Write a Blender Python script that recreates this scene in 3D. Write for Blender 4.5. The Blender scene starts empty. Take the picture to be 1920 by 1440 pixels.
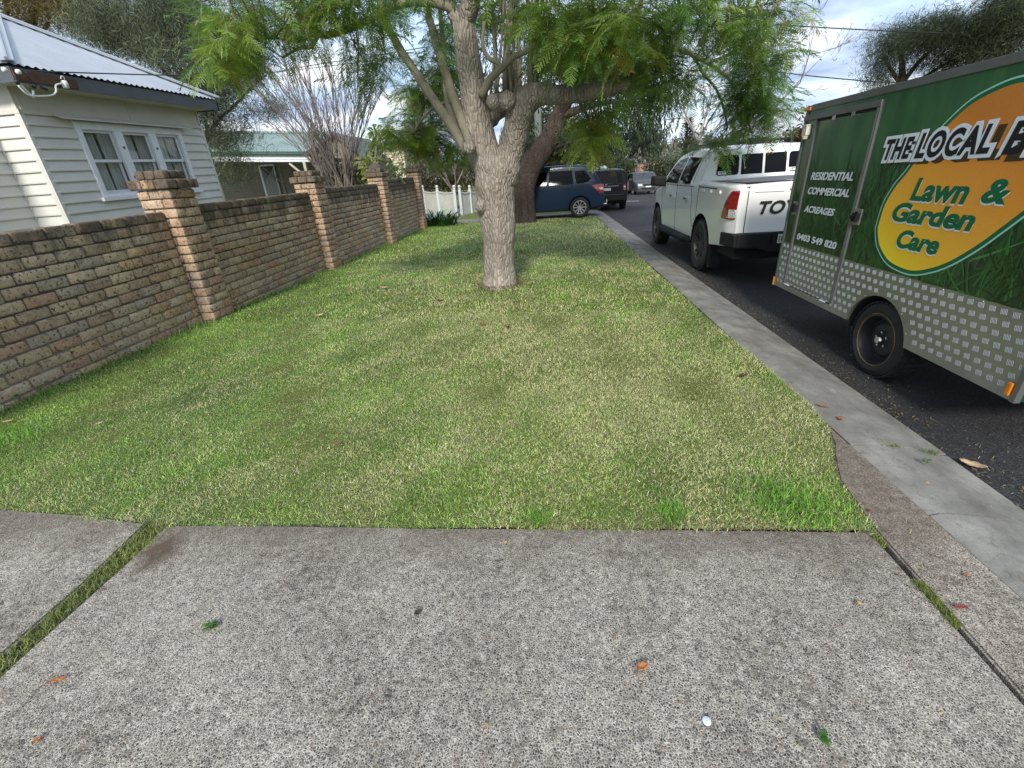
import bpy, bmesh, math, random
import numpy as np
from mathutils import Vector, Matrix

R = math.radians
rng = np.random.default_rng(7)
random.seed(7)
S = bpy.context.scene
COL = S.collection

# ---------------------------------------------------------------- camera
F_PX = 830.7
def cam_axes(yaw, pitch, roll):
    f0 = np.array([-math.sin(yaw), math.cos(yaw), 0.0]); r0 = np.array([math.cos(yaw), math.sin(yaw), 0.0]); u0 = np.array([0, 0, 1.0])
    f = f0*math.cos(pitch)-u0*math.sin(pitch); u = u0*math.cos(pitch)+f0*math.sin(pitch)
    r = r0*math.cos(roll)+u*math.sin(roll); u2 = u*math.cos(roll)-r0*math.sin(roll)
    return r, u2, f
CR, CU, CF = cam_axes(.1014, .4390, -.0655)
EYE = np.array([0, 0, 1.5])
cd = bpy.data.cameras.new('camera'); cam = bpy.data.objects.new('camera', cd); COL.objects.link(cam)
cd.sensor_width = 36.0; cd.sensor_fit = 'HORIZONTAL'; cd.lens = 36.0*F_PX/1920
cd.clip_start = .05; cd.clip_end = 9000
mw = Matrix.Identity(4)
for i in range(3):
    mw[i][0] = CR[i]; mw[i][1] = CU[i]; mw[i][2] = -CF[i]; mw[i][3] = EYE[i]
cam.matrix_world = mw
S.camera = cam
def ray(u, v):
    d = CR*((u-960)/F_PX) - CU*((v-720)/F_PX) + CF
    return d
def P(u, v, Y):
    """world point seen at photo pixel (u, v) standing at distance Y up the street"""
    d = ray(u, v); return EYE + d*(Y/d[1])
def PX(u, v, X):
    d = ray(u, v); return EYE + d*(X/d[0])

# ---------------------------------------------------------------- sky, sun, exposure
SUN_TO = Vector((-.045, -.82, .57)).normalized()
SUN_EL = math.asin(SUN_TO.z); SUN_ROT = math.atan2(SUN_TO.x, SUN_TO.y)
W = bpy.data.worlds.new('World'); S.world = W; W.use_nodes = True
nt = W.node_tree; nt.nodes.clear()
def wn(t, **k):
    n = nt.nodes.new(t)
    for a, b in k.items(): setattr(n, a, b)
    return n
sky = wn('ShaderNodeTexSky', sky_type='NISHITA', sun_disc=False, sun_elevation=SUN_EL, sun_rotation=SUN_ROT % (2*math.pi))
sky.dust_density = 1.5
tc = wn('ShaderNodeTexCoord'); sep = wn('ShaderNodeSeparateXYZ'); nt.links.new(tc.outputs['Generated'], sep.inputs[0])
zz = wn('ShaderNodeMath', operation='ADD'); zz.inputs[1].default_value = .14; nt.links.new(sep.outputs['Z'], zz.inputs[0])
zm = wn('ShaderNodeMath', operation='MAXIMUM'); zm.inputs[1].default_value = .06; nt.links.new(zz.outputs[0], zm.inputs[0])
dx = wn('ShaderNodeMath', operation='DIVIDE'); dy = wn('ShaderNodeMath', operation='DIVIDE')
nt.links.new(sep.outputs['X'], dx.inputs[0]); nt.links.new(zm.outputs[0], dx.inputs[1])
nt.links.new(sep.outputs['Y'], dy.inputs[0]); nt.links.new(zm.outputs[0], dy.inputs[1])
cmb = wn('ShaderNodeCombineXYZ'); nt.links.new(dx.outputs[0], cmb.inputs[0]); nt.links.new(dy.outputs[0], cmb.inputs[1]); cmb.inputs[2].default_value = 3.7
n1 = wn('ShaderNodeTexNoise'); n1.inputs['Scale'].default_value = 1.15; n1.inputs['Detail'].default_value = 7; n1.inputs['Roughness'].default_value = .52; n1.inputs['Distortion'].default_value = .35
nt.links.new(cmb.outputs[0], n1.inputs['Vector'])
n2 = wn('ShaderNodeTexNoise'); n2.inputs['Scale'].default_value = 2.1; n2.inputs['Detail'].default_value = 5; n2.inputs['Roughness'].default_value = .5
nt.links.new(cmb.outputs[0], n2.inputs['Vector'])
rmask = wn('ShaderNodeValToRGB'); rmask.color_ramp.elements[0].position = .30; rmask.color_ramp.elements[1].position = .52
rmask.color_ramp.elements[0].color = (.42, .42, .42, 1)
nt.links.new(n1.outputs['Fac'], rmask.inputs[0])
rcl = wn('ShaderNodeValToRGB'); el = rcl.color_ramp.elements
el[0].position = .34; el[0].color = (.36, .47, .66, 1); el[1].position = .66; el[1].color = (.94, .97, 1.0, 1)
e = el.new(.50); e.color = (.60, .72, .90, 1)
nt.links.new(n2.outputs['Fac'], rcl.inputs[0])
cl_gain = wn('ShaderNodeVectorMath', operation='SCALE'); cl_gain.inputs['Scale'].default_value = 5.5
nt.links.new(rcl.outputs[0], cl_gain.inputs[0])
mixc = wn('ShaderNodeMixRGB'); nt.links.new(rmask.outputs[0], mixc.inputs[0]); nt.links.new(sky.outputs[0], mixc.inputs[1]); nt.links.new(cl_gain.outputs[0], mixc.inputs[2])
bg = wn('ShaderNodeBackground'); bg.inputs['Strength'].default_value = .12
nt.links.new(mixc.outputs[0], bg.inputs[0])
wo = wn('ShaderNodeOutputWorld'); nt.links.new(bg.outputs[0], wo.inputs[0])

sd = bpy.data.lights.new('sun', 'SUN'); sun = bpy.data.objects.new('sun', sd); COL.objects.link(sun)
sd.energy = 2.1; sd.angle = R(10); sd.color = (1, .93, .82)
sun.rotation_euler = (-SUN_TO).to_track_quat('-Z', 'Y').to_euler(); sun.location = SUN_TO*60

S.view_settings.view_transform = 'Standard'; S.view_settings.look = 'None'
S.view_settings.exposure = 1.02; S.view_settings.gamma = 1; S.view_settings.use_curve_mapping = False
S.cycles.use_denoising = True; S.cycles.denoiser = 'OPENIMAGEDENOISE'; S.cycles.denoising_prefilter = 'NONE'; S.cycles.denoising_input_passes = 'RGB_ALBEDO_NORMAL'
S.cycles.sample_clamp_indirect = 4; S.cycles.max_bounces = 6; S.cycles.diffuse_bounces = 3; S.cycles.transparent_max_bounces = 12

# ---------------------------------------------------------------- helpers
class MB:
    """collects shapes for ONE mesh object"""
    def __init__(s): s.v = []; s.f = []; s.m = []; s.c = []
    def cut(s):
        """start of the next piece (see pieces)"""
        s.c.append((len(s.v), len(s.f))); return s
    def pieces(s, name, mat, parent, **k):
        """one object for every piece marked with cut"""
        out = []; cs = [q for q in s.c]+[(len(s.v), len(s.f))]
        for (a, fa), (b, fb) in zip(cs[:-1], cs[1:]):
            if b == a: continue
            m = MB(); m.v = s.v[a:b]; m.f = [tuple(i-a for i in q) for q in s.f[fa:fb]]; m.m = s.m[fa:fb]
            out.append(m.build(name, mat, parent, **k))
        return out
    def add(s, vs, fs, mi=0):
        o = len(s.v); s.v += [tuple(map(float, p)) for p in vs]; s.f += [tuple(i+o for i in q) for q in fs]; s.m += [mi]*len(fs); return s
    def box(s, a, b, mi=0):
        (x0, y0, z0), (x1, y1, z1) = a, b
        return s.add([(x0,y0,z0),(x1,y0,z0),(x1,y1,z0),(x0,y1,z0),(x0,y0,z1),(x1,y0,z1),(x1,y1,z1),(x0,y1,z1)],
                     [(0,3,2,1),(4,5,6,7),(0,1,5,4),(1,2,6,5),(2,3,7,6),(3,0,4,7)], mi)
    def obox(s, c, ax, ay, az, mi=0):
        c, ax, ay, az = [np.array(q, float) for q in (c, ax, ay, az)]
        v = [c+i*ax+j*ay+k*az for k in (-1,1) for (i,j) in ((-1,-1),(1,-1),(1,1),(-1,1))]
        return s.add(v, [(0,3,2,1),(4,5,6,7),(0,1,5,4),(1,2,6,5),(2,3,7,6),(3,0,4,7)], mi)
    def bar(s, a, b, w, h, up=(0,0,1), mi=0):
        a, b = np.array(a, float), np.array(b, float); d = b-a; L = np.linalg.norm(d); d /= L
        up = np.array(up, float); sd_ = np.cross(d, up); sd_ /= np.linalg.norm(sd_); u = np.cross(sd_, d)
        return s.obox((a+b)/2, d*L/2, sd_*w/2, u*h/2, mi)
    def tube(s, pts, rad, n=8, cap=True, mi=0):
        pts = [np.array(p, float) for p in pts]; k = len(pts)
        if np.isscalar(rad): rad = [rad]*k
        t0 = pts[1]-pts[0]; t0 /= np.linalg.norm(t0)+1e-12
        a = np.cross(t0, (0,0,1.)) if abs(t0[2]) < .95 else np.cross(t0, (1.,0,0)); a /= np.linalg.norm(a)
        vs = []
        for i in range(k):
            t = pts[min(i+1,k-1)]-pts[max(i-1,0)]; t /= np.linalg.norm(t)+1e-12
            a = a-t*np.dot(a,t); a /= np.linalg.norm(a)+1e-12; b = np.cross(t, a)
            for j in range(n):
                q = 2*math.pi*j/n; vs.append(pts[i]+rad[i]*(a*math.cos(q)+b*math.sin(q)))
        fs = [(i*n+j, i*n+(j+1)%n, (i+1)*n+(j+1)%n, (i+1)*n+j) for i in range(k-1) for j in range(n)]
        if cap: fs += [tuple(range(n-1,-1,-1)), tuple((k-1)*n+j for j in range(n))]
        return s.add(vs, fs, mi)
    def lathe(s, prof, c=(0,0,0), axis='z', n=24, mi=0, close=False):
        vs = []
        for (r, h) in prof:
            for j in range(n):
                q = 2*math.pi*j/n; x, y = r*math.cos(q), r*math.sin(q)
                p = (x, y, h) if axis == 'z' else ((x, h, y) if axis == 'y' else (h, x, y))
                vs.append((p[0]+c[0], p[1]+c[1], p[2]+c[2]))
        k = len(prof); fs = [(i*n+j, i*n+(j+1)%n, (i+1)*n+(j+1)%n, (i+1)*n+j) for i in range(k-1) for j in range(n)]
        if close: fs += [((k-1)*n+j, (k-1)*n+(j+1)%n, (j+1)%n, j) for j in range(n)]
        return s.add(vs, fs, mi)
    def prism(s, poly, axis, a, b, mi=0):
        """2-D polygon extruded along axis from a to b; poly coordinates are the two other axes in x,y,z order"""
        def pt(p, h): return (h, p[0], p[1]) if axis == 'x' else ((p[0], h, p[1]) if axis == 'y' else (p[0], p[1], h))
        n = len(poly); vs = [pt(p, a) for p in poly]+[pt(p, b) for p in poly]
        fs = [tuple(range(n)), tuple(range(2*n-1, n-1, -1))]+[(j, j+n, (j+1)%n+n, (j+1)%n) for j in range(n)]
        return s.add(vs, fs, mi)
    def grid(s, fn, nu, nv, mi=0):
        vs = [fn(i/(nu-1), j/(nv-1)) for i in range(nu) for j in range(nv)]
        return s.add(vs, [(i*nv+j, (i+1)*nv+j, (i+1)*nv+j+1, i*nv+j+1) for i in range(nu-1) for j in range(nv-1)], mi)
    def shear(s, k, y0):
        s.v = [(x, y, z+k*(y-y0)) for x, y, z in s.v]; return s
    def build(s, name, mat, parent=None, smooth=False, off=None, fix=True, bevel=0, sharp=None):
        me = bpy.data.meshes.new(name)
        v = np.array(s.v, float).reshape(-1, 3)
        if off is not None: v = v-np.array(off, float)
        me.from_pydata([tuple(p) for p in v], [], s.f)
        mats = mat if isinstance(mat, (list, tuple)) else [mat]
        for m in mats: me.materials.append(m)
        if len(mats) > 1: me.polygons.foreach_set('material_index', np.array(s.m, np.int32))
        if fix or bevel:
            bm = bmesh.new(); bm.from_mesh(me)
            if fix: bmesh.ops.recalc_face_normals(bm, faces=bm.faces)
            if bevel:
                bmesh.ops.bevel(bm, geom=[e_ for e_ in bm.edges if len(e_.link_faces) == 2 and e_.calc_face_angle(0) > .6], offset=bevel, segments=2, profile=.7, affect='EDGES')
            bm.to_mesh(me); bm.free()
        if smooth: me.shade_smooth()
        if sharp is not None:
            me.shade_smooth(); me.set_sharp_from_angle(angle=R(sharp))
        o = bpy.data.objects.new(name, me); COL.objects.link(o)
        if parent is not None: o.parent = parent
        return o
    def buildw(s, name, mat, parent, **k):
        """vertices are in world space; parent is an unrotated Empty"""
        return s.build(name, mat, parent, off=tuple(parent.location), **k)

def bulk(name, V, Fq=None, Ft=None, mat=None, parent=None, col=None, off=None):
    """big mesh from numpy arrays: quads and triangles, optional per-vertex colour"""
    me = bpy.data.meshes.new(name)
    V = np.asarray(V, np.float32).reshape(-1, 3)
    if off is not None: V = V-np.array(off, np.float32)
    Fq = np.zeros((0,4), np.int32) if Fq is None else np.asarray(Fq, np.int32)
    Ft = np.zeros((0,3), np.int32) if Ft is None else np.asarray(Ft, np.int32)
    me.vertices.add(len(V)); me.vertices.foreach_set('co', V.ravel())
    nl = Fq.size+Ft.size; me.loops.add(nl)
    me.loops.foreach_set('vertex_index', np.concatenate([Fq.ravel(), Ft.ravel()]).astype(np.int32))
    npoly = len(Fq)+len(Ft); me.polygons.add(npoly)
    st = np.concatenate([np.arange(len(Fq))*4, Fq.size+np.arange(len(Ft))*3]).astype(np.int32)
    me.polygons.foreach_set('loop_start', st)
    if col is not None:
        ca = me.color_attributes.new('tint', 'FLOAT_COLOR', 'POINT')
        c4 = np.ones((len(V), 4), np.float32); c4[:, :3] = col; ca.data.foreach_set('color', c4.ravel())
    me.update(calc_edges=True); me.validate()
    me.materials.append(mat)
    o = bpy.data.objects.new(name, me); COL.objects.link(o)
    if parent is not None: o.parent = parent
    return o

def thing(name, label, cat, loc=(0,0,0), rotz=0, group=None):
    o = bpy.data.objects.new(name, None); COL.objects.link(o); o.empty_display_size = .2
    o.location = loc; o.rotation_euler = (0, 0, rotz); o['label'] = label; o['category'] = cat
    if group: o['group'] = group
    return o
def tag(o, label, cat, group=None, kind=None):
    o['label'] = label; o['category'] = cat
    if group: o['group'] = group
    if kind: o['kind'] = kind
    return o
def struct(o, label=None, cat=None, kind='structure'):
    o['kind'] = kind
    o['label'] = label or ''; o['category'] = cat or o.name
    return o
def dup(root, loc, rotz, label, group=None, scale=None):
    r = root.copy(); COL.objects.link(r); r.location = loc; r.rotation_euler = (0, 0, rotz); r['label'] = label
    if group: r['group'] = group
    if scale: r.scale = (scale,)*3
    for ch in list(root.children):
        c = ch.copy(); COL.objects.link(c); c.parent = r
        for g in list(ch.children):
            d = g.copy(); COL.objects.link(d); d.parent = c
    return r

# ---------------------------------------------------------------- materials
class NT:
    def __init__(s, name):
        s.m = bpy.data.materials.new(name); s.m.use_nodes = True; s.t = s.m.node_tree; s.t.nodes.clear()
        s.out = s.n('ShaderNodeOutputMaterial'); s.b = s.n('ShaderNodeBsdfPrincipled'); s.l(s.b.outputs[0], s.out.inputs[0])
        s._tc = None
    def n(s, t, **k):
        x = s.t.nodes.new(t)
        for a, b in k.items():
            if a.startswith('i_'):
                x.inputs[a[2:].replace('_', ' ')].default_value = b
            else: setattr(x, a, b)
        return x
    def l(s, a, b): s.t.links.new(a, b)
    def co(s, which='Object', scale=None):
        if s._tc is None: s._tc = s.n('ShaderNodeTexCoord')
        o = s._tc.outputs[which]
        if scale is None: return o
        mp = s.n('ShaderNodeMapping'); mp.inputs['Scale'].default_value = scale; s.l(o, mp.inputs[0]); return mp.outputs[0]
    def noise(s, scale, detail=4, rough=.55, vec=None, dist=0):
        x = s.n('ShaderNodeTexNoise'); x.inputs['Scale'].default_value = scale; x.inputs['Detail'].default_value = detail; x.inputs['Roughness'].default_value = rough; x.inputs['Distortion'].default_value = dist
        s.l(vec if vec is not None else s.co(), x.inputs['Vector']); return x.outputs['Fac']
    def voro(s, scale, vec=None, out='Distance', feature='F1'):
        x = s.n('ShaderNodeTexVoronoi', feature=feature); x.inputs['Scale'].default_value = scale
        s.l(vec if vec is not None else s.co(), x.inputs['Vector']); return x.outputs[out]
    def ramp(s, fac, stops, interp='LINEAR'):
        x = s.n('ShaderNodeValToRGB'); cr = x.color_ramp; cr.interpolation = interp
        while len(cr.elements) < len(stops): cr.elements.new(.5)
        for e_, (p, c) in zip(cr.elements, stops):
            e_.position = p; e_.color = (*c, 1) if len(c) == 3 else c
        s.l(fac, x.inputs[0]); return x.outputs[0]
    def mix(s, fac, a, b, blend='MIX'):
        x = s.n('ShaderNodeMixRGB', blend_type=blend)
        for q, i in ((fac, 0), (a, 1), (b, 2)):
            if hasattr(q, 'is_linked'): s.l(q, x.inputs[i])
            else: x.inputs[i].default_value = q if i == 0 else ((*q, 1) if len(q) == 3 else q)
        return x.outputs[0]
    def math(s, op, a, b=None, clamp=False):
        x = s.n('ShaderNodeMath', operation=op, use_clamp=clamp)
        for q, i in ((a, 0), (b, 1)):
            if q is None: continue
            if hasattr(q, 'is_linked'): s.l(q, x.inputs[i])
            else: x.inputs[i].default_value = q
        return x.outputs[0]
    def bump(s, h, strength=.3, dist=.01):
        x = s.n('ShaderNodeBump'); x.inputs['Strength'].default_value = strength; x.inputs['Distance'].default_value = dist
        s.l(h, x.inputs['Height']); s.l(x.outputs[0], s.b.inputs['Normal']); return s
    def base(s, c):
        if hasattr(c, 'is_linked'): s.l(c, s.b.inputs['Base Color'])
        else: s.b.inputs['Base Color'].default_value = (*c, 1)
        return s
    def set(s, rough=.6, metal=0, spec=.5, coat=0, coat_rough=.05):
        s.b.inputs['Roughness'].default_value = rough; s.b.inputs['Metallic'].default_value = metal
        s.b.inputs['Specular IOR Level'].default_value = spec; s.b.inputs['Coat Weight'].default_value = coat; s.b.inputs['Coat Roughness'].default_value = coat_rough
        return s

def simple(name, c, rough=.6, metal=0, spec=.5, coat=0, vary=.12, vscale=6, bump=0, bscale=60):
    t = NT(name); t.set(rough, metal, spec, coat)
    d = tuple(max(0, x*(1-vary)) for x in c); l_ = tuple(min(1, x*(1+vary)) for x in c)
    t.base(t.ramp(t.noise(vscale, 5), [(.3, d), (.7, l_)]))
    if bump: t.bump(t.noise(bscale, 3), bump, .01)
    return t.m

def leaf_mat(name, trans=.35, gloss=.25, tint=(1,1,1), vscale=2.0, vary=.25):
    """leaf colour comes from the mesh's own per-leaf tint"""
    t = NT(name); t.t.nodes.remove(t.b)
    at = t.n('ShaderNodeAttribute', attribute_name='tint')
    nz = t.noise(vscale, 3)
    c = t.mix(1.0, at.outputs['Color'], t.ramp(nz, [(.3, tuple(x*(1-vary) for x in tint)), (.7, tuple(x*(1+vary) for x in tint))]), 'MULTIPLY')
    d = t.n('ShaderNodeBsdfDiffuse'); tr = t.n('ShaderNodeBsdfTranslucent'); g = t.n('ShaderNodeBsdfGlossy'); g.inputs['Roughness'].default_value = .45
    g.inputs['Color'].default_value = (.8,.85,.8,1)
    t.l(c, d.inputs[0]); t.l(c, tr.inputs[0])
    m1 = t.n('ShaderNodeMixShader'); m1.inputs[0].default_value = trans; t.l(d.outputs[0], m1.inputs[1]); t.l(tr.outputs[0], m1.inputs[2])
    fr = t.n('ShaderNodeFresnel'); fr.inputs[0].default_value = 1.4
    fm = t.math('MULTIPLY', fr.outputs[0], gloss)
    m2 = t.n('ShaderNodeMixShader'); t.l(fm, m2.inputs[0]); t.l(m1.outputs[0], m2.inputs[1]); t.l(g.outputs[0], m2.inputs[2])
    t.l(m2.outputs[0], t.out.inputs[0])
    return t.m

# ---------------------------------------------------------------- scatter of small leaf shapes
def frames(d, up=None, roll=None):
    """rotation matrices (n,3,3) whose columns are: axis d, side, normal"""
    d = d/(np.linalg.norm(d, axis=1, keepdims=True)+1e-9); n = len(d)
    if up is None: up = np.tile([0, 0, 1.], (n, 1))
    s_ = np.cross(up, d); ln = np.linalg.norm(s_, axis=1, keepdims=True)
    s_ = np.where(ln < 1e-3, np.array([[1., 0, 0]]), s_/(ln+1e-9)); u = np.cross(d, s_)
    if roll is not None:
        c, q = np.cos(roll)[:, None], np.sin(roll)[:, None]; s_, u = s_*c+u*q, u*c-s_*q
    return np.stack([d, s_, u], axis=2)
def scatter(tv, tq, tt, pos, rot, scale):
    tv = np.asarray(tv, float); n = len(pos); k = len(tv)
    V = np.einsum('nij,kj->nki', rot, tv)*np.asarray(scale).reshape(-1, 1, 1)+pos[:, None, :]
    o = (np.arange(n)*k)[:, None, None]
    q = (np.asarray(tq, int)[None]+o).reshape(-1, 4) if len(tq) else np.zeros((0, 4), int)
    t = (np.asarray(tt, int)[None]+o).reshape(-1, 3) if len(tt) else np.zeros((0, 3), int)
    return V.reshape(-1, 3), q, t, k
def rdir(n, zmin=-1, zmax=1):
    z = rng.uniform(zmin, zmax, n); a = rng.uniform(0, 2*math.pi, n); r = np.sqrt(np.maximum(0, 1-z*z))
    return np.stack([r*np.cos(a), r*np.sin(a), z], 1)
def tints(n, lo, hi, k, bias=1.0):
    f = rng.random((n, 1))**bias; c = np.array(lo)*(1-f)+np.array(hi)*f
    c = c*rng.uniform(.85, 1.15, (n, 1)); return np.repeat(c, k, axis=0)
LEAF_V = [(0,0,0),(.35,.16,.02),(.35,-.16,.02),(.75,.13,-.02),(.75,-.13,-.02),(1,0,-.10)]
LEAF_Q = [(1,2,4,3)]; LEAF_T = [(0,2,1),(3,4,5)]
def curve(pts, n=12):
    """Catmull-Rom through the points"""
    p = [np.array(q, float) for q in pts]; p = [2*p[0]-p[1]]+p+[2*p[-1]-p[-2]]; out = []
    for i in range(1, len(p)-2):
        for t in np.linspace(0, 1, n, endpoint=False):
            a, b, c, d = p[i-1], p[i], p[i+1], p[i+2]
            out.append(.5*((2*b)+(-a+c)*t+(2*a-5*b+4*c-d)*t*t+(-a+3*b-3*c+d)*t**3))
    out.append(p[-2]); return out
def grow(mb, tips, start, d, length, rad, depth, spread=.5, kids=(2,3), up=.15, nseg=5, shrink=.68, wob=.18, n=5, minr=.003):
    """a bare branch with side branches; tips collects (point, direction)"""
    d = np.array(d, float); d /= np.linalg.norm(d); p = np.array(start, float); pts = [p]; rs = [rad]
    for i in range(nseg):
        d = d+rng.normal(0, wob, 3)*.5+np.array([0,0,up*.25]); d /= np.linalg.norm(d)
        p = p+d*length/nseg; pts.append(p); rs.append(max(minr, rad*(1-.55*(i+1)/nseg)))
    mb.tube(pts, rs, n, cap=False)
    if depth == 0: tips.append((p, d)); return
    for k in range(random.randint(*kids)):
        i = random.randint(max(1, nseg//2), nseg); q = d+rng.normal(0, spread, 3); q[2] += up
        grow(mb, tips, pts[i], q, length*shrink*random.uniform(.7, 1.15), max(minr, rs[i]*.7), depth-1, spread, kids, up, nseg, shrink, wob, n, minr)
# ================================================================ THE GROUND
def zfar(y):
    y = np.asarray(y, float)
    return np.where(y < 20, 0, np.where(y < 60, -.0008*(y-20)**2, np.where(y < 84, -1.28-.03*(y-60), -2.0+.052*(np.minimum(y, 320)-84))))
def zf(y): return float(zfar(y))
ROAD_Z = -.08
# ---- materials
t = NT('far_soil_and_grass'); t.set(.95, 0, .2)
t.base(t.ramp(t.noise(.35, 8, .6), [(.3, (.08,.10,.03)), (.55, (.15,.165,.05)), (.75, (.19,.17,.08))])); t.bump(t.noise(9, 4), .5, .05); M_GROUND = t.m
t = NT('lawn_soil'); t.set(.95, 0, .15)
a = t.ramp(t.noise(46, 6, .7), [(.3, (.075,.095,.024)), (.52, (.17,.20,.055)), (.72, (.36,.33,.13))])
b = t.ramp(t.noise(130, 3, .7), [(.35, (.35,.35,.35)), (.65, (1.2,1.2,1.2))])
t.base(t.mix(1, a, b, 'MULTIPLY')); t.bump(t.noise(120, 4, .7), .8, .02); M_LAWN = t.m

def aggregate(name, warm=(1,1,1), stains=True):
    """exposed-aggregate concrete: grey pebbles in a pale matrix"""
    t = NT(name); t.set(.85, 0, .35)
    vec = t.co()
    wp = t.n('ShaderNodeVectorMath', operation='MULTIPLY_ADD'); nz0 = t.n('ShaderNodeTexNoise'); nz0.inputs['Scale'].default_value = 90; nz0.inputs['Detail'].default_value = 3; t.l(vec, nz0.inputs['Vector'])
    t.l(nz0.outputs['Color'], wp.inputs[0]); wp.inputs[1].default_value = (.007, .007, .007); t.l(vec, wp.inputs[2])
    def vor(sc, feat='F1'):
        x = t.n('ShaderNodeTexVoronoi', feature=feat); x.inputs['Scale'].default_value = sc; t.l(wp.outputs[0], x.inputs['Vector']); return x
    v1 = vor(130); e1 = vor(130, 'DISTANCE_TO_EDGE'); v2 = vor(250); 
    sp0 = t.n('ShaderNodeSeparateColor'); t.l(v1.outputs['Color'], sp0.inputs[0]); sp1 = t.n('ShaderNodeSeparateColor'); t.l(v2.outputs['Color'], sp1.inputs[0])
    st1 = t.ramp(sp0.outputs[0], [(0, (.050,.048,.048)), (.35, (.095,.09,.088)), (.6, (.16,.152,.142)), (.78, (.23,.215,.19)), (.88, (.17,.125,.092)), (.94, (.32,.30,.275)), (1, (.09,.076,.068))])
    pale = t.mix(sp1.outputs[0], (.62,.605,.575), (.24,.233,.218))
    patch = t.noise(1.7, 6, .68); fine = t.noise(26, 5, .62)
    wdt = t.ramp(t.math('ADD', t.math('MULTIPLY', patch, .40), t.math('MULTIPLY', fine, .62)), [(.37, (.22,.22,.22)), (.65, (1,1,1))])
    fl = t.noise(150, 3, .62, vec=wp.outputs[0]); fk = t.math('MULTIPLY', t.math('SUBTRACT', fl, .56), 2.2)
    mk = t.math('ADD', t.math('MAXIMUM', t.math('SUBTRACT', t.math('ADD', t.math('MULTIPLY', wdt, .20), .02), e1.outputs['Distance']), t.math('MULTIPLY', fk, .35)), t.math('MULTIPLY', t.math('SUBTRACT', wdt, .6), .07))
    c = t.mix(t.ramp(t.math('MULTIPLY', mk, 9), [(0, (0,0,0)), (.55, (1,1,1))]), st1, pale)
    c = t.mix(1, c, t.ramp(t.noise(1.1, 7, .62), [(.3, (.76,.74,.72)), (.7, (1.06,1.06,1.04))]), 'MULTIPLY')
    c = t.mix(1, c, t.ramp(t.noise(5.3, 5, .6), [(.3, (.88,.87,.86)), (.7, (1.06,1.06,1.06))]), 'MULTIPLY')
    sp = t.n('ShaderNodeSeparateXYZ'); t.l(vec, sp.inputs[0]); nz = t.noise(5, 5, .65)
    dirt = t.ramp(t.math('ADD', sp.outputs['Y'], t.math('MULTIPLY', t.math('SUBTRACT', nz, .5), .55)), [(.0, (0,0,0)), (.5, (0,0,0)), (.505, (.0,.0,.0)), (1, (0,0,0))]) if not stains else t.ramp(t.math('MULTIPLY', t.math('SUBTRACT', t.math('ADD', sp.outputs['Y'], t.math('MULTIPLY', t.math('SUBTRACT', nz, .5), .6)), 1.28), 3.2), [(.1, (0,0,0)), (.95, (.85,.85,.85))])
    c = t.mix(dirt, c, t.mix(.6, c, (.105,.085,.062)))
    if stains:
        gx = t.math('ADD', t.math('MULTIPLY', t.math('ABSOLUTE', t.math('ADD', sp.outputs['X'], 1.86)), 5.5), t.math('ADD', t.math('MULTIPLY', t.math('ABSOLUTE', t.math('SUBTRACT', sp.outputs['Y'], 1.42)), 3.6), t.math('MULTIPLY', t.math('SUBTRACT', nz, .5), 1.6)))
        c = t.mix(t.ramp(gx, [(.25, (.9,.9,.9)), (.85, (0,0,0))]), c, (.085,.062,.042))
    c = t.mix(1, c, (*warm,), 'MULTIPLY')
    t.base(c)
    h = t.math('ADD', t.math('MULTIPLY', e1.outputs['Distance'], 1), t.math('MULTIPLY', t.noise(220, 2), .35))
    t.bump(h, .55, .006); return t.m
M_AGG = aggregate('exposed_aggregate_concrete', (.96,.93,.89)); M_AGG2 = aggregate('brownish_aggregate_concrete', (.92,.86,.81))
t = NT('smooth_kerb_concrete'); t.set(.88, 0, .3)
c = t.ramp(t.noise(3.2, 8, .65), [(.28, (.115,.112,.104)), (.5, (.21,.206,.192)), (.75, (.34,.332,.312))])
c = t.mix(t.ramp(t.noise(90, 3, .7), [(.56, (0,0,0)), (.70, (.75,.75,.75))]), c, (.13,.125,.115))
c = t.mix(t.ramp(t.noise(14, 5, .7, dist=1.2), [(.54, (0,0,0)), (.70, (.7,.7,.7))]), c, (.12,.112,.095)); c = t.mix(t.ramp(t.noise(1, 6, .7, vec=t.co('Object', (9, 1.6, 9))), [(.52, (0,0,0)), (.75, (.6,.6,.6))]), c, (.13,.118,.095))
t.base(c); t.bump(t.noise(160, 4, .6), .35, .006); M_KERB = t.m
t = NT('asphalt'); t.set(.82, 0, .4)
v = t.n('ShaderNodeTexVoronoi'); v.inputs['Scale'].default_value = 95; t.l(t.co(), v.inputs['Vector'])
c = t.ramp(v.outputs['Color'], [(.0, (.011,.011,.013)), (.6, (.027,.027,.030)), (.93, (.052,.052,.053)), (1, (.17,.16,.145))])
c = t.mix(1, c, t.ramp(t.noise(.9, 6, .6), [(.3, (.75,.75,.75)), (.72, (1.35,1.35,1.35))]), 'MULTIPLY')
t.base(c); t.bump(v.outputs['Distance'], .7, .008); M_ASPHALT = t.m

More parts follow.
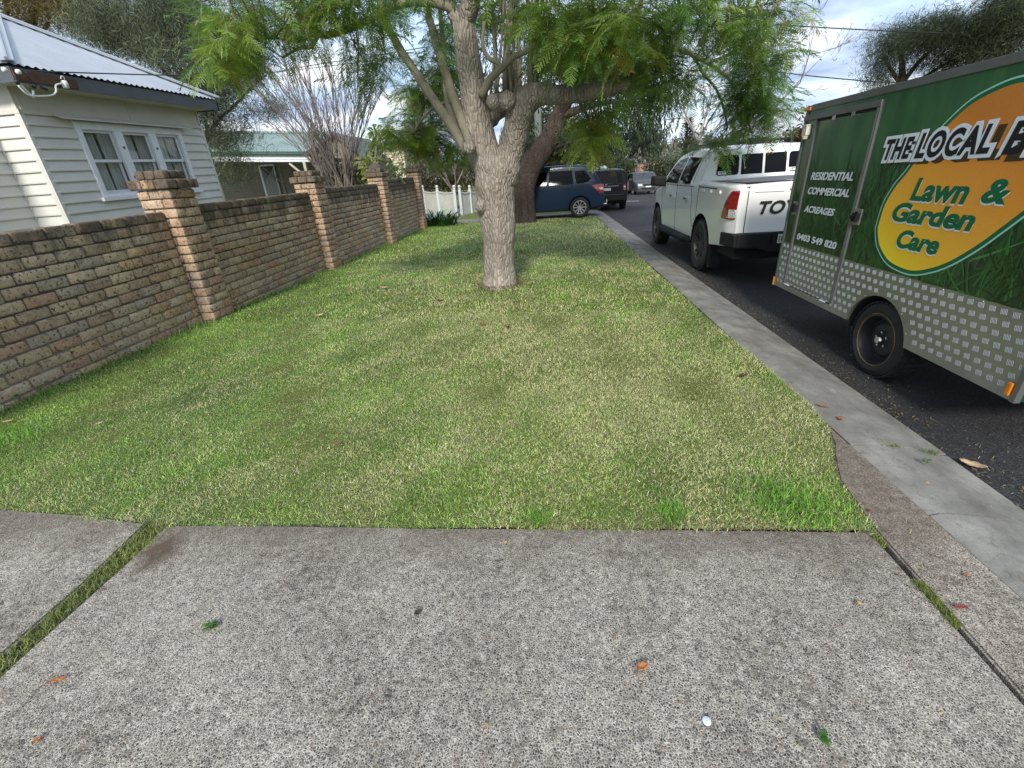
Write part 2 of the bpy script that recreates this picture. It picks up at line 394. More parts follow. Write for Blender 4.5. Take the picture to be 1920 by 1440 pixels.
# ---- the ground sheet (reaches past the horizon)
xs = [-6000,-1500,-400,-120,-40,-12,-5,1.4,1.75,9.0,9.3,14,40,120,400,1500,6000]
ys = [-300,-60,-20,-5,0,2,6,12,18,22,26,30,35,40,46,52,60,72,84,120,200,320,700,1500,4000]
def gz0(x, y):
    z = zf(y) - (.2 if 1.5 < x < 9.2 else .06)
    return z
g = MB(); vs = [(x, y, gz0(x, y)) for x in xs for y in ys]; ny = len(ys)
g.add(vs, [(i*ny+j, (i+1)*ny+j, (i+1)*ny+j+1, i*ny+j+1) for i in range(len(xs)-1) for j in range(ny-1)])
struct(g.build('ground', M_GROUND, fix=False), 'rough grassy ground around the street', 'ground')

# ---- the road
def strip(name, mat, x0, x1, y0, y1, z, n=60, follow=True, label='', cat='road', crown=0):
    m = MB(); Y = np.linspace(y0, y1, n); X = np.linspace(x0, x1, 7)
    vs = []
    for y in Y:
        for x in X:
            q = (x-x0)/(x1-x0); vs.append((x, y, z+(zf(y) if follow else 0)+crown*4*q*(1-q)))
    m.add(vs, [(i*7+j, i*7+j+1, (i+1)*7+j+1, (i+1)*7+j) for i in range(n-1) for j in range(6)])
    return struct(m.build(name, mat, fix=False), label, cat)
strip('road', M_ASPHALT, 2.14, 8.7, -12, 66, ROAD_Z-.004, 120, label='dark asphalt road running down the hill', crown=.03)
# pale line across the road further down
m = MB(); m.add([(3.75+.9*i, 25.6-.55*i, ROAD_Z+zf(25.6)+.03) for i in (0, 1)]+[(3.75+.9*i, 25.78-.55*i, ROAD_Z+zf(25.6)+.03) for i in (1, 0)], [(0,1,2,3)])
struct(m.build('road_marking', simple('worn_white_road_paint', (.55,.55,.53), .7, vary=.3, vscale=20)), 'short worn white line on the road', 'road marking')

# ---- layback kerbs, cast in lengths
def kerb(name, prof, mat, y0, y1, joints, label):
    m = MB(); cuts = [y0]+[j for j in joints if y0 < j < y1]+[y1]
    for a, b in zip(cuts[:-1], cuts[1:]):
        n = max(2, int((b-a)/1.2)+1); Y = np.linspace(a+.006, b-.006, n); k = len(prof)
        dz = random.uniform(-.004, .004); vs = []
        for y in Y: vs += [(x, y, z+zf(y)+dz+.003*math.sin(y*2.1+x)) for x, z in prof]
        fs = [(i*k+j, i*k+j+1, (i+1)*k+j+1, (i+1)*k+j) for i in range(n-1) for j in range(k-1)]
        fs += [tuple(range(k-1, -1, -1)), tuple((n-1)*k+j for j in range(k))]
        m.add(vs, fs)
    return struct(m.build(name, mat), label, 'kerb')
jl = [-2.6, -.6, 1.70, 2.27, 5.30, 7.7, 10.1, 12.5, 14.9, 17.3, 19.7]+[22+2.4*i for i in range(24)]
kerb('kerb', [(1.69,-.3),(1.69,-.006),(1.73,.004),(1.80,.004),(1.98,-.018),(2.12,-.062),(2.17,-.074),(2.215,-.078),(2.22,-.3)], M_KERB, -9, 80, jl, 'pale grey layback kerb between lawn and road')
kerb('kerb', [(9.06,-.3),(9.06,.0),(9.0,.004),(8.9,.0),(8.76,-.06),(8.66,-.078),(8.65,-.3)], M_KERB, -9, 80, [i*2.4 for i in range(34)], 'kerb along the far side of the road')

# ---- concrete slabs of the driveway in front
def slab(name, poly, mat, label, z=0.0, th=.12):
    bm = bmesh.new(); vs = [bm.verts.new((x, y, z)) for x, y in poly]; f = bm.faces.new(vs)
    r = bmesh.ops.extrude_face_region(bm, geom=[f]); bmesh.ops.translate(bm, vec=(0,0,-th), verts=[q for q in r['geom'] if isinstance(q, bmesh.types.BMVert)])
    bmesh.ops.recalc_face_normals(bm, faces=bm.faces)
    bmesh.ops.bevel(bm, geom=[e_ for e_ in bm.edges if all(abs(q.co.z-z) < 1e-5 for q in e_.verts)], offset=.008, segments=2, affect='EDGES')
    me = bpy.data.meshes.new(name); bm.to_mesh(me); bm.free(); me.materials.append(mat); o = bpy.data.objects.new(name, me); COL.objects.link(o)
    return struct(o, label, 'pavement')
slab('driveway', [(-1.985,-3),(1.362,-3),(1.362,.4),(1.368,1.0),(1.368,1.585),(.4,1.592),(-.6,1.588),(-1.4,1.596),(-1.97,1.592),(-1.965,1.35),(-1.98,.9)], M_AGG, 'large grey exposed aggregate driveway slab in the foreground')
slab('driveway', [(-4.9,-3),(-2.075,-3),(-2.07,.8),(-2.06,1.2),(-2.09,1.60),(-2.5,1.66),(-3.1,1.705),(-4.9,1.80)], M_AGG, 'grey exposed aggregate slab left of the grassy joint', z=.004)
slab('driveway', [(1.378,-3),(1.683,-3),(1.685,1.3),(1.684,1.75),(1.683,2.2),(1.678,2.44),(1.66,2.455),(1.60,2.28),(1.54,2.17),(1.445,1.95),(1.395,1.62),(1.384,1.0)], M_AGG2, 'brownish aggregate apron strip beside the kerb', z=.003)
m = MB(); m.box((-2.4,-3,-.08),(1.30,1.62,-.016)); m.box((1.30,-3,-.08),(1.66,1.62,-.035)); struct(m.build('soil', simple('dark_joint_soil', (.05,.042,.03), .95, vary=.4, vscale=30, bump=.5)), 'dark soil in the joints between the slabs', 'soil')
# far driveway across the verge, and the concrete path beyond
slab('driveway', [(-6.2,17.55),(1.68,17.0),(1.68,19.3),(-6.2,18.6)], M_KERB, 'pale concrete driveway crossing the verge under the blue car', z=.012)

# ---- the lawn
LAWN = [(-4.7,1.80),(-3.1,1.71),(-2.5,1.66),(-2.08,1.61),(-1.97,1.595),(1.37,1.59),(1.40,1.63),(1.45,1.96),(1.54,2.18),(1.60,2.30),(1.66,2.47),(1.69,2.8),(1.69,3.6),(1.66,5.3),(1.665,9),(1.66,17.0),(-4.7,17.45)]
def lawn_z(x, y):
    return .012*np.sin(x*1.7+.6)*np.sin(y*1.1)+.008*np.sin(x*4.1+y*2.3)
def in_poly(x, y, poly):
    ins = np.zeros(len(x), bool); n = len(poly)
    for i in range(n):
        x0, y0 = poly[i]; x1, y1 = poly[(i+1) % n]
        c = ((y0 > y) != (y1 > y)); xx = (x1-x0)*(y-y0)/((y1-y0) if y1 != y0 else 1e-9)+x0
        ins ^= c & (x < xx)
    return ins
bm = bmesh.new(); f = bm.faces.new([bm.verts.new((x, y, 0)) for x, y in LAWN])
for i in range(28): bmesh.ops.bisect_plane(bm, geom=bm.verts[:]+bm.edges[:]+bm.faces[:], plane_co=(0, 1.6+i*.58, 0), plane_no=(0,1,0))
for i in range(12): bmesh.ops.bisect_plane(bm, geom=bm.verts[:]+bm.edges[:]+bm.faces[:], plane_co=(-4.4+i*.52, 0, 0), plane_no=(1,0,0))
for v_ in bm.verts: v_.co.z = float(lawn_z(v_.co.x, v_.co.y))-.004
bmesh.ops.recalc_face_normals(bm, faces=bm.faces)
me = bpy.data.meshes.new('lawn'); bm.to_mesh(me); bm.free(); me.materials.append(M_LAWN); me.shade_smooth()
lawn = bpy.data.objects.new('lawn', me); COL.objects.link(lawn); struct(lawn, 'mown verge lawn between the brick wall and the kerb', 'lawn')
# lawns beyond
strip('verge', M_LAWN, -6.2, 1.69, 18.55, 60, .0, 40, label='grass verge beyond the far driveway', cat='verge')
strip('verge', M_LAWN, 9.06, 12.5, -9, 80, .0, 60, label='grass verge on the far side of the road', cat='verge')
strip('garden', M_LAWN, -30, -4.72, -6, 60, -.02, 40, label='garden ground behind the brick wall', cat='garden')

def vnoise(x, y, s, seed):
    r = np.random.default_rng(seed); o = np.zeros_like(x)
    for k in range(7):
        a = r.uniform(0, 2*math.pi); f = s*r.uniform(.5, 1.9); o += np.sin((x*math.cos(a)+y*math.sin(a))*f+r.uniform(0, 6.28))
    return o/7**.5
def blades(n, xr, yr, poly, ln, wd, lean, seed, dens=None, col=None, zfun=lawn_z):
    r = np.random.default_rng(seed)
    x = r.uniform(*xr, n); y = r.uniform(*yr, n)
    k = in_poly(x, y, poly)
    if dens is not None: k &= r.random(n) < dens(x, y)
    x, y = x[k], y[k]; n = len(x)
    az = r.uniform(0, 2*math.pi, n); le = np.radians(r.uniform(*lean, n)); L = r.uniform(*ln, n); w = r.uniform(*wd, n)
    d = np.stack([np.cos(az), np.sin(az)], 1); s_ = np.stack([-d[:,1], d[:,0]], 1)
    tw = r.uniform(-.9, .9, n)[:, None]; s_ = s_*np.cos(tw)+d*np.sin(tw)
    z0 = zfun(x, y)-.004
    def pt(f, bend): return x[:,None]*0+np.stack([x, y], 1)+d*(L*np.sin(le*bend)*f)[:,None], z0+L*np.cos(le*bend)*f
    p1, z1 = pt(.5, .65); p2, z2 = pt(1.0, 1.0)
    b0 = np.stack([x, y], 1); hw = (w/2)[:,None]
    V = np.zeros((n, 5, 3))
    V[:,0,:2] = b0-s_*hw; V[:,1,:2] = b0+s_*hw; V[:,0,2] = V[:,1,2] = z0
    V[:,2,:2] = p1-s_*hw*.8; V[:,3,:2] = p1+s_*hw*.8; V[:,2,2] = V[:,3,2] = z1
    V[:,4,:2] = p2; V[:,4,2] = z2
    o = (np.arange(n)*5)[:,None]
    Q = o+np.array([[0,1,3,2]]); T = o+np.array([[2,3,4]])
    return V.reshape(-1,3), Q, T, col(x, y, r) if col else None
GREEN = np.array([(.095,.21,.028),(.23,.40,.058),(.43,.60,.13),(.17,.37,.05)]); STRAW = np.array([(.64,.62,.31),(.80,.77,.44),(.50,.46,.21),(.54,.60,.24)])
def lawn_col(x, y, r):
    n = len(x)
    dry = .42+.16*vnoise(x, y, 1.6, 3)+.16*vnoise(x, y, 5.5, 4)+.16*vnoise(x, y, 14, 5)+.10*vnoise(x, y, 34, 8)
    dry += .17*np.clip((x+.9)/2.0, -1, 1)-.42*np.clip((-3.2-x)/1.0, 0, 1)
    dry += .26*np.clip(1-np.hypot((x-.75)/1.1, (y-3.2)/1.9), 0, 1)+.18*np.clip(1-np.hypot((x+.6)/1.3, (y-5.4)/1.8), 0, 1)
    dry -= .55*np.clip(1-np.hypot((x-1.2)/.5, (y-1.75)/.45), 0, 1)          # lush corner by the apron
    dry -= .45*np.clip(1-np.hypot((x+4.0)/.7, (y-2.5)/.5), 0, 1)
    s_ = r.random(n) < np.clip(dry, .06, .80)
    g_ = GREEN[r.integers(0, 4, n)]*(1+.22*vnoise(x, y, 4, 6))[:,None]; t_ = STRAW[r.integers(0, 4, n)]
    c = np.where(s_[:,None], t_, g_)*r.uniform(.6, 1.25, (n,1))
    return np.repeat(np.clip(c, .01, .8), 5, axis=0)
def merge(parts):
    V, Q, T, Cc, o = [], [], [], [], 0
    for v, q, t_, c in parts:
        V.append(v); Q.append(q+o); T.append(t_+o); Cc.append(c); o += len(v)
    return np.concatenate(V), np.concatenate(Q), np.concatenate(T), np.concatenate(Cc)
M_GRASS = leaf_mat('grass_blade', .22, .25, (1,1,1), 3.0, .15)
LG = [(x+(.02 if x > 0 and y < 3 else 0), y-(.012 if y < 1.9 else 0)) for x, y in LAWN]
noT = lambda x, y: (np.hypot(x+.78, y-6.75) > .30)
PT = [blades(290000, (-4.7,1.75), (1.58,3.2), LG, (.009,.027), (.0015,.0031), (32,90), 11, col=lawn_col),
      blades(170000, (-4.7,1.75), (3.2,5.2), LG, (.012,.034), (.0022,.0042), (28,88), 12, col=lawn_col),
      blades(90000, (-4.7,1.75), (5.2,9), LG, (.02,.045), (.0042,.007), (22,87), 13, dens=noT, col=lawn_col),
      blades(52000, (-4.7,1.75), (9,17.5), LG, (.03,.055), (.007,.012), (15,80), 14, col=lawn_col)]
# short straw clippings lying on top of the turf
PT.append(blades(26000, (-4.6,1.68), (1.6,6.0), LG, (.018,.045), (.0018,.0032), (76,92), 17, dens=lambda x,y: np.clip(.25+.35*vnoise(x,y,3.3,21)+.25*np.clip((x+1.0)/2.4,-1,1), .03, 1)*np.clip(1.5-(y-1.6)*.22, .2, 1), col=lambda x,y,r: np.repeat(STRAW[r.integers(0,4,len(x))]*r.uniform(.8,1.25,(len(x),1)), 5, axis=0), zfun=lambda x,y: lawn_z(x,y)+.016))
# longer untrimmed blades against the wall and hanging over the slab edges
PT.append(blades(5000, (-4.75,-4.25), (1.8,16), [(-4.75,1.8),(-4.38,1.8),(-4.30,9),(-4.25,16),(-4.75,16)], (.05,.12), (.003,.006), (10,60), 15, col=lambda x,y,r: np.repeat(GREEN[r.integers(0,4,len(x))]*r.uniform(.6,1.2,(len(x),1)), 5, axis=0)))
PT.append(blades(3200, (-4.6,1.42), (1.55,1.64), [(-4.6,1.76),(-2.5,1.61),(-2.1,1.57),(1.42,1.56),(1.42,1.64),(-2.1,1.66),(-4.6,1.83)], (.018,.05), (.0022,.0042), (45,89), 16, dens=lambda x,y: .35+.4*vnoise(x,y,6,9), col=lawn_col))
PT.append(blades(5200, (-4.6,1.42), (1.56,1.64), [(-4.6,1.76),(-2.5,1.62),(-2.1,1.575),(1.40,1.568),(1.42,1.625),(-2.1,1.645),(-4.6,1.82)], (.014,.045), (.0018,.0036), (66,92), 18, dens=lambda x,y: np.clip(.5+.5*vnoise(x,y,5,31)+.3*vnoise(x,y,17,32), 0, 1), col=lambda x,y,r: np.repeat(np.array([[.34,.26,.14],[.22,.15,.08],[.46,.40,.22]])[r.integers(0,3,len(x))]*r.uniform(.6,1.2,(len(x),1)), 5, axis=0)))
# dense couch clumps
cl = [(r0[0], r0[1], r0[2]) for r0 in [(1.15,1.72,.22),(1.0,1.8,.2),(.55,1.68,.09),(-.1,1.64,.10),(-3.9,2.4,.32)]]
for i, (cx, cy, cr) in enumerate(cl):
    PT.append(blades(int(6500*cr), (cx-cr,cx+cr), (cy-cr,cy+cr), LG, (.035,.07), (.003,.006), (15,75), 40+i, dens=lambda x,y,cx=cx,cy=cy,cr=cr: np.clip(1-np.hypot(x-cx,y-cy)/cr, 0, 1), col=lambda x,y,r: np.repeat(np.array([[.13,.29,.03]])*r.uniform(.6,1.5,(len(x),1)), 5, axis=0)))
V, Q, T, Cc = merge(PT)
struct(bulk('grass', V, Q, T, M_GRASS, col=Cc), 'short patchy green and straw coloured grass of the verge', 'grass', 'stuff')
# grass growing in the joints of the slabs
flat = lambda x, y: np.zeros_like(x)-.008
jc = lambda x, y, r: np.repeat(np.array([[.17,.22,.05]])*r.uniform(.5,1.5,(len(x),1))+np.array([[.08,.05,.01]])*(r.random((len(x),1)) < .25), 5, axis=0)
J1 = [(-2.14,1.69),(-1.90,1.62),(-1.93,1.45),(-1.97,1.2),(-1.975,.95),(-1.98,-.2),(-2.08,-.2),(-2.075,.8),(-2.075,1.2)]
J2 = [(1.36,1.32),(1.384,1.32),(1.392,1.20),(1.378,1.13),(1.36,1.13)]; J3 = [(1.352,1.56),(1.39,1.6),(1.38,1.5),(1.36,1.5)]; J4 = [(1.86,2.245),(2.16,2.235),(2.16,2.30),(1.86,2.30)]
JP = [blades(15000, (-2.15,-1.90), (-.2,1.7), J1, (.012,.036), (.0022,.004), (10,75), 61, col=jc, zfun=flat), blades(2500, (1.34,1.40), (1.1,1.34), J2, (.02,.04), (.0025,.004), (10,80), 62, col=jc, zfun=flat),
      blades(600, (1.34,1.40), (1.48,1.62), J3, (.02,.04), (.0025,.004), (10,80), 63, col=jc, zfun=flat),
      blades(900, (1.85,2.17), (2.22,2.31), J4, (.02,.05), (.002,.004), (40,88), 64, dens=lambda x,y: np.clip(1.1-np.abs(y-2.27)*40, 0, 1)*np.clip(.5+.6*np.sin(x*21), .05, 1), col=jc, zfun=lambda x,y: np.zeros_like(x)-.012-.2*np.clip(x-1.9,0,1))]
V, Q, T, Cc = merge(JP)
struct(bulk('joint_grass', V, Q, T, M_GRASS, col=Cc), 'grass and moss filling the joints between the concrete slabs', 'grass', 'stuff')
# loose clippings on path, kerb and road edge
def clips(n, xr, yr, z, seed, dens, ln=(.012,.045)):
    return blades(n, xr, yr, [(xr[0],yr[0]),(xr[1],yr[0]),(xr[1],yr[1]),(xr[0],yr[1])], ln, (.0015,.0035), (84,89.5), seed, dens=dens, zfun=z,
                  col=lambda x,y,r: np.repeat(np.where(r.random((len(x),1)) < .65, [[.42,.36,.16]], [[.16,.24,.05]])*r.uniform(.6,1.2,(len(x),1)), 5, axis=0))
zk = lambda x, y: np.interp(x, [1.69,1.8,1.98,2.12,2.215,2.3], [.006,.008,-.012,-.056,-.072,-.076])+.004
zp = lambda x, y: np.zeros_like(x)+.010
CP = [clips(500, (-2.0,1.35), (.5,1.58), zp, 71, lambda x,y: np.clip((y-1.25)*2.2, .10, .9)), clips(260, (-3.5,-2.1), (1.0,1.66), zp, 72, lambda x,y: np.clip((y-1.2)*2, .1, .9)),
      clips(500, (1.40,2.2), (.9,7), zk, 73, lambda x,y: .45+0*x), clips(1500, (2.2,2.75), (1.2,9), lambda x,y: np.zeros_like(x)+ROAD_Z+.012, 74, lambda x,y: np.clip(1-(x-2.2)*2.2, .08, 1))]
V, Q, T, Cc = merge(CP)
struct(bulk('grass_clippings', V, Q, T, M_GRASS, col=Cc), 'loose grass clippings scattered over the concrete and road edge', 'clippings', 'stuff')
# ================================================================ BRICK WALL
def brick_mat(name, dark, cols=None):
    t = NT(name); t.set(.9, 0, .25)
    geo = t.n('ShaderNodeNewGeometry'); ri = geo.outputs['Random Per Island']
    mean_ = (.46,.365,.265)
    base = t.ramp(ri, cols or [(0, (.42,.31,.215)), (.18, (.51,.40,.27)), (.36, (.47,.38,.28)), (.50, (.40,.335,.265)), (.62, (.56,.45,.32)), (.76, (.46,.29,.195)), (.84, (.53,.37,.215)), (.93, (.37,.26,.19)), (1, (.30,.25,.21))], 'CONSTANT')
    base = t.mix(.22, base, mean_)
    fine = t.ramp(t.noise(55, 5, .7), [(.3, (.72,.70,.68)), (.7, (1.18,1.17,1.15))])
    c = t.mix(1, base, fine, 'MULTIPLY')
    blot = t.ramp(t.noise(11, 4, .6, dist=.8), [(.45, (1,1,1)), (.75, (.66,.60,.55))]); c = t.mix(1, c, blot, 'MULTIPLY')
    pits = t.ramp(t.noise(36, 3, .6), [(.58, (0,0,0)), (.64, (1,1,1))]); c = t.mix(t.math('MULTIPLY', pits, .82), c, (.045,.035,.03))
    if dark:      # black mould that runs down from the coping
        sp = t.n('ShaderNodeSeparateXYZ'); t.l(t.co(), sp.inputs[0])
        run = t.noise(1, 5, .65, vec=t.co('Object', (7, 7, 1.1)))
        hz = t.math('SUBTRACT', sp.outputs['Z'], dark)
        f = t.ramp(t.math('ADD', t.math('MULTIPLY', hz, 2.0), t.math('MULTIPLY', t.math('SUBTRACT', run, .5), 1.7)), [(.0, (0,0,0)), (.50, (.82,.82,.82))])
        c = t.mix(f, c, (.068,.055,.046))
    t.base(c); t.bump(t.math('ADD', t.noise(48, 5, .7), t.math('MULTIPLY', pits, -.8)), .6, .012); return t.m
M_BRICK = brick_mat('mottled_brick', 1.08); M_BRICKP = brick_mat('mottled_pillar_brick', None, [(0, (.46,.31,.22)), (.2, (.55,.40,.28)), (.4, (.50,.37,.27)), (.55, (.40,.31,.245)), (.68, (.58,.44,.32)), (.82, (.48,.27,.17)), (.93, (.52,.33,.19)), (1, (.30,.24,.20))]); M_BRICKC = brick_mat('weathered_cap_brick', 1.45)
t = NT('mortar'); t.set(.95, 0, .2)
sp = t.n('ShaderNodeSeparateXYZ'); t.l(t.co(), sp.inputs[0])
t.base(t.mix(t.ramp(t.math('ADD', sp.outputs['Z'], t.math('MULTIPLY', t.noise(5, 4), .7)), [(.55, (0,0,0)), (1.25, (1,1,1))]), (.27,.25,.22), (.085,.078,.072))); t.bump(t.noise(90, 4), .5, .01); M_MORTAR = t.m

def brick_template(bev=.010):
    bm = bmesh.new(); bmesh.ops.create_cube(bm, size=1)
    return bm
def brick_cloud(bricks, name, mat, parent, bev=.0135, jitter=.004):
    """bricks: (centre, half sizes); each is a rounded block with worn, uneven faces"""
    g = [-1, -.0, 1]
    V, Q, o = [], [], 0
    # rounded block = 4x4x4 lattice shell with inset corners
    n = 4
    for c, h in bricks:
        h = np.array(h)*rng.uniform(.985, 1.0, 3); c = np.array(c)+rng.normal(0, jitter*.5, 3)*np.array([1, 1, .5])
        b = min(bev*rng.uniform(.8, 1.4), h.min()*.8)
        loc = []; idx = {}
        ks = [np.array([-h[a], -h[a]+b, h[a]-b, h[a]]) for a in range(3)]
        for i in range(4):
            for j in range(4):
                for k in range(4):
                    ex = [i in (0, 3), j in (0, 3), k in (0, 3)]
                    if not any(ex): continue
                    p = np.array([ks[0][i], ks[1][j], ks[2][k]])
                    if sum(ex) >= 2:
                        f = .29 if sum(ex) == 2 else .42
                        for a in range(3):
                            if ex[a]: p[a] -= math.copysign(b*f, p[a])
                    idx[i, j, k] = len(loc); loc.append(p+rng.normal(0, .0014, 3))
        a = rng.normal(0, .006); rot = np.array([[math.cos(a), -math.sin(a), 0], [math.sin(a), math.cos(a), 0], [0, 0, 1]])
        V.append(np.array(loc)@rot.T+c)
        qs = []
        for a in range(3):
            u, w = [q for q in range(3) if q != a]
            for s_ in (0, 3):
                for i in range(3):
                    for j in range(3):
                        q = []
                        for di, dj in ((0,0),(1,0),(1,1),(0,1)):
                            t_ = [0,0,0]; t_[a] = s_; t_[u] = i+di; t_[w] = j+dj; q.append(idx[tuple(t_)])
                        if (s_ == 3) != (a != 1): q = q[::-1]
                        qs.append(q)
        Q.append(np.array(qs)+o); o += len(loc)
    ob = bulk(name, np.concatenate(V), np.concatenate(Q), None, mat, parent, off=tuple(parent.location))
    ob.data.shade_smooth(); return ob
CO = .105; BL = .283; J = .0095
wall = thing('brick_wall', 'long low wall of mottled tan brick with capped pillars along the lawn', 'wall', (-4.5, 8, 0))
PIL = [(-4.36, 1.77, 1.315), (-4.36, 5.27, 1.365), (-4.315, 8.73, 1.455), (-4.285, 12.38, 1.525), (-4.27, 15.84, 1.66)]   # face x, near y, wall top there
PW = .42
def wall_panel(x0, y0, x1, y1, zt0, zt1):
    L = math.hypot(x1-x0, y1-y0); ux, uy = (x1-x0)/L, (y1-y0)/L; k = (zt1-zt0)/L; ny_ = int(zt0/CO)+2
    br = []
    th = .065
    for r in range(ny_):
        zc = -CO*(r+.5); s = -(BL/2 if r % 2 else 0)-rng.uniform(0, .03)
        while s < L:
            a, b = max(0, s), min(L, s+BL)
            if b-a > .05:
                m = (a+b)/2; br.append((m, zt0+k*m+zc, (b-a)/2-J/2))
            s += BL
    V = []
    blocks = []
    for m, z, hl in br: blocks.append(((m, 0, z), (hl, th, CO/2-J/2)))
    ob = brick_cloud([((0+b[0][0], b[0][1], b[0][2]), b[1]) for b in blocks], 'wall_panel', M_BRICK, wall)
    # place: local x runs along the wall
    n = len(ob.data.vertices); co = np.zeros(n*3, np.float32); ob.data.vertices.foreach_get('co', co); co = co.reshape(-1,3)+np.array(wall.location, np.float32)
    xl, yl, zl = co[:,0].copy(), co[:,1].copy(), co[:,2].copy()
    w = np.stack([x0+ux*xl+uy*yl-uy*th, y0+uy*xl-ux*yl+ux*th*0, zl], 1)-np.array(wall.location, np.float32)
    ob.data.vertices.foreach_set('co', w.astype(np.float32).ravel()); ob.data.update()
    ob.data.flip_normals()
    m = MB()
    nx, nyv = uy, -ux
    f = None
    pts = []
    for s_, zt in ((0, zt0), (L, zt1)):
        for d in (-.020, -.112):
            for z in (-.15, zt-.012): pts.append((x0+ux*s_+nx*d, y0+uy*s_+nyv*d, z))
    m.add(pts, [(0,1,3,2),(4,6,7,5),(0,4,5,1),(2,3,7,6),(1,5,7,3),(0,2,6,4)])
    mo = m.build('mortar', M_MORTAR, ob, off=tuple(wall.location))
    return ob
for (xa, ya, za), (xb, yb, zb), (t0, t1) in zip(PIL[:-1], PIL[1:], [(1.285, 1.365), (1.405, 1.452), (1.50, 1.525), (1.605, 1.66)]):
    wall_panel(xa-.16, ya+PW, xb-.16, yb, t0, t1)
wall_panel(-4.52, -2.5, -4.52, 1.77, 1.19, 1.28)
def pillar(x, y, top, dome=False):
    """x is the lawn face, y the near face; laid in half bond from the ground to the corbel"""
    cx, cy = x-PW/2, y+PW/2; br = []; nrow = int((top-.20)/CO)+2
    for r in range(nrow):
        z = top-.205-CO*(r+.5)
        a = BL-.005; b_ = PW-a
        if r % 2:   # full brick shows on the near/far faces
            br += [((x-PW+a/2, y+b_/2, z), (a/2-J/2, b_/2-J/2, CO/2-J/2)), ((x-b_/2, y+a/2, z), (b_/2-J/2, a/2-J/2, CO/2-J/2)),
                   ((x-a/2, y+PW-b_/2, z), (a/2-J/2, b_/2-J/2, CO/2-J/2)), ((x-PW+b_/2, y+PW-a/2, z), (b_/2-J/2, a/2-J/2, CO/2-J/2))]
        else:
            br += [((x-a/2, y+b_/2, z), (a/2-J/2, b_/2-J/2, CO/2-J/2)), ((x-PW+b_/2, y+a/2, z), (b_/2-J/2, a/2-J/2, CO/2-J/2)),
                   ((x-PW+a/2, y+PW-b_/2, z), (a/2-J/2, b_/2-J/2, CO/2-J/2)), ((x-b_/2, y+PW-a/2, z), (b_/2-J/2, a/2-J/2, CO/2-J/2))]
    ob = brick_cloud(br, 'pillar', M_BRICKP, wall)
    m = MB(); m.box((x-PW+.024, y+.024, -.15), (x-.024, y+PW-.024, top-.205)); m.build('mortar', M_MORTAR, ob, off=tuple(wall.location))
    # corbelled cap: one wide course, one narrow course
    e = .045; W2 = PW+2*e; cap = []
    k = W2/3
    for i in range(3):
        for j in range(3):
            if i == 1 and j == 1: continue
            cap.append(((x+e-k*(i+.5), y-e+k*(j+.5), top-.15), (k/2-J/2, k/2-J/2, CO/2-.002)))
    q = PW*.86; k = q/3
    for i in range(3):
        for j in range(3):
            cap.append(((cx+q/2-k*(i+.5), cy-q/2+k*(j+.5), top-.05), (k/2-J/2, k/2-J/2, .046)))
    co = brick_cloud(cap, 'pillar_cap', M_BRICKC, wall)
    m = MB(); m.box((x-PW-e+.026, y-e+.026, top-.20), (x+e-.026, y+PW+e-.026, top-.105)); m.box((cx-q/2+.024, cy-q/2+.024, top-.105), (cx+q/2-.024, cy+q/2-.024, top-.018))
    if dome: m.lathe([(.19,top-.01),(.165,top+.05),(.10,top+.105),(.03,top+.125),(0.001,top+.127)], (cx, cy, 0), n=14)
    m.build('mortar', M_MORTAR, co, off=tuple(wall.location))
for (x, y, z), top, dm in zip(PIL, (1.75, 1.80, 1.81, 1.875, 1.99), (0, 0, 0, 1, 0)): pillar(x, y, top, dm)

# ================================================================ WEATHERBOARD HOUSE
HX, HY0, HY1, SH = -7.0, 6.39, 9.86, .028
t = NT('cream_weatherboard_paint'); t.set(.55, 0, .4)
c = t.ramp(t.noise(1.6, 6, .6), [(.3, (.58,.58,.545)), (.7, (.67,.665,.63))])
c = t.mix(t.ramp(t.noise(1, 4, .6, vec=t.co('Object', (3, 3, 14))), [(.62, (0,0,0)), (.8, (.35,.35,.35))]), c, (.36,.345,.30))
t.base(c); t.bump(t.noise(70, 3), .12, .004); M_BOARD = t.m
M_FRIEZE = simple('cream_sheet_paint', (.58,.565,.50), .6, vary=.08, vscale=2.5)
M_WHITE = simple('white_gloss_paint', (.74,.77,.82), .4, vary=.07, vscale=9, bump=.05)
t = NT('galvanised_iron'); t.set(.42, .55, .5)
c = t.ramp(t.noise(.9, 6, .6), [(.3, (.40,.435,.475)), (.7, (.54,.575,.61))]); c = t.mix(t.ramp(t.noise(1, 5, .6, vec=t.co('Object', (1.5, 9, 1.5))), [(.55, (0,0,0)), (.8, (.4,.4,.4))]), c, (.36,.38,.40))
t.base(c); M_IRON = t.m
M_FASCIA = simple('charcoal_fascia_paint', (.075,.085,.095), .5, vary=.2, vscale=4)
M_TIMBER = simple('bare_brown_timber', (.11,.055,.035), .85, vary=.4, vscale=14, bump=.3)
t = NT('window_glass'); t.set(.03, 0, .7); t.base((.012,.014,.016)); M_GLASS = t.m
t = NT('clear_pane'); t.t.nodes.remove(t.b); g1 = t.n('ShaderNodeBsdfGlossy'); g1.inputs['Roughness'].default_value = .02; tr = t.n('ShaderNodeBsdfTransparent'); tr.inputs[0].default_value = (.80,.83,.83,1)
fr = t.n('ShaderNodeLayerWeight'); mx = t.n('ShaderNodeMixShader'); t.l(t.math('ADD', t.math('MULTIPLY', t.math('POWER', fr.outputs['Facing'], 4), .5), .04), mx.inputs[0]); t.l(tr.outputs[0], mx.inputs[1]); t.l(g1.outputs[0], mx.inputs[2]); t.l(mx.outputs[0], t.out.inputs[0]); M_PANE = t.m
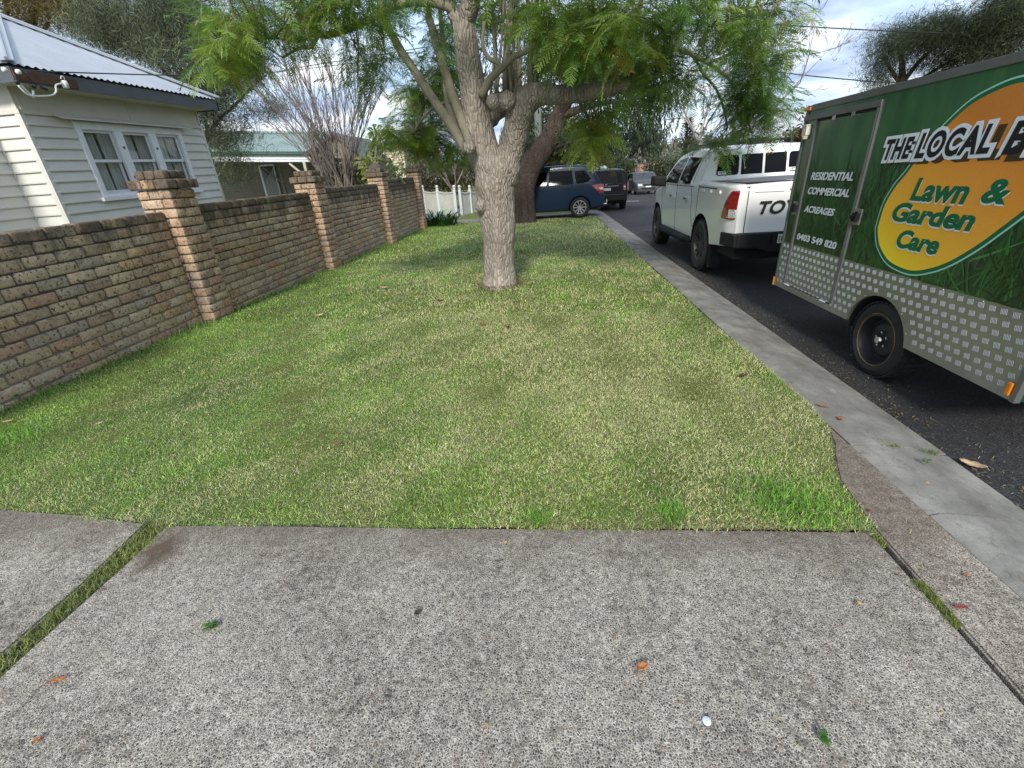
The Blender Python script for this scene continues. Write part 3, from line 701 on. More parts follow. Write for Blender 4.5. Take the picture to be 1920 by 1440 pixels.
M_CURTAIN = simple('grey_curtain', (.85,.80,.76), .9, vary=.15, vscale=3); M_DARKROOM = simple('dark_room', (.10,.09,.08), .9)
M_BLACKP = simple('black_plastic', (.014,.014,.015), .45, vary=.2); M_WHITEP = simple('white_plastic', (.75,.76,.74), .4, vary=.05)

house = thing('weatherboard_house', 'cream weatherboard house with grey corrugated iron roof behind the brick wall', 'house', (HX, 8, 0))
EXP = .142
def boards(m, axis, fixed, a, b, z0, z1, out):
    """bevelled weatherboards; axis is the direction they run along"""
    z = z0
    while z < z1-.01:
        zt = min(z1, z+EXP); lo, hi = .030, .004
        prof = [(0, z-.012), (lo, z-.012), (lo+.002, z+.004), (hi, zt-.012), (0, zt-.012)]
        if axis == 'y': vs = [(fixed+out*p, y, q) for y in (a, b) for p, q in prof]
        else: vs = [(x, fixed+out*p, q) for x in (a, b) for p, q in prof]
        n = 5; m.add(vs, [tuple(range(n)), tuple(range(2*n-1, n-1, -1))]+[(j, (j+1) % n, (j+1) % n+n, j+n) for j in range(n)])
        z += EXP
WY0, WY1, WZ0, WZ1 = 7.06, 9.20, 1.55, 2.59        # outer window frame on the street wall
BZ = 2.635
m = MB()
boards(m, 'y', HX, HY0, WY0+.01, .1, BZ, 1); boards(m, 'y', HX, WY1-.01, HY1, .1, BZ, 1); boards(m, 'y', HX, WY0+.01, WY1-.01, .1, WZ0-.03, 1); boards(m, 'y', HX, WY0, WY1, WZ1+.01, BZ, 1)
boards(m, 'x', HY0, -7.50, HX, .1, BZ, -1)
boards(m, 'y', -7.50, .5, HY0, .1, BZ, 1)
m.shear(SH, HY0).buildw('weatherboards', M_BOARD, house)
m = MB()
m.box((HX-.12, HY0+.001, -.1), (HX-.001, WY0+.05, 3.35)); m.box((HX-.12, WY1-.05, -.1), (HX-.001, HY1-.01, 3.35)); m.box((HX-.12, WY0+.05, -.1), (HX-.001, WY1-.05, WZ0)); m.box((HX-.12, WY0+.05, WZ1-.02), (HX-.001, WY1-.05, 3.35))
m.box((-7.62, .5, -.1), (-7.501, HY0+.001, 2.62)); m.box((-7.501, HY0+.002, -.1), (HX-.12, HY0+.1, 3.35)); m.box((-13, HY1-.13, -.1), (HX-.12, HY1-.012, 3.35))
m.shear(SH, HY0).buildw('wall', M_FRIEZE, house)
m = MB()   # frieze sheet over the boards, with cover strips
m.box((HX-.001, HY0, BZ+.0), (HX+.012, HY1, 3.3)); m.box((-7.5, HY0-.012, BZ), (HX+.012, HY0, 3.3))
m.box((HX+.012, HY0-.02, BZ-.002), (HX+.034, HY1+.02, BZ+.05)); m.box((-7.5, HY0-.034, BZ-.002), (HX+.034, HY0-.012, BZ+.05))
for y in (HY0+.02, 8.17, HY1-.04): m.box((HX+.012, y, BZ+.05), (HX+.024, y+.035, 3.3))
m.box((-7.0-.04, HY0-.024, BZ+.05), (HX+.012, HY0-.012, 3.3))
m.shear(SH, HY0).buildw('frieze', M_FRIEZE, house)
m = MB()   # corner stops
m.cut().box((HX-.002, HY0-.028, .1), (HX+.028, HY0+.03, BZ)); m.cut().box((HX-.05, HY0-.030, .1), (HX-.002, HY0-.002, BZ)); m.cut().box((HX-.002, HY1-.04, .1), (HX+.028, HY1+.016, BZ)); m.cut().box((-7.5, HY0-.03, .1), (-7.465, HY0-.001, BZ))
m.shear(SH, HY0).pieces('corner_board', M_BOARD, house, off=tuple(house.location))
# window: three double-hung lights
m = MB()
FX = HX+.045
m.box((HX, WY0, WZ0), (FX, WY0+.09, WZ1)); m.box((HX, WY1-.09, WZ0), (FX, WY1, WZ1)); m.box((HX, WY0+.09, WZ1-.10), (FX, WY1-.09, WZ1))
LW = (WY1-WY0-.18-2*.15)/3; lights = []
for i in range(3):
    a = WY0+.09+i*(LW+.15); lights.append((a, a+LW))
    if i < 2: m.box((HX, a+LW, WZ0), (FX, a+LW+.15, WZ1-.10))
m.box((HX, WY0+.09, WZ0), (HX+.03, WY1-.09, WZ0+.05))
wf = m.shear(SH, HY0).buildw('window', M_WHITE, house, bevel=.004)
m = MB(); m.box((HX-.0, WY0-.05, WZ0-.055), (HX+.085, WY1+.05, WZ0-.002)); m.shear(SH, HY0).buildw('sill', M_WHITE, wf, bevel=.004) if False else None
m = MB(); m.box((HX+.002, WY0-.05, WZ0-.055), (HX+.085, WY1+.05, WZ0-.002)); o = m.shear(SH, HY0).build('sill', M_WHITE, wf, off=tuple(house.location), bevel=.004)
for a, b in lights:
    z0, z1 = WZ0+.05, WZ1-.10; zm_ = (z0+z1)/2+.02; m = MB()
    for (lo, hi, xo) in ((zm_-.02, z1, -.004), (z0, zm_+.02, -.034)):
        x0, x1 = HX+xo-.03, HX+xo
        m.box((x0, a, lo), (x1, a+.035, hi)); m.box((x0, b-.035, lo), (x1, b, hi)); m.box((x0, a+.035, hi-.035), (x1, b-.035, hi)); m.box((x0, a+.035, lo), (x1, b-.035, lo+.04))
    m.shear(SH, HY0).build('sash', M_WHITE, wf, off=tuple(house.location))
    m = MB(); m.box((HX-.026, a+.03, zm_), (HX-.022, b-.03, z1-.02)); m.box((HX-.056, a+.03, z0+.02), (HX-.052, b-.03, zm_)); m.shear(SH, HY0).build('pane', M_PANE, wf, off=tuple(house.location))
    m = MB()   # two hanging curtains with a dark gap between
    for (c0, c1) in ((a+.01, a+LW*.55), (a+LW*.70, b-.01)):
        m.grid(lambda u, v, c0=c0, c1=c1: (HX-.098+.024*math.sin(u*22+c0*9), c0+(c1-c0)*u+.05*(1-v)*(u-.3), z0-.05+(z1-z0+.1)*v), 40, 5)
    m.shear(SH, HY0).build('curtain', M_CURTAIN, wf, off=tuple(house.location), smooth=True)
    m = MB()
    for y in (a-.075, b+.075):
        for z in (z0+.2, z1-.25): m.cut().box((FX, y-.012, z), (FX+.012, y+.012, z+.03))
    m.shear(SH, HY0).pieces('catch', M_WHITE, wf, off=tuple(house.location))
m = MB(); m.box((-9.4, WY0-.6, 1.2), (-9.3, WY1+.5, 2.9)); m.shear(SH, HY0).buildw('room_back', M_DARKROOM, house)
m = MB()   # little timber hood over the window
m.prism([(HX+.0, WZ1+.075), (HX+.02, WZ1+.085), (HX+.17, WZ1+.02), (HX+.165, WZ1+.005)], 'y', WY0-.26, WY1+.17); 
m.v = [(x, y, z) for x, y, z in m.v]
m.shear(SH, HY0).buildw('window_hood', M_BOARD, house)
# roof: corrugated sheets running up from the eave, hipped at the far end
EX, EZ, RY0, RY1 = -6.53, 3.115, 6.08, 9.99
PT_ = math.tan(R(28.5))
def corr(x_e, y0, y1, run, pitch, hipfar, z_e, dirx=-1, lam=.105, amp=.011):
    m = MB(); ny = int((y1-y0)/(lam/6)); nx = 10; vs = []; fs = []; 
    for i in range(ny+1):
        y = y0+(y1-y0)*i/ny; w = amp*math.sin(2*math.pi*y/lam)
        mx = min(run, (y1-y), (y-y0))
        for j in range(nx+1):
            q = mx*j/nx; vs.append((x_e+dirx*q, y, z_e+q*pitch+w))
    m.add(vs, [(i*(nx+1)+j, i*(nx+1)+j+1, (i+1)*(nx+1)+j+1, (i+1)*(nx+1)+j) for i in range(ny) for j in range(nx)])
    return m
RH = (RY1-RY0)/2; RM = (RY0+RY1)/2
m = corr(EX, RY0, RY1, 3.6, PT_, True, EZ)
# far hip face
m.add([(EX, RY1, EZ), (EX-RH, RM, EZ+RH*PT_), (EX-7.2, RM, EZ+RH*PT_), (EX-7.2, RY1, EZ)], [(0,1,2,3)]); m.add([(EX, RY0, EZ), (EX-RH, RM, EZ+RH*PT_), (EX-7.2, RM, EZ+RH*PT_), (EX-7.2, RY0, EZ)], [(3,2,1,0)])
m.add([(-7.49, .5, 2.63), (-7.49, RY0, 2.63), (-13, RY0, 3.0), (-13, .5, 3.0)], [(0,1,2,3)])
m.shear(SH, HY0).buildw('roof', M_IRON, house, smooth=True, fix=False)
m = MB()
for s_, ye, sy in ((0, RY1, -1), (1, RY1, -1), (0, RY0, 1), (1, RY0, 1)):  # folded hip capping, one wing on each roof face
    d0 = np.array([.012, .012, 0]); wv = np.array([.0, sy*.11, .006]) if s_ == 0 else np.array([-.11, 0, .006])
    pa, pb = np.array([EX+.02, ye-sy*.02, EZ+.035]), np.array([EX-RH, RM, EZ+RH*PT_+.035])
    m.add([pa, pb, pb+wv, pa+wv, pa+[0,0,-.012], pb+[0,0,-.012], pb+wv+[0,0,-.012], pa+wv+[0,0,-.012]], [(0,1,2,3),(7,6,5,4),(0,4,5,1),(1,5,6,2),(2,6,7,3),(3,7,4,0)])
for ye in (RY0, RY1): m.tube([(EX+.02, ye, EZ+.04), (EX-RH, RM, EZ+RH*PT_+.04)], .022, 8)
m.shear(SH, HY0).buildw('hip_capping', M_IRON, house, smooth=False)
m = MB(); m.box((EX-.055, RY0+.03, EZ-.19), (EX-.03, RY1-.03, EZ-.025)); m.box((EX-7, RY1-.055, EZ-.19), (EX-.03, RY1-.03, EZ-.025)); m.box((EX-7, RY0+.03, EZ-.19), (EX-.056, RY0+.055, EZ-.025))
m.shear(SH, HY0).buildw('fascia', M_FASCIA, house)
m = MB(); m.box((EX-.029, RY0+.04, EZ-.17), (EX-.012, 6.95, EZ-.06)); m.shear(SH, HY0).buildw('bare_fascia_board', M_TIMBER, house)
m = MB(); m.box((-13, RY0+.06, EZ-.17), (EX-.055, RY1-.06, EZ-.15)); m.shear(SH, HY0).buildw('soffit', M_FRIEZE, house)
# service bracket: insulators and looping cables under the eave
m = MB()
def loop(a, b, c, r=.007): m.tube(curve([a, b, c], 10), r, 6)
q = lambda u, v: PX(u, v, EX+.06)
m.cut().tube(curve([q(34,160), q(48,174), q(62,180), q(95,179), q(105,172), q(105,160), q(117,156)], 6), .011, 6); m.cut().tube(curve([q(35,155), q(50,170), q(64,183)], 6), .008, 6); m.cut().tube([q(62,170), q(63,183)], .012, 6)
m.pieces('service_cable', M_WHITEP, house, smooth=True, off=tuple(house.location))
m = MB(); a = q(122,158)
m.cut().lathe([(.0,-.05),(.034,-.045),(.037,.015),(.03,.04),(.0,.045)], (a[0], a[1], a[2]), n=12); m.tube(curve([q(114,148), q(115,143), q(119,144), q(121,150)], 6), .006, 6)
for u, v in ((8,130),(34,134)): b = q(u, v); m.cut().lathe([(.0,-.03),(.026,-.025),(.03,.0),(.022,.02),(0,.022)], tuple(b), n=10)
m.pieces('insulator', M_WHITEP, house, smooth=True, off=tuple(house.location))
m = MB()
m.cut().tube(curve([q(48,134), q(58,150), q(70,162)], 6), .008, 6); m.cut().tube([q(30,148), q(34,158)], .022, 8); m.cut().tube([q(76,163), q(88,168)], .018, 8); m.cut().tube([q(57,160), q(66,164)], .02, 8)
m.pieces('cable_clamp', M_BLACKP, house, smooth=True, off=tuple(house.location))
# service line from the eave out to the street pole
def wire(pts, r=.008): mm = MB(); mm.tube(curve(pts, 14), r, 5); return mm
a = np.array(q(60, 133)); w_ = wire([a, P(200,138,7.5), P(340,141,9), P(470,139,12), P(600,126,16), P(740,108,21)], .009)
tag(w_.build('service_line', M_BLACKP), 'black service cable running from the house eave into the trees', 'cable')

# ================================================================ HOUSE WITH THE GREEN ROOF (behind, beyond the neighbour's yard)
t = NT('green_roof_iron'); t.set(.45, .3, .5); t.base(t.ramp(t.noise(.8, 6), [(.3, (.20,.275,.25)), (.7, (.29,.37,.34))])); M_GREENROOF = t.m
M_CLAD2 = simple('beige_cladding', (.20,.185,.15), .7, vary=.1); M_CREAM = simple('cream_cladding', (.55,.50,.36), .65, vary=.1, vscale=2)
M_GREENTRIM = simple('green_gutter', (.05,.10,.08), .4); M_CREAMPOST = simple('cream_post_paint', (.60,.55,.42), .5, vary=.08)
h2 = thing('green_roofed_house', 'house with pale green iron roof and braced verandah posts behind the brick wall', 'house', (-13, 22, 0))
YF = 22.0
A = P(380, 285, YF); B = P(575, 285, YF); zE = (A[2]+B[2])/2
def shz(x): return A[2]+(B[2]-A[2])*(x-A[0])/(B[0]-A[0])     # eave height follows the fall of the street
rt = P(505, 251, YF+3.2)[2]-shz(P(505, 251, YF+3.2)[0])
m = MB(); xa, xb = A[0]-4, B[0]; nx = 420; vs = []
for i in range(nx+1):
    x = xa+(xb-xa)*i/nx; w_ = .012*math.sin(i*math.pi/3)
    for j in range(5): vs.append((x, YF-.05+3.25*j/4, shz(x)+.02+rt*j/4+w_))
m.add(vs, [(i*5+j, i*5+j+1, (i+1)*5+j+1, (i+1)*5+j) for i in range(nx) for j in range(4)])
m.buildw('roof', M_GREENROOF, h2, smooth=True, fix=False)
m = MB()
for i in range(40):
    x0 = xa+(xb-xa)*i/40; x1 = x0+(xb-xa)/40-.03; m.tube([(x0, YF+3.2, shz(x0)+rt+.05), (x1, YF+3.2, shz(x1)+rt+.05)], .08, 6)
m.buildw('ridge_capping', M_GREENROOF, h2)
m = MB(); m.bar((xa, YF-.12, shz(xa)-.05), (xb, YF-.12, shz(xb)-.05), .13, .12); m.buildw('gutter', M_GREENTRIM, h2)
m = MB()
for dz, hh, yy in ((-.22, .16, 0), (-.36, .09, -.03)): m.cut().bar((xa, YF+yy, shz(xa)+dz), (xb+.15, YF+yy, shz(xb+.15)+dz), .06, hh)
m.pieces('verandah_beam', M_WHITE, h2, off=tuple(h2.location))
for (u, sides, mt) in ((398, (1,), 0), (571, (-1,), 0)):
    b = P(u, 305, YF); m = MB(); m.box((b[0]-.06, YF-.06, .0), (b[0]+.06, YF+.06, shz(b[0])-.4)); po = m.buildw('post', M_CREAMPOST, h2)
    m = MB()
    for s_ in sides: m.bar((b[0]+s_*.05, YF, shz(b[0])-1.05), (b[0]+s_*.72, YF, shz(b[0])-.42), .07, .08, (0,1,0))
    m.build('brace', M_CREAMPOST, po, off=tuple(h2.location))
b = P(528, 330, YF+2.6); m = MB(); m.box((b[0]-.06, YF+2.54, 0), (b[0]+.06, YF+2.66, 2.8)); po = m.buildw('post', M_CLAD2, h2)
m = MB(); m.cut().bar((b[0]+.05, YF+2.6, 1.9), (b[0]+.75, YF+2.6, 2.6), .07, .08, (0,1,0)); m.cut().bar((b[0]-.05, YF+2.6, 1.9), (b[0]-.9, YF+2.6, 2.62), .07, .08, (0,1,0)); m.pieces('brace', M_CLAD2, po, off=tuple(h2.location))
m = MB()
m.box((xa, YF+3.9, -.1), (-11.2, YF+4, 3.6)); boards(m, 'x', YF+3.9, xa, -11.2, .2, 3.2, -1); boards(m, 'x', YF+3.9, -11.2, -7.8, .2, 2.9, -1); m.box((-11.2, YF+3.9, -.1), (-7.8, YF+4, 2.95))
m.buildw('wall', M_CLAD2, h2)
d0 = P(484, 305, YF+3.8)[0]; d1 = P(505, 305, YF+3.8)[0]
m = MB(); m.box((d0-.06, YF+3.78, .2), (d0+.05, YF+3.86, 2.75)); m.box((d1+.15, YF+3.78, .2), (d1+.18, YF+3.86, 2.75)); m.box((d0-.06, YF+3.78, 2.75), (d1+.18, YF+3.86, 2.83)); dr = m.buildw('screen_door', M_WHITE, h2)
m = MB()
for i in range(-16, 30):   # diamond grille
    for s_ in (1, -1):
        p0 = np.array([d0+.05, YF+3.80, .2+i*.09]); p1 = p0+np.array([d1+.2-d0, 0, s_*(d1+.2-d0)])
        if p0[2] > .2 and p0[2] < 2.7 and .2 < p1[2] < 2.75: m.bar(p0, p1, .012, .018, (0,1,0))
m.build('grille', M_WHITE, dr, off=tuple(h2.location)); m = MB(); m.box((d0+.05, YF+3.84, .2), (d1+.25, YF+3.85, 2.75)); m.build('door_panel', M_BLACKP, dr, off=tuple(h2.location))
# gabled room beside the verandah
g_a = P(573, 292, YF-.4); g_t = P(624, 250, YF-.4); g_b = P(690, 300, YF-.4)
m = MB(); m.prism([(g_a[0]+.15, g_a[2]-.02), (g_t[0], g_t[2]-.12), (g_b[0]-.15, g_b[2]+.0)], 'y', YF-.2, YF+4); m.box((g_a[0]+.2, YF-.15, -.1), (g_b[0]-.2, YF+4, g_b[2])); boards(m, 'x', YF-.15, g_a[0]+.2, g_b[0]-.2, .2, g_b[2]-.15, -1)
m.buildw('gable', M_CLAD2, h2)
m = MB()
for e_ in (g_a, g_b): m.cut().bar((e_[0], YF+1.8, e_[2]), (g_t[0], YF+1.8, g_t[2]), 4.6, .08, (0,0,1))
m.pieces('gable_roof', M_FASCIA, h2, off=tuple(h2.location))
# cream house further along
h3 = thing('cream_house', 'small cream clad house with dark flat roof behind the third brick pillar', 'house', (-7.5, 25, 0))
c_a = P(700, 290, 25); c_b = P(757, 290, 25); zt = P(730, 270, 25)[2]
m = MB(); m.box((c_a[0]-1.2, 25, -.1), (c_b[0], 30, zt)); boards(m, 'x', 25, c_a[0]-1.2, c_b[0]+.02, .3, zt, -1); m.buildw('wall', M_CREAM, h3)
m = MB(); m.box((c_a[0]-1.8, 24.5, zt+.01), (c_b[0]+.25, 30.3, zt+.10)); m.buildw('roof', M_FASCIA, h3)
w0 = P(706, 297, 24.9); w1 = P(723, 319, 24.9); m = MB()
for a, b in (((w0[0]-.07, 24.93, w1[2]-.07), (w0[0], 24.97, w0[2]+.07)), ((w1[0], 24.93, w1[2]-.07), (w1[0]+.07, 24.97, w0[2]+.07)), ((w0[0], 24.93, w0[2]), (w1[0], 24.97, w0[2]+.07)), ((w0[0], 24.93, w1[2]-.07), (w1[0], 24.97, w1[2])), (((w0[0]+w1[0])/2-.03, 24.93, w1[2]), ((w0[0]+w1[0])/2+.03, 24.97, w0[2]))): m.box(a, b)
wn_ = m.buildw('window', M_WHITE, h3); m = MB(); m.box((w0[0], 24.955, w1[2]), (w1[0], 24.962, w0[2])); m.build('pane', M_GLASS, wn_, off=tuple(h3.location))
# grey paling fence between the yards
M_PALING = simple('grey_weathered_paling', (.17,.155,.135), .9, vary=.35, vscale=8, bump=.2)
a = P(405, 378, 12.5); b = P(585, 359, 12.5)
m = MB(); n = 46
for i in range(n):
    x = a[0]+(b[0]-a[0])*i/n; zt = a[2]+(b[2]-a[2])*i/n+random.uniform(-.012, .012); m.box((x, 12.49+random.uniform(-.004,.004), 0), (x+(b[0]-a[0])/n-.008, 12.51, zt))
pf = thing('paling_fence', 'grey weathered timber paling fence just behind the brick wall', 'fence', ((a[0]+b[0])/2, 12.5, 0)); m.buildw('palings', M_PALING, pf)
m = MB(); m.cut().box((a[0], 12.52, .9), (b[0], 12.57, 1.0)); m.cut().box((a[0], 12.52, .3), (b[0], 12.57, .4)); m.pieces('rail', M_PALING, pf, off=tuple(pf.location))

# ================================================================ WHITE FENCE with ball-topped posts
M_FENCEW = simple('white_fence_panel', (.52,.515,.475), .5, vary=.12, vscale=3); M_POSTB = simple('pale_blue_white_post', (.50,.54,.60), .45, vary=.08)
FA = gfa = np.array(P(790, 398, 23.0)); 
wfence = thing('white_fence', 'low white panel fence with ball topped posts past the end of the brick wall', 'fence', (-4.8, 22.5, 0))
fp = [(792, 23.6), (819, 22.4), (851, 21.2), (861, 21.4), (880, 22.3), (897, 23.2), (915, 24.0), (940, 25.2)]
pp = []
for u, Y in fp:
    b = P(u, 350, Y); pp.append((b[0], Y, b[2]))
    m = MB(); m.box((b[0]-.055, Y-.055, -.05), (b[0]+.055, Y+.055, b[2]-.1)); po = m.buildw('post', M_POSTB, wfence)
    m = MB(); m.lathe([(.07,b[2]-.1),(.075,b[2]-.085),(.03,b[2]-.07),(.055,b[2]-.04),(.072,b[2]),(.055,b[2]+.045),(.02,b[2]+.065),(0.001,b[2]+.068)], (b[0], Y, 0), n=12); m.build('ball_cap', M_FENCEW, po, off=tuple(wfence.location), smooth=True)
for i, (p, q_) in enumerate(zip(pp[:-1], pp[1:])):
    if i == 2: continue
    m = MB(); n = 12
    top = lambda s_: (p[2]+(q_[2]-p[2])*s_)-.22-.05*math.sin(math.pi*s_)
    for k in range(n):
        s0, s1 = k/n, (k+1)/n
        a0 = [p[j]+(q_[j]-p[j])*s0 for j in (0, 1)]; a1 = [p[j]+(q_[j]-p[j])*s1 for j in (0, 1)]
        m.add([(a0[0], a0[1]-.02, .0), (a1[0], a1[1]-.02, .0), (a1[0], a1[1]-.02, top(s1)), (a0[0], a0[1]-.02, top(s0)), (a0[0], a0[1]+.02, .0), (a1[0], a1[1]+.02, .0), (a1[0], a1[1]+.02, top(s1)), (a0[0], a0[1]+.02, top(s0))],
              [(0,1,2,3),(5,4,7,6),(3,2,6,7),(0,4,5,1)]+([(0,3,7,4)] if k == 0 else [])+([(1,5,6,2)] if k == n-1 else []))
        m.bar((a0[0], a0[1], top(s0)), (a1[0], a1[1], top(s1)), .075, .06)
    m.buildw('panel', M_FENCEW, wfence)

# ================================================================ POLES AND WIRES
M_POLE = simple('weathered_pole_timber', (.26,.235,.20), .85, vary=.25, vscale=5, bump=.2)
pl = P(1192, 352, 46); t_ = P(1207, 262, 46)
m = MB(); m.tube([(pl[0], 46, zf(46)-.3), (t_[0]-.1, 46, t_[2]+2.6)], [.17, .12], 10); 
pole = thing('power_pole', 'pale leaning timber power pole far down the street beside the silver car', 'pole', (pl[0], 46, zf(46))); m.buildw('shaft', M_POLE, pole, smooth=True)
m = MB(); m.bar((t_[0]-1.1, 46, t_[2]+2.1), (t_[0]+.9, 46, t_[2]+2.1), .1, .12); m.buildw('crossarm', M_POLE, pole)
p0 = P(1011, 330, 21.5); m = MB(); m.tube([(p0[0], 21.5, 0), (p0[0]+.05, 21.5, 8.5)], [.16, .13], 12)
tag(m.build('street_pole', simple('grey_green_pole', (.28,.31,.28), .8, vary=.15, vscale=3), smooth=True), 'grey green street pole just behind the leaning gum trunk', 'pole')
p0 = P(1026, 60, 11.5); 
for pts, lab in (([P(1380,40,24), P(1466,47,24), P(1620,56,24), P(1760,62,24), P(1990,70,24)], 'upper black power line crossing the sky above the white ute'),
                 ([P(1380,124,24), P(1490,139,24), P(1590,149,24), P(1660,154,24), P(1990,166,24)], 'lower black power line crossing the sky above the trailer')):
    tag(wire(pts, .022).build('power_line', M_BLACKP), lab, 'power line', 'power lines over the street')
tag(wire([P(500,138,20), P(600,120,20), P(700,105,20), P(800,88,20)], .014).build('power_line', M_BLACKP), 'thin black line above the bare crepe myrtle', 'power line', 'power lines over the street')
# ================================================================ VEHICLES
def paint(name, c, rough=.28, metal=0, vary=.04, dirt=.25, coat=.8, spec=.5):
    t = NT(name); t.set(rough, metal, spec, coat, .04)
    d = t.ramp(t.noise(2.2, 6, .6), [(.45, (0,0,0)), (.85, (dirt,)*3)])
    t.base(t.mix(d, c, tuple(x*.55+.05 for x in c))); return t.m
M_WHITECAR = paint('white_car_paint', (.80,.81,.80), dirt=.12); M_BLUECAR = paint('blue_car_paint', (.008,.022,.048), .42, .0, dirt=.05, coat=.05, spec=.2); M_BLACKCAR = paint('black_car_paint', (.004,.0045,.0055), .30, dirt=.03, coat=0, spec=.2); M_SILVER = paint('silver_car_paint', (.055,.06,.067), .38, .2, coat=.05, spec=.3); M_GREYCAR = paint('dark_grey_car_paint', (.035,.038,.045), .25, .3)
t = NT('tinted_glass'); t.set(.04, 0, .14, 0, .01); t.base((.004,.0045,.005)); M_TINT = t.m
M_TRIM = simple('black_trim', (.014,.014,.0155), .6, spec=.2, vary=.2); M_TYRE = simple('tyre_rubber', (.017,.017,.017), .85, vary=.35, vscale=14, bump=.15); M_UNDER = simple('dark_underbody', (.008,.008,.008), .95)
M_ALLOY = simple('alloy_rim', (.40,.41,.42), .35, .7, vary=.08); M_DKALLOY = simple('dark_grey_rim', (.075,.075,.078), .45, .5, vary=.15); M_CHROME = simple('chrome', (.62,.63,.64), .12, 1, vary=.03)
t = NT('red_lamp'); t.set(.08, 0, .6, 1, .02); t.base(t.ramp(t.noise(30, 2), [(.3, (.16,.004,.008)), (.7, (.36,.008,.014))])); M_RED = t.m
t = NT('clear_lamp'); t.set(.08, 0, .6, 1, .02); t.base(t.ramp(t.voro(60), [(.2, (.22,.22,.22)), (.6, (.65,.66,.66))])); M_LAMP = t.m
M_AMBER = simple('amber_lamp', (.62,.19,.01), .2, vary=.1); M_PLATE = simple('number_plate_white', (.62,.63,.60), .5, vary=.05); M_INK = simple('black_ink', (.012,.012,.012), .6)
M_SEAM = simple('panel_gap', (.012,.012,.013), .8)

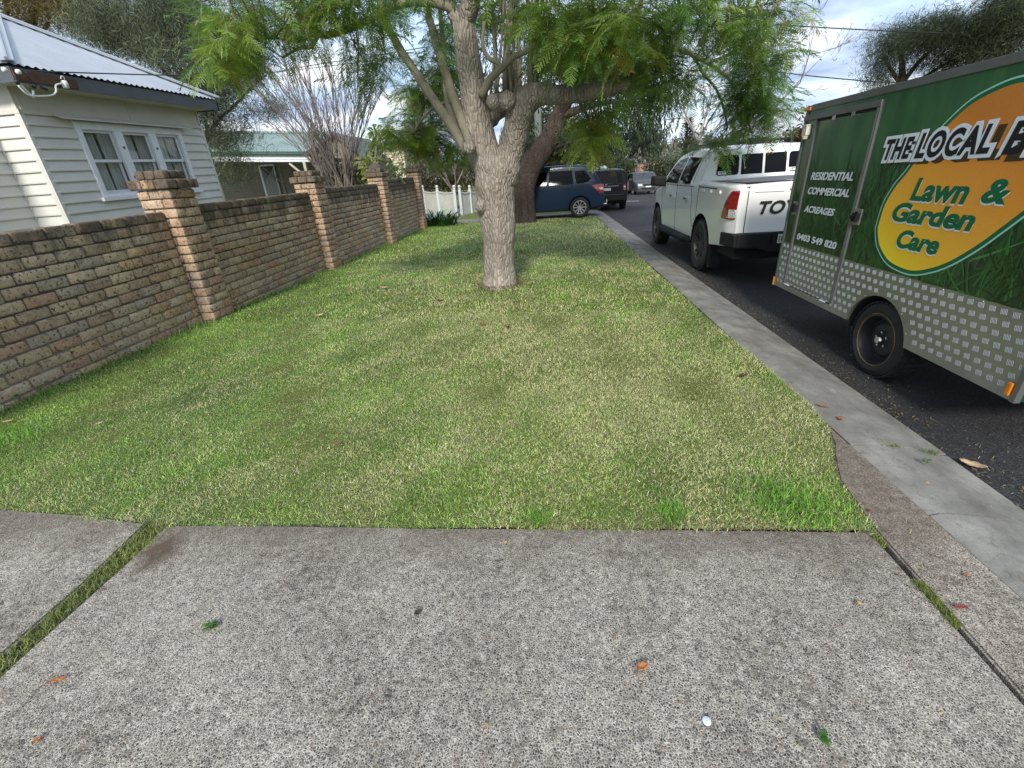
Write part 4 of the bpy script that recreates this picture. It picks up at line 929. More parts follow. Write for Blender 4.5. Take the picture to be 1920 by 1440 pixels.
def rpoly(pts, r, n=4):
    out = []; k = len(pts)
    for i in range(k):
        p0, p, p1 = [np.array(pts[j % k], float) for j in (i-1, i, i+1)]
        a = (p0-p); b = (p1-p); la, lb = np.linalg.norm(a), np.linalg.norm(b); q = min(r, la*.45, lb*.45); a, b = p+a/la*q, p+b/lb*q
        for t_ in np.linspace(0, 1, n): out.append(tuple((1-t_)**2*a+2*t_*(1-t_)*p+t_*t_*b))
    return out
class Car:
    def __init__(s, root, L, Wd, top, sill, arches, belt, tumble=.32, rear_round=(.30,.09), front_round=(.7,.20), r=.05, low_in=.05):
        s.root, s.L, s.W, s.top, s.sill, s.arches, s.belt, s.tum, s.rr, s.fr, s.r, s.low = root, L, Wd, top, sill, arches, belt, tumble, rear_round, front_round, r, low_in
        s.ts = [p[0] for p in top]; s.tz = [p[1] for p in top]
    def zt(s, x): return float(np.interp(x, s.ts, s.tz))
    def zb(s, x):
        z = s.sill if np.isscalar(s.sill) else float(np.interp(x, [p[0] for p in s.sill], [p[1] for p in s.sill]))
        for (c, zc, r) in s.arches:
            if abs(x-c) < r: z = max(z, zc+math.sqrt(r*r-(x-c)**2))
        return min(z, s.zt(x)-.01)
    def hw(s, x, z):
        w = s.W/2
        a, d = s.rr
        if x < a: w -= d*((a-x)/a)**2
        a, d = s.fr
        if x > s.L-a: w -= d*((x-s.L+a)/a)**2
        if z > s.belt: w -= s.tum*(z-s.belt)+.10*(z-s.belt)**2
        else: w -= s.low*((s.belt-.18-z)/(s.belt-.3))**2 if z < s.belt-.18 else .012*((z-s.belt+.18)/.18)**2
        return w
    def body(s, mat, crown=.03, sharp=38):
        xs_ = set(np.round(np.arange(0, s.L+.001, .06), 4)); xs_ |= set(round(p, 4) for p in s.ts)
        for a, b in zip(s.top[:-1], s.top[1:]):
            k = max(1, int(math.hypot(a[0]-b[0], a[1]-b[1])/.05)); xs_ |= set(round(a[0]+(b[0]-a[0])*i/k, 4) for i in range(k))
        for (c, zc, r) in s.arches: xs_ |= set(round(c+r*math.cos(q), 4) for q in np.linspace(0, math.pi, 23))
        xs_ = sorted(x for x in xs_ if 0 <= x <= s.L); NS, NR, NC = 11, 4, 7; cols = []
        for x in xs_:
            zb, zt = s.zb(x), s.zt(x); r = min(s.r, (zt-zb)*.5); half = []
            for i in range(NS): z = zb+(zt-r-zb)*i/(NS-1); half.append((s.hw(x, z), z))
            w0 = half[-1][0]
            for i in range(1, NR+1): q = math.pi/2*i/NR; half.append((w0-r*(1-math.cos(q)), zt-r+r*math.sin(q)))
            we = half[-1][0]
            for i in range(1, NC): f = i/NC; half.append((we*(1-f), zt+min(crown, (zt-zb)*.2)*(1-(1-f)**2)))
            full = [(x, -y, z) for y, z in half]+[(x, 0, zt+min(crown, (zt-zb)*.2))]+[(x, y, z) for y, z in reversed(half)]
            cols.append(full)
        m = MB(); k = len(cols[0]); m.add([p for c in cols for p in c], [(i*k+j, i*k+j+1, (i+1)*k+j+1, (i+1)*k+j) for i in range(len(cols)-1) for j in range(k-1)])
        for ci in (0, len(cols)-1): m.add(cols[ci], [tuple(range(k))])
        return m.build('body', mat, s.root, sharp=sharp)
    def on_side(s, name, poly, mat, side=1, off=.007, parent=None, r=.03):
        """flat shape given in (s, z), laid on the side of the body"""
        pl = rpoly(poly, r) if r else poly; pts = []
        k = len(pl)
        for i in range(k):
            a, b = np.array(pl[i]), np.array(pl[(i+1) % k]); n = max(1, int(np.linalg.norm(b-a)/.08))
            pts += [a+(b-a)*j/n for j in range(n)]
        bm = bmesh.new(); f = bm.faces.new([bm.verts.new((p[0], 0, p[1])) for p in pts]); 
        zs = [p[1] for p in pts]; xs_ = [p[0] for p in pts]
        for z in np.arange(min(zs)+.09, max(zs), .09): bmesh.ops.bisect_plane(bm, geom=bm.verts[:]+bm.edges[:]+bm.faces[:], plane_co=(0,0,z), plane_no=(0,0,1))
        for x in np.arange(min(xs_)+.09, max(xs_), .09): bmesh.ops.bisect_plane(bm, geom=bm.verts[:]+bm.edges[:]+bm.faces[:], plane_co=(x,0,0), plane_no=(1,0,0))
        for v in bm.verts: v.co.y = side*(s.hw(v.co.x, v.co.z)+off)
        r_ = bmesh.ops.extrude_face_region(bm, geom=bm.faces[:]); bmesh.ops.translate(bm, vec=(0, -side*(off+.004), 0), verts=[q for q in r_['geom'] if isinstance(q, bmesh.types.BMVert)])
        bmesh.ops.recalc_face_normals(bm, faces=bm.faces)
        me = bpy.data.meshes.new(name); bm.to_mesh(me); bm.free(); me.materials.append(mat); me.shade_smooth(); me.set_sharp_from_angle(angle=R(40)); o = bpy.data.objects.new(name, me); COL.objects.link(o); o.parent = parent or s.root
        return o
    def face(s, name, poly, mat, rear=True, off=.008, parent=None, r=.02, depth=.012):
        """flat shape given in (y, z), laid on the rear or front face"""
        if rear: k = int(np.argmax(s.tz)); zz_, xx_ = s.tz[:k+1], s.ts[:k+1]
        else: k = int(np.argmax(s.tz)); zz_, xx_ = s.tz[k:][::-1], s.ts[k:][::-1]
        sg = -1 if rear else 1
        pl = rpoly(poly, r) if r else poly
        pts = []
        for i in range(len(pl)):
            a, b = np.array(pl[i]), np.array(pl[(i+1) % len(pl)]); n = max(1, int(np.linalg.norm(b-a)/.08)); pts += [a+(b-a)*j/n for j in range(n)]
        bm = bmesh.new(); bm.faces.new([bm.verts.new((0, p[0], p[1])) for p in pts]); zs = [p[1] for p in pts]
        for z in np.arange(min(zs)+.05, max(zs), .05): bmesh.ops.bisect_plane(bm, geom=bm.verts[:]+bm.edges[:]+bm.faces[:], plane_co=(0,0,z), plane_no=(0,0,1))
        for v in bm.verts: v.co.x = float(np.interp(v.co.z, zz_, xx_))+sg*off
        r_ = bmesh.ops.extrude_face_region(bm, geom=bm.faces[:]); bmesh.ops.translate(bm, vec=(-sg*depth, 0, 0), verts=[q for q in r_['geom'] if isinstance(q, bmesh.types.BMVert)])
        bmesh.ops.recalc_face_normals(bm, faces=bm.faces)
        me = bpy.data.meshes.new(name); bm.to_mesh(me); bm.free(); me.materials.append(mat); o = bpy.data.objects.new(name, me); COL.objects.link(o); o.parent = parent or s.root
        return o
    def seam(s, pts, side=1, w=.009):
        m = MB()
        for a, b in zip(pts[:-1], pts[1:]):
            a, b = np.array(a, float), np.array(b, float); n = max(1, int(np.linalg.norm(b-a)/.08)); 
            for i in range(n):
                p, q = a+(b-a)*i/n, a+(b-a)*(i+1)/n; m.bar((p[0], side*(s.hw(*p)+.0005), p[1]), (q[0], side*(s.hw(*q)+.0005), q[1]), w, .005, (0,1,0))
        return m
    def under(s, z0=.24, z1=.75):
        m = MB(); m.box((.25, -s.W/2+.30, z0), (s.L-.3, s.W/2-.30, z1))
        prev = .14
        for (c, zc, r) in sorted(set(s.arches)):
            if c-r > prev: m.box((prev, -s.W/2+.12, z0+.03), (c-r, s.W/2-.12, z1-.2))
            prev = c+r
        m.box((prev, -s.W/2+.14, z0+.03), (s.L-.16, s.W/2-.14, z1-.25))
        for (c, zc, r) in s.arches:
            for sd_ in (-1, 1):
                m.grid(lambda u, v: (c+(r+.005)*math.cos(math.pi*u*1.06-.09), sd_*(s.W/2-.03-.30*v), zc+(r+.005)*math.sin(math.pi*u*1.06-.09)), 20, 3)
                m.box((c-r, sd_*(s.W/2-.33)-.01, z0), (c+r, sd_*(s.W/2-.33)+.01, zc+r))
        return m.build('underbody', M_UNDER, s.root, fix=False)
def wheel(root, x, y, z, r, w, rim_r, side, spokes, rim_mat, kind='alloy'):
    """tyre plus rim; side = +1 when the outer face looks to +y"""
    m = MB(); h = w/2
    prof = [(rim_r, -h*.8), (rim_r+.02, -h*.95), (r-.05, -h), (r-.012, -h*.8), (r, -h*.55), (r, h*.55), (r-.012, h*.8), (r-.05, h), (rim_r+.02, h*.95), (rim_r, h*.8)]
    m.lathe(prof, (0,0,0), 'y', 40)
    for k in range(36):   # tread blocks
        a = 2*math.pi*k/36
        for yy in (-.3, .0, .3):
            c = np.array([math.cos(a), 0, math.sin(a)]); m.obox(c*(r+.001)+np.array([0, yy*w, 0]), np.array([-c[2], 0, c[0]])*r*.065, np.array([0, w*.13, 0]), c*.005)
    o = m.build('wheel', M_TYRE, root, sharp=35); o.location = (x, y, z)
    m = MB(); m.lathe([(rim_r+.004, side*h*.86), (rim_r-.012, side*h*.88), (rim_r-.03, side*h*.45), (rim_r-.035, -side*h*.7)], (0,0,0), 'y', 36)
    if kind == 'alloy':
        m.lathe([(0.001, side*h*.70), (.055, side*h*.70), (.07, side*h*.5), (.07, side*h*.2)], (0,0,0), 'y', 20)
        for k in range(spokes):
            a = 2*math.pi*(k+.5)/spokes+.3; c = np.array([math.cos(a), 0, math.sin(a)]); tng = np.array([-c[2], 0, c[0]]); R0 = rim_r-.015
            for q0, q1, w0, w1 in ((-.018, -.045, .014, .020), (.018, .045, .014, .020)):
                p0 = c*.05+tng*q0; p1 = c*R0+tng*q1*1.6*(rim_r/.22)
                yo = np.array([0, side*h*.62, 0]); yo1 = np.array([0, side*h*.80, 0]); n_ = np.array([0, side*.02, 0])
                m.add([p0-tng*w0+yo, p0+tng*w0+yo, p1+tng*w1+yo1, p1-tng*w1+yo1, p0-tng*w0+yo-n_, p0+tng*w0+yo-n_, p1+tng*w1+yo1-n_, p1-tng*w1+yo1-n_], [(0,1,2,3),(4,7,6,5),(0,4,5,1),(1,5,6,2),(2,6,7,3),(3,7,4,0)])
        b = MB(); b.lathe([(0.001, side*h*.05), (rim_r-.04, side*h*.05)], (0,0,0), 'y', 24); bo = b.build('brake_disc', M_UNDER, o)
    ri = m.build('rim', rim_mat, o, sharp=35)
    return o

def text_mesh(body, size, shear=0, offset=0, extrude=.0006, xs_=1.0, align='LEFT', space=1.0):
    """lettering as mesh vertices in its own x, y plane"""
    cu = bpy.data.curves.new('lettering', 'FONT'); cu.body = body; cu.size = size; cu.shear = shear; cu.offset = offset; cu.extrude = extrude; cu.align_x = align; cu.resolution_u = 4; cu.space_character = space
    o = bpy.data.objects.new('lettering', cu); COL.objects.link(o)
    dg = bpy.context.evaluated_depsgraph_get(); me = bpy.data.meshes.new_from_object(o.evaluated_get(dg))
    bpy.data.objects.remove(o); bpy.data.curves.remove(cu)
    bm = bmesh.new(); bm.from_mesh(me); bmesh.ops.remove_doubles(bm, verts=bm.verts, dist=1e-6); seen = set(); i_ = 0   # each letter a hair's breadth above the last, so that none share a plane
    for v0 in bm.verts:
        if v0 in seen: continue
        st = [v0]; seen.add(v0)
        while st:
            v = st.pop(); v.co.z += .00006*i_
            for e_ in v.link_edges:
                w = e_.other_vert(v)
                if w not in seen: seen.add(w); st.append(w)
        i_ += 1
    bm.to_mesh(me); bm.free()
    return me
def text_on(name, body, size, mat, parent, origin, xdir, ydir, width=None, **k):
    """lettering standing on a surface: origin = left end of the base line; width fits the line's length"""
    me = text_mesh(body, size, **k); xs_ = [v.co.x for v in me.vertices]
    sc = (width/(max(xs_)-min(xs_))) if width else 1; x0 = min(xs_)
    X, Y = Vector(xdir).normalized(), Vector(ydir).normalized(); Z = X.cross(Y)
    for v in me.vertices: v.co = Vector(origin)+X*((v.co.x-x0)*sc)+Y*v.co.y+Z*v.co.z
    me.materials.append(mat); o = bpy.data.objects.new(name, me); COL.objects.link(o); o.parent = parent; return o

# ---------------------------------------------------------------- the white dual-cab ute
UTE_X = 3.32
ute = thing('utility_truck', 'white dual cab ute with dark tinted windows parked ahead of the green trailer', 'ute', (UTE_X, 6.27, ROAD_Z), R(90))
top = [(.06,.56),(.075,.72),(.09,1.24),(.12,1.285),(.16,1.30),(1.56,1.315),(1.60,1.33),(1.675,1.66),(1.72,1.735),(1.82,1.765),(2.3,1.79),(2.9,1.78),(3.35,1.73),(3.5,1.69),(4.12,1.26),(4.28,1.18),(4.95,1.06),(5.15,.99),(5.27,.82),(5.31,.58),(5.32,.50)]
U = Car(ute, 5.32, 1.90, top, [(0,.56),(.9,.47),(1.3,.42),(1.7,.40),(4.0,.40),(5.32,.42)], [(1.34,.40,.47),(4.42,.40,.47)], 1.24, .30, (.34,.115), (.8,.22), .045)
U.body(M_WHITECAR); U.under(.34, .82)
for sd_ in (1, -1):
    U.on_side('window', [(2.15,1.27),(2.03,1.66),(2.78,1.69),(2.86,1.27)], M_TINT, sd_, r=.035); U.on_side('window', [(2.93,1.27),(2.85,1.69),(3.30,1.655),(3.50,1.60),(3.97,1.28)], M_TINT, sd_, r=.035)
    m = U.seam([(1.61,1.27),(1.60,1.0),(1.63,.62)], sd_); m.c = [(0, 0)]
    for pts in ([(2.02,1.24),(1.93,1.1),(1.90,.85),(1.80,.62)], [(2.89,1.26),(2.90,.46)], [(3.98,1.26),(4.02,1.0),(3.95,.62)], [(1.95,.455),(3.95,.455)], [(1.90,1.24),(4.0,1.235)], [(1.98,1.28),(1.93,1.70)]): q_ = U.seam(pts, sd_); m.cut().add(q_.v, q_.f)
    m.pieces('door_seam', M_SEAM, ute)
    m = MB()
    for s0 in (2.12, 3.10):
        y = sd_*(U.hw(s0, 1.05)+.022); m.cut().box((s0, y-.012, 1.035), (s0+.17, y+.012, 1.062)); m.box((s0+.005, y-.022, 1.02), (s0+.03, y+.004, 1.075)); m.box((s0+.14, y-.022, 1.02), (s0+.165, y+.004, 1.075))
    m.pieces('door_handle', M_CHROME, ute, bevel=.004)
    m = MB(); y = sd_*(U.hw(3.86, 1.25)+.03)
    m.obox((3.86, sd_*(U.W/2+.13), 1.30), (.075, .02*sd_, 0), (0, .125, .01), (0, 0, .095)); m.obox((3.84, sd_*(U.W/2+.0), 1.255), (.03, 0, 0), (0, .08, 0), (0, 0, .025))
    m.build('mirror', M_TRIM, ute, bevel=.035, smooth=True)
    m = MB()
    m.tube([(1.83, sd_*.90, .42), (2.1, sd_*.965, .40), (3.75, sd_*.965, .40), (3.98, sd_*.90, .42)], [.05, .062, .062, .05], 10); m.build('side_step', M_TRIM, ute, smooth=True)
    lt = U.on_side('tail_light', [(.09,1.235),(.22,1.225),(.33,1.10),(.43,.93),(.44,.885),(.10,.875)], M_RED, sd_, off=.012, r=.03)
    U.on_side('reversing_lens', [(.093,1.005),(.21,1.005),(.24,.90),(.098,.90)], M_LAMP, sd_, off=.019, parent=lt, r=.01); 
    m = MB(); m.obox((.215, sd_*(U.hw(.19,.95)+.0275), .955), (.004,0,0), (0,.002,0), (0,0,.055)); m.build('lens_divider', M_TRIM, lt)
    U.on_side('rail_cap', [(.14,1.252),(1.56,1.262),(1.56,1.285),(.14,1.275)], M_TRIM, sd_, off=.010, r=0) if False else None
    m = U.seam([(.16,1.235),(1.56,1.246)], sd_, .012); m.build('rail_groove', M_SEAM, ute)
    m = MB()
    for s0 in (.62, 1.0, 1.36): y = U.hw(s0, 1.20); m.cut().lathe([(.0, sd_*.022),(.024, sd_*.02),(.03, sd_*.0)], (s0, sd_*y, 1.195), 'y', 12)
    m.pieces('tie_down', M_WHITECAR, ute)
    m = MB(); m.box((.84, sd_*.92-.16 if sd_ > 0 else -.93, .13), (.86, .93 if sd_ > 0 else -.92+.16, .56)); m.build('mudflap', M_TRIM, ute)
    for c in (1.34, 4.42): wheel(ute, c, sd_*(.82), .39, .39, .26, .235, sd_, 6, M_DKALLOY)
    for c in (1.34, 4.42):   # black wheel-arch lip shadow line
        pass
# rear glass in its white frame: four panes
hwR = lambda z: U.hw(1.64, z)-.085
rg = None
ed = [-.62, -.30, .02, .34, .66]
zL, zH = 1.385, 1.665
for i in range(4):
    y0, y1 = -.70+i*.35+.018, -.70+(i+1)*.35-.018
    b0, b1 = (.02 if i == 0 else 0), (.02 if i == 3 else 0)
    U.face('rear_window', [(y0-(.03 if i == 0 else 0), zL), (y1+(.03 if i == 3 else 0), zL), (y1-b1*1.5, zH), (y0+b0*1.5, zH)], M_TINT, True, .010, r=.05 if i in (0, 3) else .006)
def flat_face(name, yz, mat, parent, off, r=0): return U.face(name, yz, mat, True, off, parent, r, .004)
for y in (.62, -.43): flat_face('window_sticker', [(y-.06,1.40),(y+.06,1.40),(y+.06,1.445),(y-.06,1.445)], M_WHITEP, ute, .014)
sx = lambda z: float(np.interp(z, U.tz[:9], U.ts[:9]))
for y in (.62, -.43): text_on('sticker_lettering', 'YETI', .042, M_INK, ute, (sx(1.42)-.016, y+.045, 1.408), (0,-1,0), (0,0,1), width=.09, offset=.001)
m = MB()
for (dy, dz, rr) in ((0,0,.024),(-.026,.028,.011),(-.009,.040,.011),(.011,.040,.011),(.028,.027,.011)): m.lathe([(.001,-.002),(rr,-.002),(rr,.003)], (sx(1.44+dz)-.016, -.585+dy, 1.425+dz), 'x', 12)
m.build('paw_sticker', M_WHITEP, ute)
m = MB()
m.tube(curve([(1.72,.50,1.39),(1.72,.49,1.48),(1.72,.43,1.60)], 6), .012, 6); m.tube(curve([(1.72,-.60,1.46),(1.72,-.61,1.55),(1.72,-.55,1.64)], 6), .012, 6)
m = MB()  # tonneau cover and the rail around the tub
m.grid(lambda u, v: (.10+1.47*u, -.80+1.60*v, 1.322+.035*math.sin(math.pi*v)*math.sin(math.pi*min(1,u*1.05))), 12, 12); m.build('tonneau_cover', simple('grey_tonneau_vinyl', (.12,.125,.15), .75, vary=.1), ute, smooth=True, fix=False)
U.face('tailgate_seam', [(-.80,1.262),(.80,1.262),(.80,1.274),(-.80,1.274)], M_SEAM, True, .004, r=0)
for y in (.775, -.775): U.face('tailgate_seam', [(y-.005,.70),(y+.005,.70),(y+.005,1.262),(y-.005,1.262)], M_SEAM, True, .004, r=0)
U.face('tailgate_handle', [(.34,1.20),(.70,1.205),(.70,1.235),(.34,1.23)], M_WHITECAR, True, .012, r=.012); U.face('tailgate_latch', [(.20,1.22),(.28,1.22),(.27,1.29),(.21,1.29)], M_WHITECAR, True, .028, r=.01)
U.face('brake_light', [(-.34,1.17),(-.10,1.175),(-.10,1.21),(-.34,1.205)], M_RED, True, .012, r=.012)
text_on('tailgate_lettering', 'TOYOTA', .215, M_INK, ute, (sx(.95)-.013, .625, .940), (0,-1,0), (0,0,1), width=.94, shear=.22, offset=.006)
m = MB(); m.prism([(.92,.545),(.93,.70),(.86,.715),(-.86,.715),(-.93,.70),(-.92,.545),(-.60,.52),(-.45,.47),(.45,.47),(.60,.52)], 'x', -.045, .10); bp = m.build('bumper', M_TRIM, ute, bevel=.02)
m = MB(); 
for sd_ in (1, -1): m.obox((.14, sd_*.90, .625), (.20, sd_*.045, 0), (0,.03,0), (0,0,.085))
m.build('bumper_end', M_TRIM, bp, bevel=.02)
m = MB(); m.box((-.055, -.05, .56), (-.046, .45, .72)); m.build('plate_recess', M_UNDER, bp)
m = MB(); m.box((-.064, .015, .585), (-.058, .387, .695)); npl = m.build('number_plate', M_PLATE, ute, bevel=.002)
text_on('plate_lettering', 'DK', .085, M_INK, npl, (-.0655, .345, .612), (0,-1,0), (0,0,1), width=.125, offset=.002)
m = MB()
for z in (.605,.625,.645,.665): m.box((-.0660, .355, z), (-.0645, .378, z+.011))
m.build('plate_mark', M_INK, npl)
m = MB(); m.tube([(-.02, 0, .43), (-.22, 0, .43)], .03, 8); m.lathe([(0.001,.06),(.025,.05),(.028,.02),(.02,0)], (-.2, 0, .45), n=10); m.build('tow_bar', M_TRIM, ute)
m = MB()  # roof rack bars
for s0 in (2.25, 3.05):
    m.cut().tube([(s0, -.64, 1.86), (s0, .64, 1.86)], .022, 8)
    for y in (-.62, .62): m.box((s0-.05, y-.03, 1.75), (s0+.05, y+.03, 1.875))
m.pieces('roof_rack', M_TRIM, ute, bevel=.006)
m = MB(); m.box((2.1,-.22,1.80),(2.3,.05,1.90)); m.build('roof_light_bar', M_TRIM, ute, bevel=.02)
U.face('windscreen', [(-.70,1.30),(.70,1.30),(.62,1.64),(-.62,1.64)], M_TINT, False, .008, r=.05)
U.face('grille', [(-.45,.70),(.45,.70),(.50,.98),(-.50,.98)], M_TRIM, False, .01, r=.04)
for sd_ in (1, -1): U.face('headlight', [(sd_*.52,.86),(sd_*.78,.90),(sd_*.74,1.0),(sd_*.52,.97)], M_LAMP, False, .012, r=.02)

# ---------------------------------------------------------------- blue wagon across the far driveway
sub = thing('parked_car', 'dark blue SUV parked across the far driveway behind the tree trunks', 'car', (1.96, 17.68, .012), R(180))
top = [(0,.42),(.015,.55),(.02,.72),(.10,.80),(.12,.98),(.16,1.10),(.36,1.46),(.44,1.585),(.60,1.645),(1.3,1.69),(2.2,1.685),(2.75,1.63),(2.95,1.585),(3.55,1.13),(3.7,1.07),(4.25,.94),(4.45,.82),(4.52,.55),(4.53,.45)]
C2 = Car(sub, 4.53, 1.80, top, [(0,.42),(.5,.30),(1.3,.25),(3.2,.25),(4.0,.3),(4.53,.40)], [(.88,.335,.385),(3.52,.335,.385)], 1.06, .34, (.45,.16), (.9,.25), .06)
C2.body(M_BLUECAR); C2.under(.22, .7)
for sd_ in (1, -1):
    for pl in ([(.50,1.235),(.62,1.14),(1.02,1.10),(1.06,1.50),(.72,1.50)], [(1.10,1.10),(1.14,1.52),(1.92,1.53),(1.94,1.09)], [(2.02,1.09),(2.0,1.53),(2.60,1.50),(3.22,1.12)]): C2.on_side('window', pl, M_TINT, sd_, r=.03)
    m = MB(); 
    for pts in ([(1.06,1.06),(1.22,.80),(1.38,.55),(1.42,.33)], [(1.98,1.06),(1.98,.30)], [(3.1,1.06),(3.15,.32)], [(1.42,.30),(3.15,.30)]): q_ = C2.seam(pts, sd_); m.cut().add(q_.v, q_.f)
    m.pieces('door_seam', M_SEAM, sub)
    m = MB()
    for s0 in (1.22, 2.12): y = sd_*(C2.hw(s0, .96)+.012); m.cut().box((s0, y-.01, .955), (s0+.19, y+.012, .98))
    m.pieces('door_handle', M_BLUECAR, sub, bevel=.005)
    lt = C2.on_side('tail_light', [(.055,.80),(.06,1.04),(.20,1.055),(.50,1.02),(.40,.95),(.24,.80),(.18,.74)], M_RED, sd_, off=.014, r=.02); C2.on_side('clear_lens', [(.06,.87),(.17,.87),(.25,.93),(.10,.95)], M_LAMP, sd_, off=.02, parent=lt, r=.01)
    m = MB(); m.tube([(.55, sd_*.60, 1.67), (.75, sd_*.60, 1.745), (2.4, sd_*.60, 1.745), (2.75, sd_*.60, 1.665)], .024, 8)
    for s0 in (.9, 2.1): m.box((s0, sd_*.60-.03, 1.74), (s0+.07, sd_*.60+.03, 1.80))
    m.build('roof_rail', M_TRIM, sub, smooth=True)
    m = MB(); m.obox((3.05, sd_*1.0, 1.10), (.07,0,0), (0,.11,0), (0,0,.075)); m.build('mirror', M_BLUECAR, sub, bevel=.03)
    for c in (.88, 3.52): wheel(sub, c, sd_*.775, .335, .335, .22, .225, sd_, 5, M_ALLOY)
    C2.on_side('sill_trim', [(1.30,.255),(3.10,.255),(3.10,.31),(1.30,.31)], M_TRIM, sd_, .006, r=0)
C2.face('rear_window', [(-.60,1.18),(.60,1.18),(.52,1.50),(-.52,1.50)], M_TINT, True, .008, r=.05)
m = MB(); m.box((.30,-.56,1.60),(.62,.56,1.64)); m.build('spoiler', M_BLUECAR, sub, bevel=.012)
m = MB(); m.tube([(-.02, .0, .36), (-.16, 0, .36)], .025, 8); m.lathe([(0.001,.10),(.025,.09),(.03,.06),(.018,.03),(.018,0)], (-.14, 0, .37), n=10); m.build('tow_ball', M_CHROME, sub)
C2.face('windscreen', [(-.64,1.17),(.64,1.17),(.56,1.53),(-.56,1.53)], M_TINT, False, .008, r=.05)
m = MB(); m.box((-.006,-.20,.50),(-.001,.20,.60)); m.build('number_plate', M_PLATE, sub)

# ---------------------------------------------------------------- black SUV at the kerb further down
blk = thing('parked_car', 'black SUV seen from behind at the kerb past the blue car', 'car', (2.38, 20.15, ROAD_Z), R(90))
top = [(0,.40),(.015,.52),(.02,.66),(.10,.73),(.12,.95),(.14,1.02),(.34,1.42),(.42,1.51),(.6,1.555),(1.5,1.59),(2.3,1.58),(2.9,1.50),(3.5,1.10),(4.3,.95),(4.5,.7),(4.55,.42)]
C3 = Car(blk, 4.55, 1.86, top, [(0,.40),(.5,.32),(4.0,.3),(4.55,.4)], [(.86,.34,.39),(3.6,.34,.39)], 1.02, .30, (.40,.14), (.9,.25), .07)
C3.body(M_BLACKCAR); C3.under(.25, .65)
C3.face('rear_window', [(-.68,1.06),(.68,1.06),(.58,1.44),(-.58,1.44)], M_TINT, True, .010, r=.06)
C3.face('tailgate_trim', [(-.50,.93),(.50,.93),(.50,.97),(-.50,.97)], M_CHROME, True, .016, r=.008); C3.face('bumper_trim', [(-.70,.60),(.70,.60),(.74,.635),(-.74,.635)], M_SILVER, True, .012, r=.008)
npl = C3.face('number_plate', [(-.19,.775),(.19,.775),(.19,.875),(-.19,.875)], M_PLATE, True, .016, r=.008)
C3.face('badge', [(-.04,.985),(.04,.985),(.04,1.025),(-.04,1.025)], M_CHROME, True, .016, r=.015)
m = MB(); m.bar((.19, -.05, 1.12), (.20, .42, 1.13), .02, .02); m.build('wiper', M_TRIM, blk)
for sd_ in (1, -1):
    lt = C3.on_side('tail_light', [(.115,.72),(.13,1.05),(.24,1.06),(.33,1.0),(.30,.74)], M_RED, sd_, .02, r=.02); C3.face('tail_lens', [(sd_*.70,.76),(sd_*.80,.76),(sd_*.78,1.02),(sd_*.70,1.0)], M_RED, True, .014, lt, r=.01); C3.face('clear_lens', [(sd_*.705,.87),(sd_*.795,.87),(sd_*.79,.92),(sd_*.705,.92)], M_LAMP, True, .019, lt, r=.008)
    C3.on_side('window', [(.62,1.10),(.75,1.44),(2.55,1.46),(3.15,1.08)], M_TINT, sd_, r=.03)
    m = MB(); m.tube([(.6, sd_*.62, 1.57), (.75, sd_*.62, 1.63), (2.3, sd_*.62, 1.63), (2.5, sd_*.62, 1.56)], .02, 8); m.build('roof_rail', M_TRIM, blk, smooth=True)
    for c in (.86, 3.6): wheel(blk, c, sd_*.80, .34, .34, .22, .22, sd_, 5, M_ALLOY)
m = MB(); m.tube([(.05,0,.36),(-.13,0,.36)], .025, 8); m.lathe([(0.001,.11),(.03,.09),(.03,.06),(.02,0)], (-.12,0,.37), n=10); m.build('tow_ball', M_CHROME, blk)
m = MB(); m.tube([(.7,.25,1.58),(.65,.25,1.66)], .035, 8); m.build('roof_pod', M_TRIM, blk); m = MB(); m.tube([(.70,-.55,1.58),(.62,-.55,1.72)], .008, 5); m.build('antenna', M_TRIM, blk)

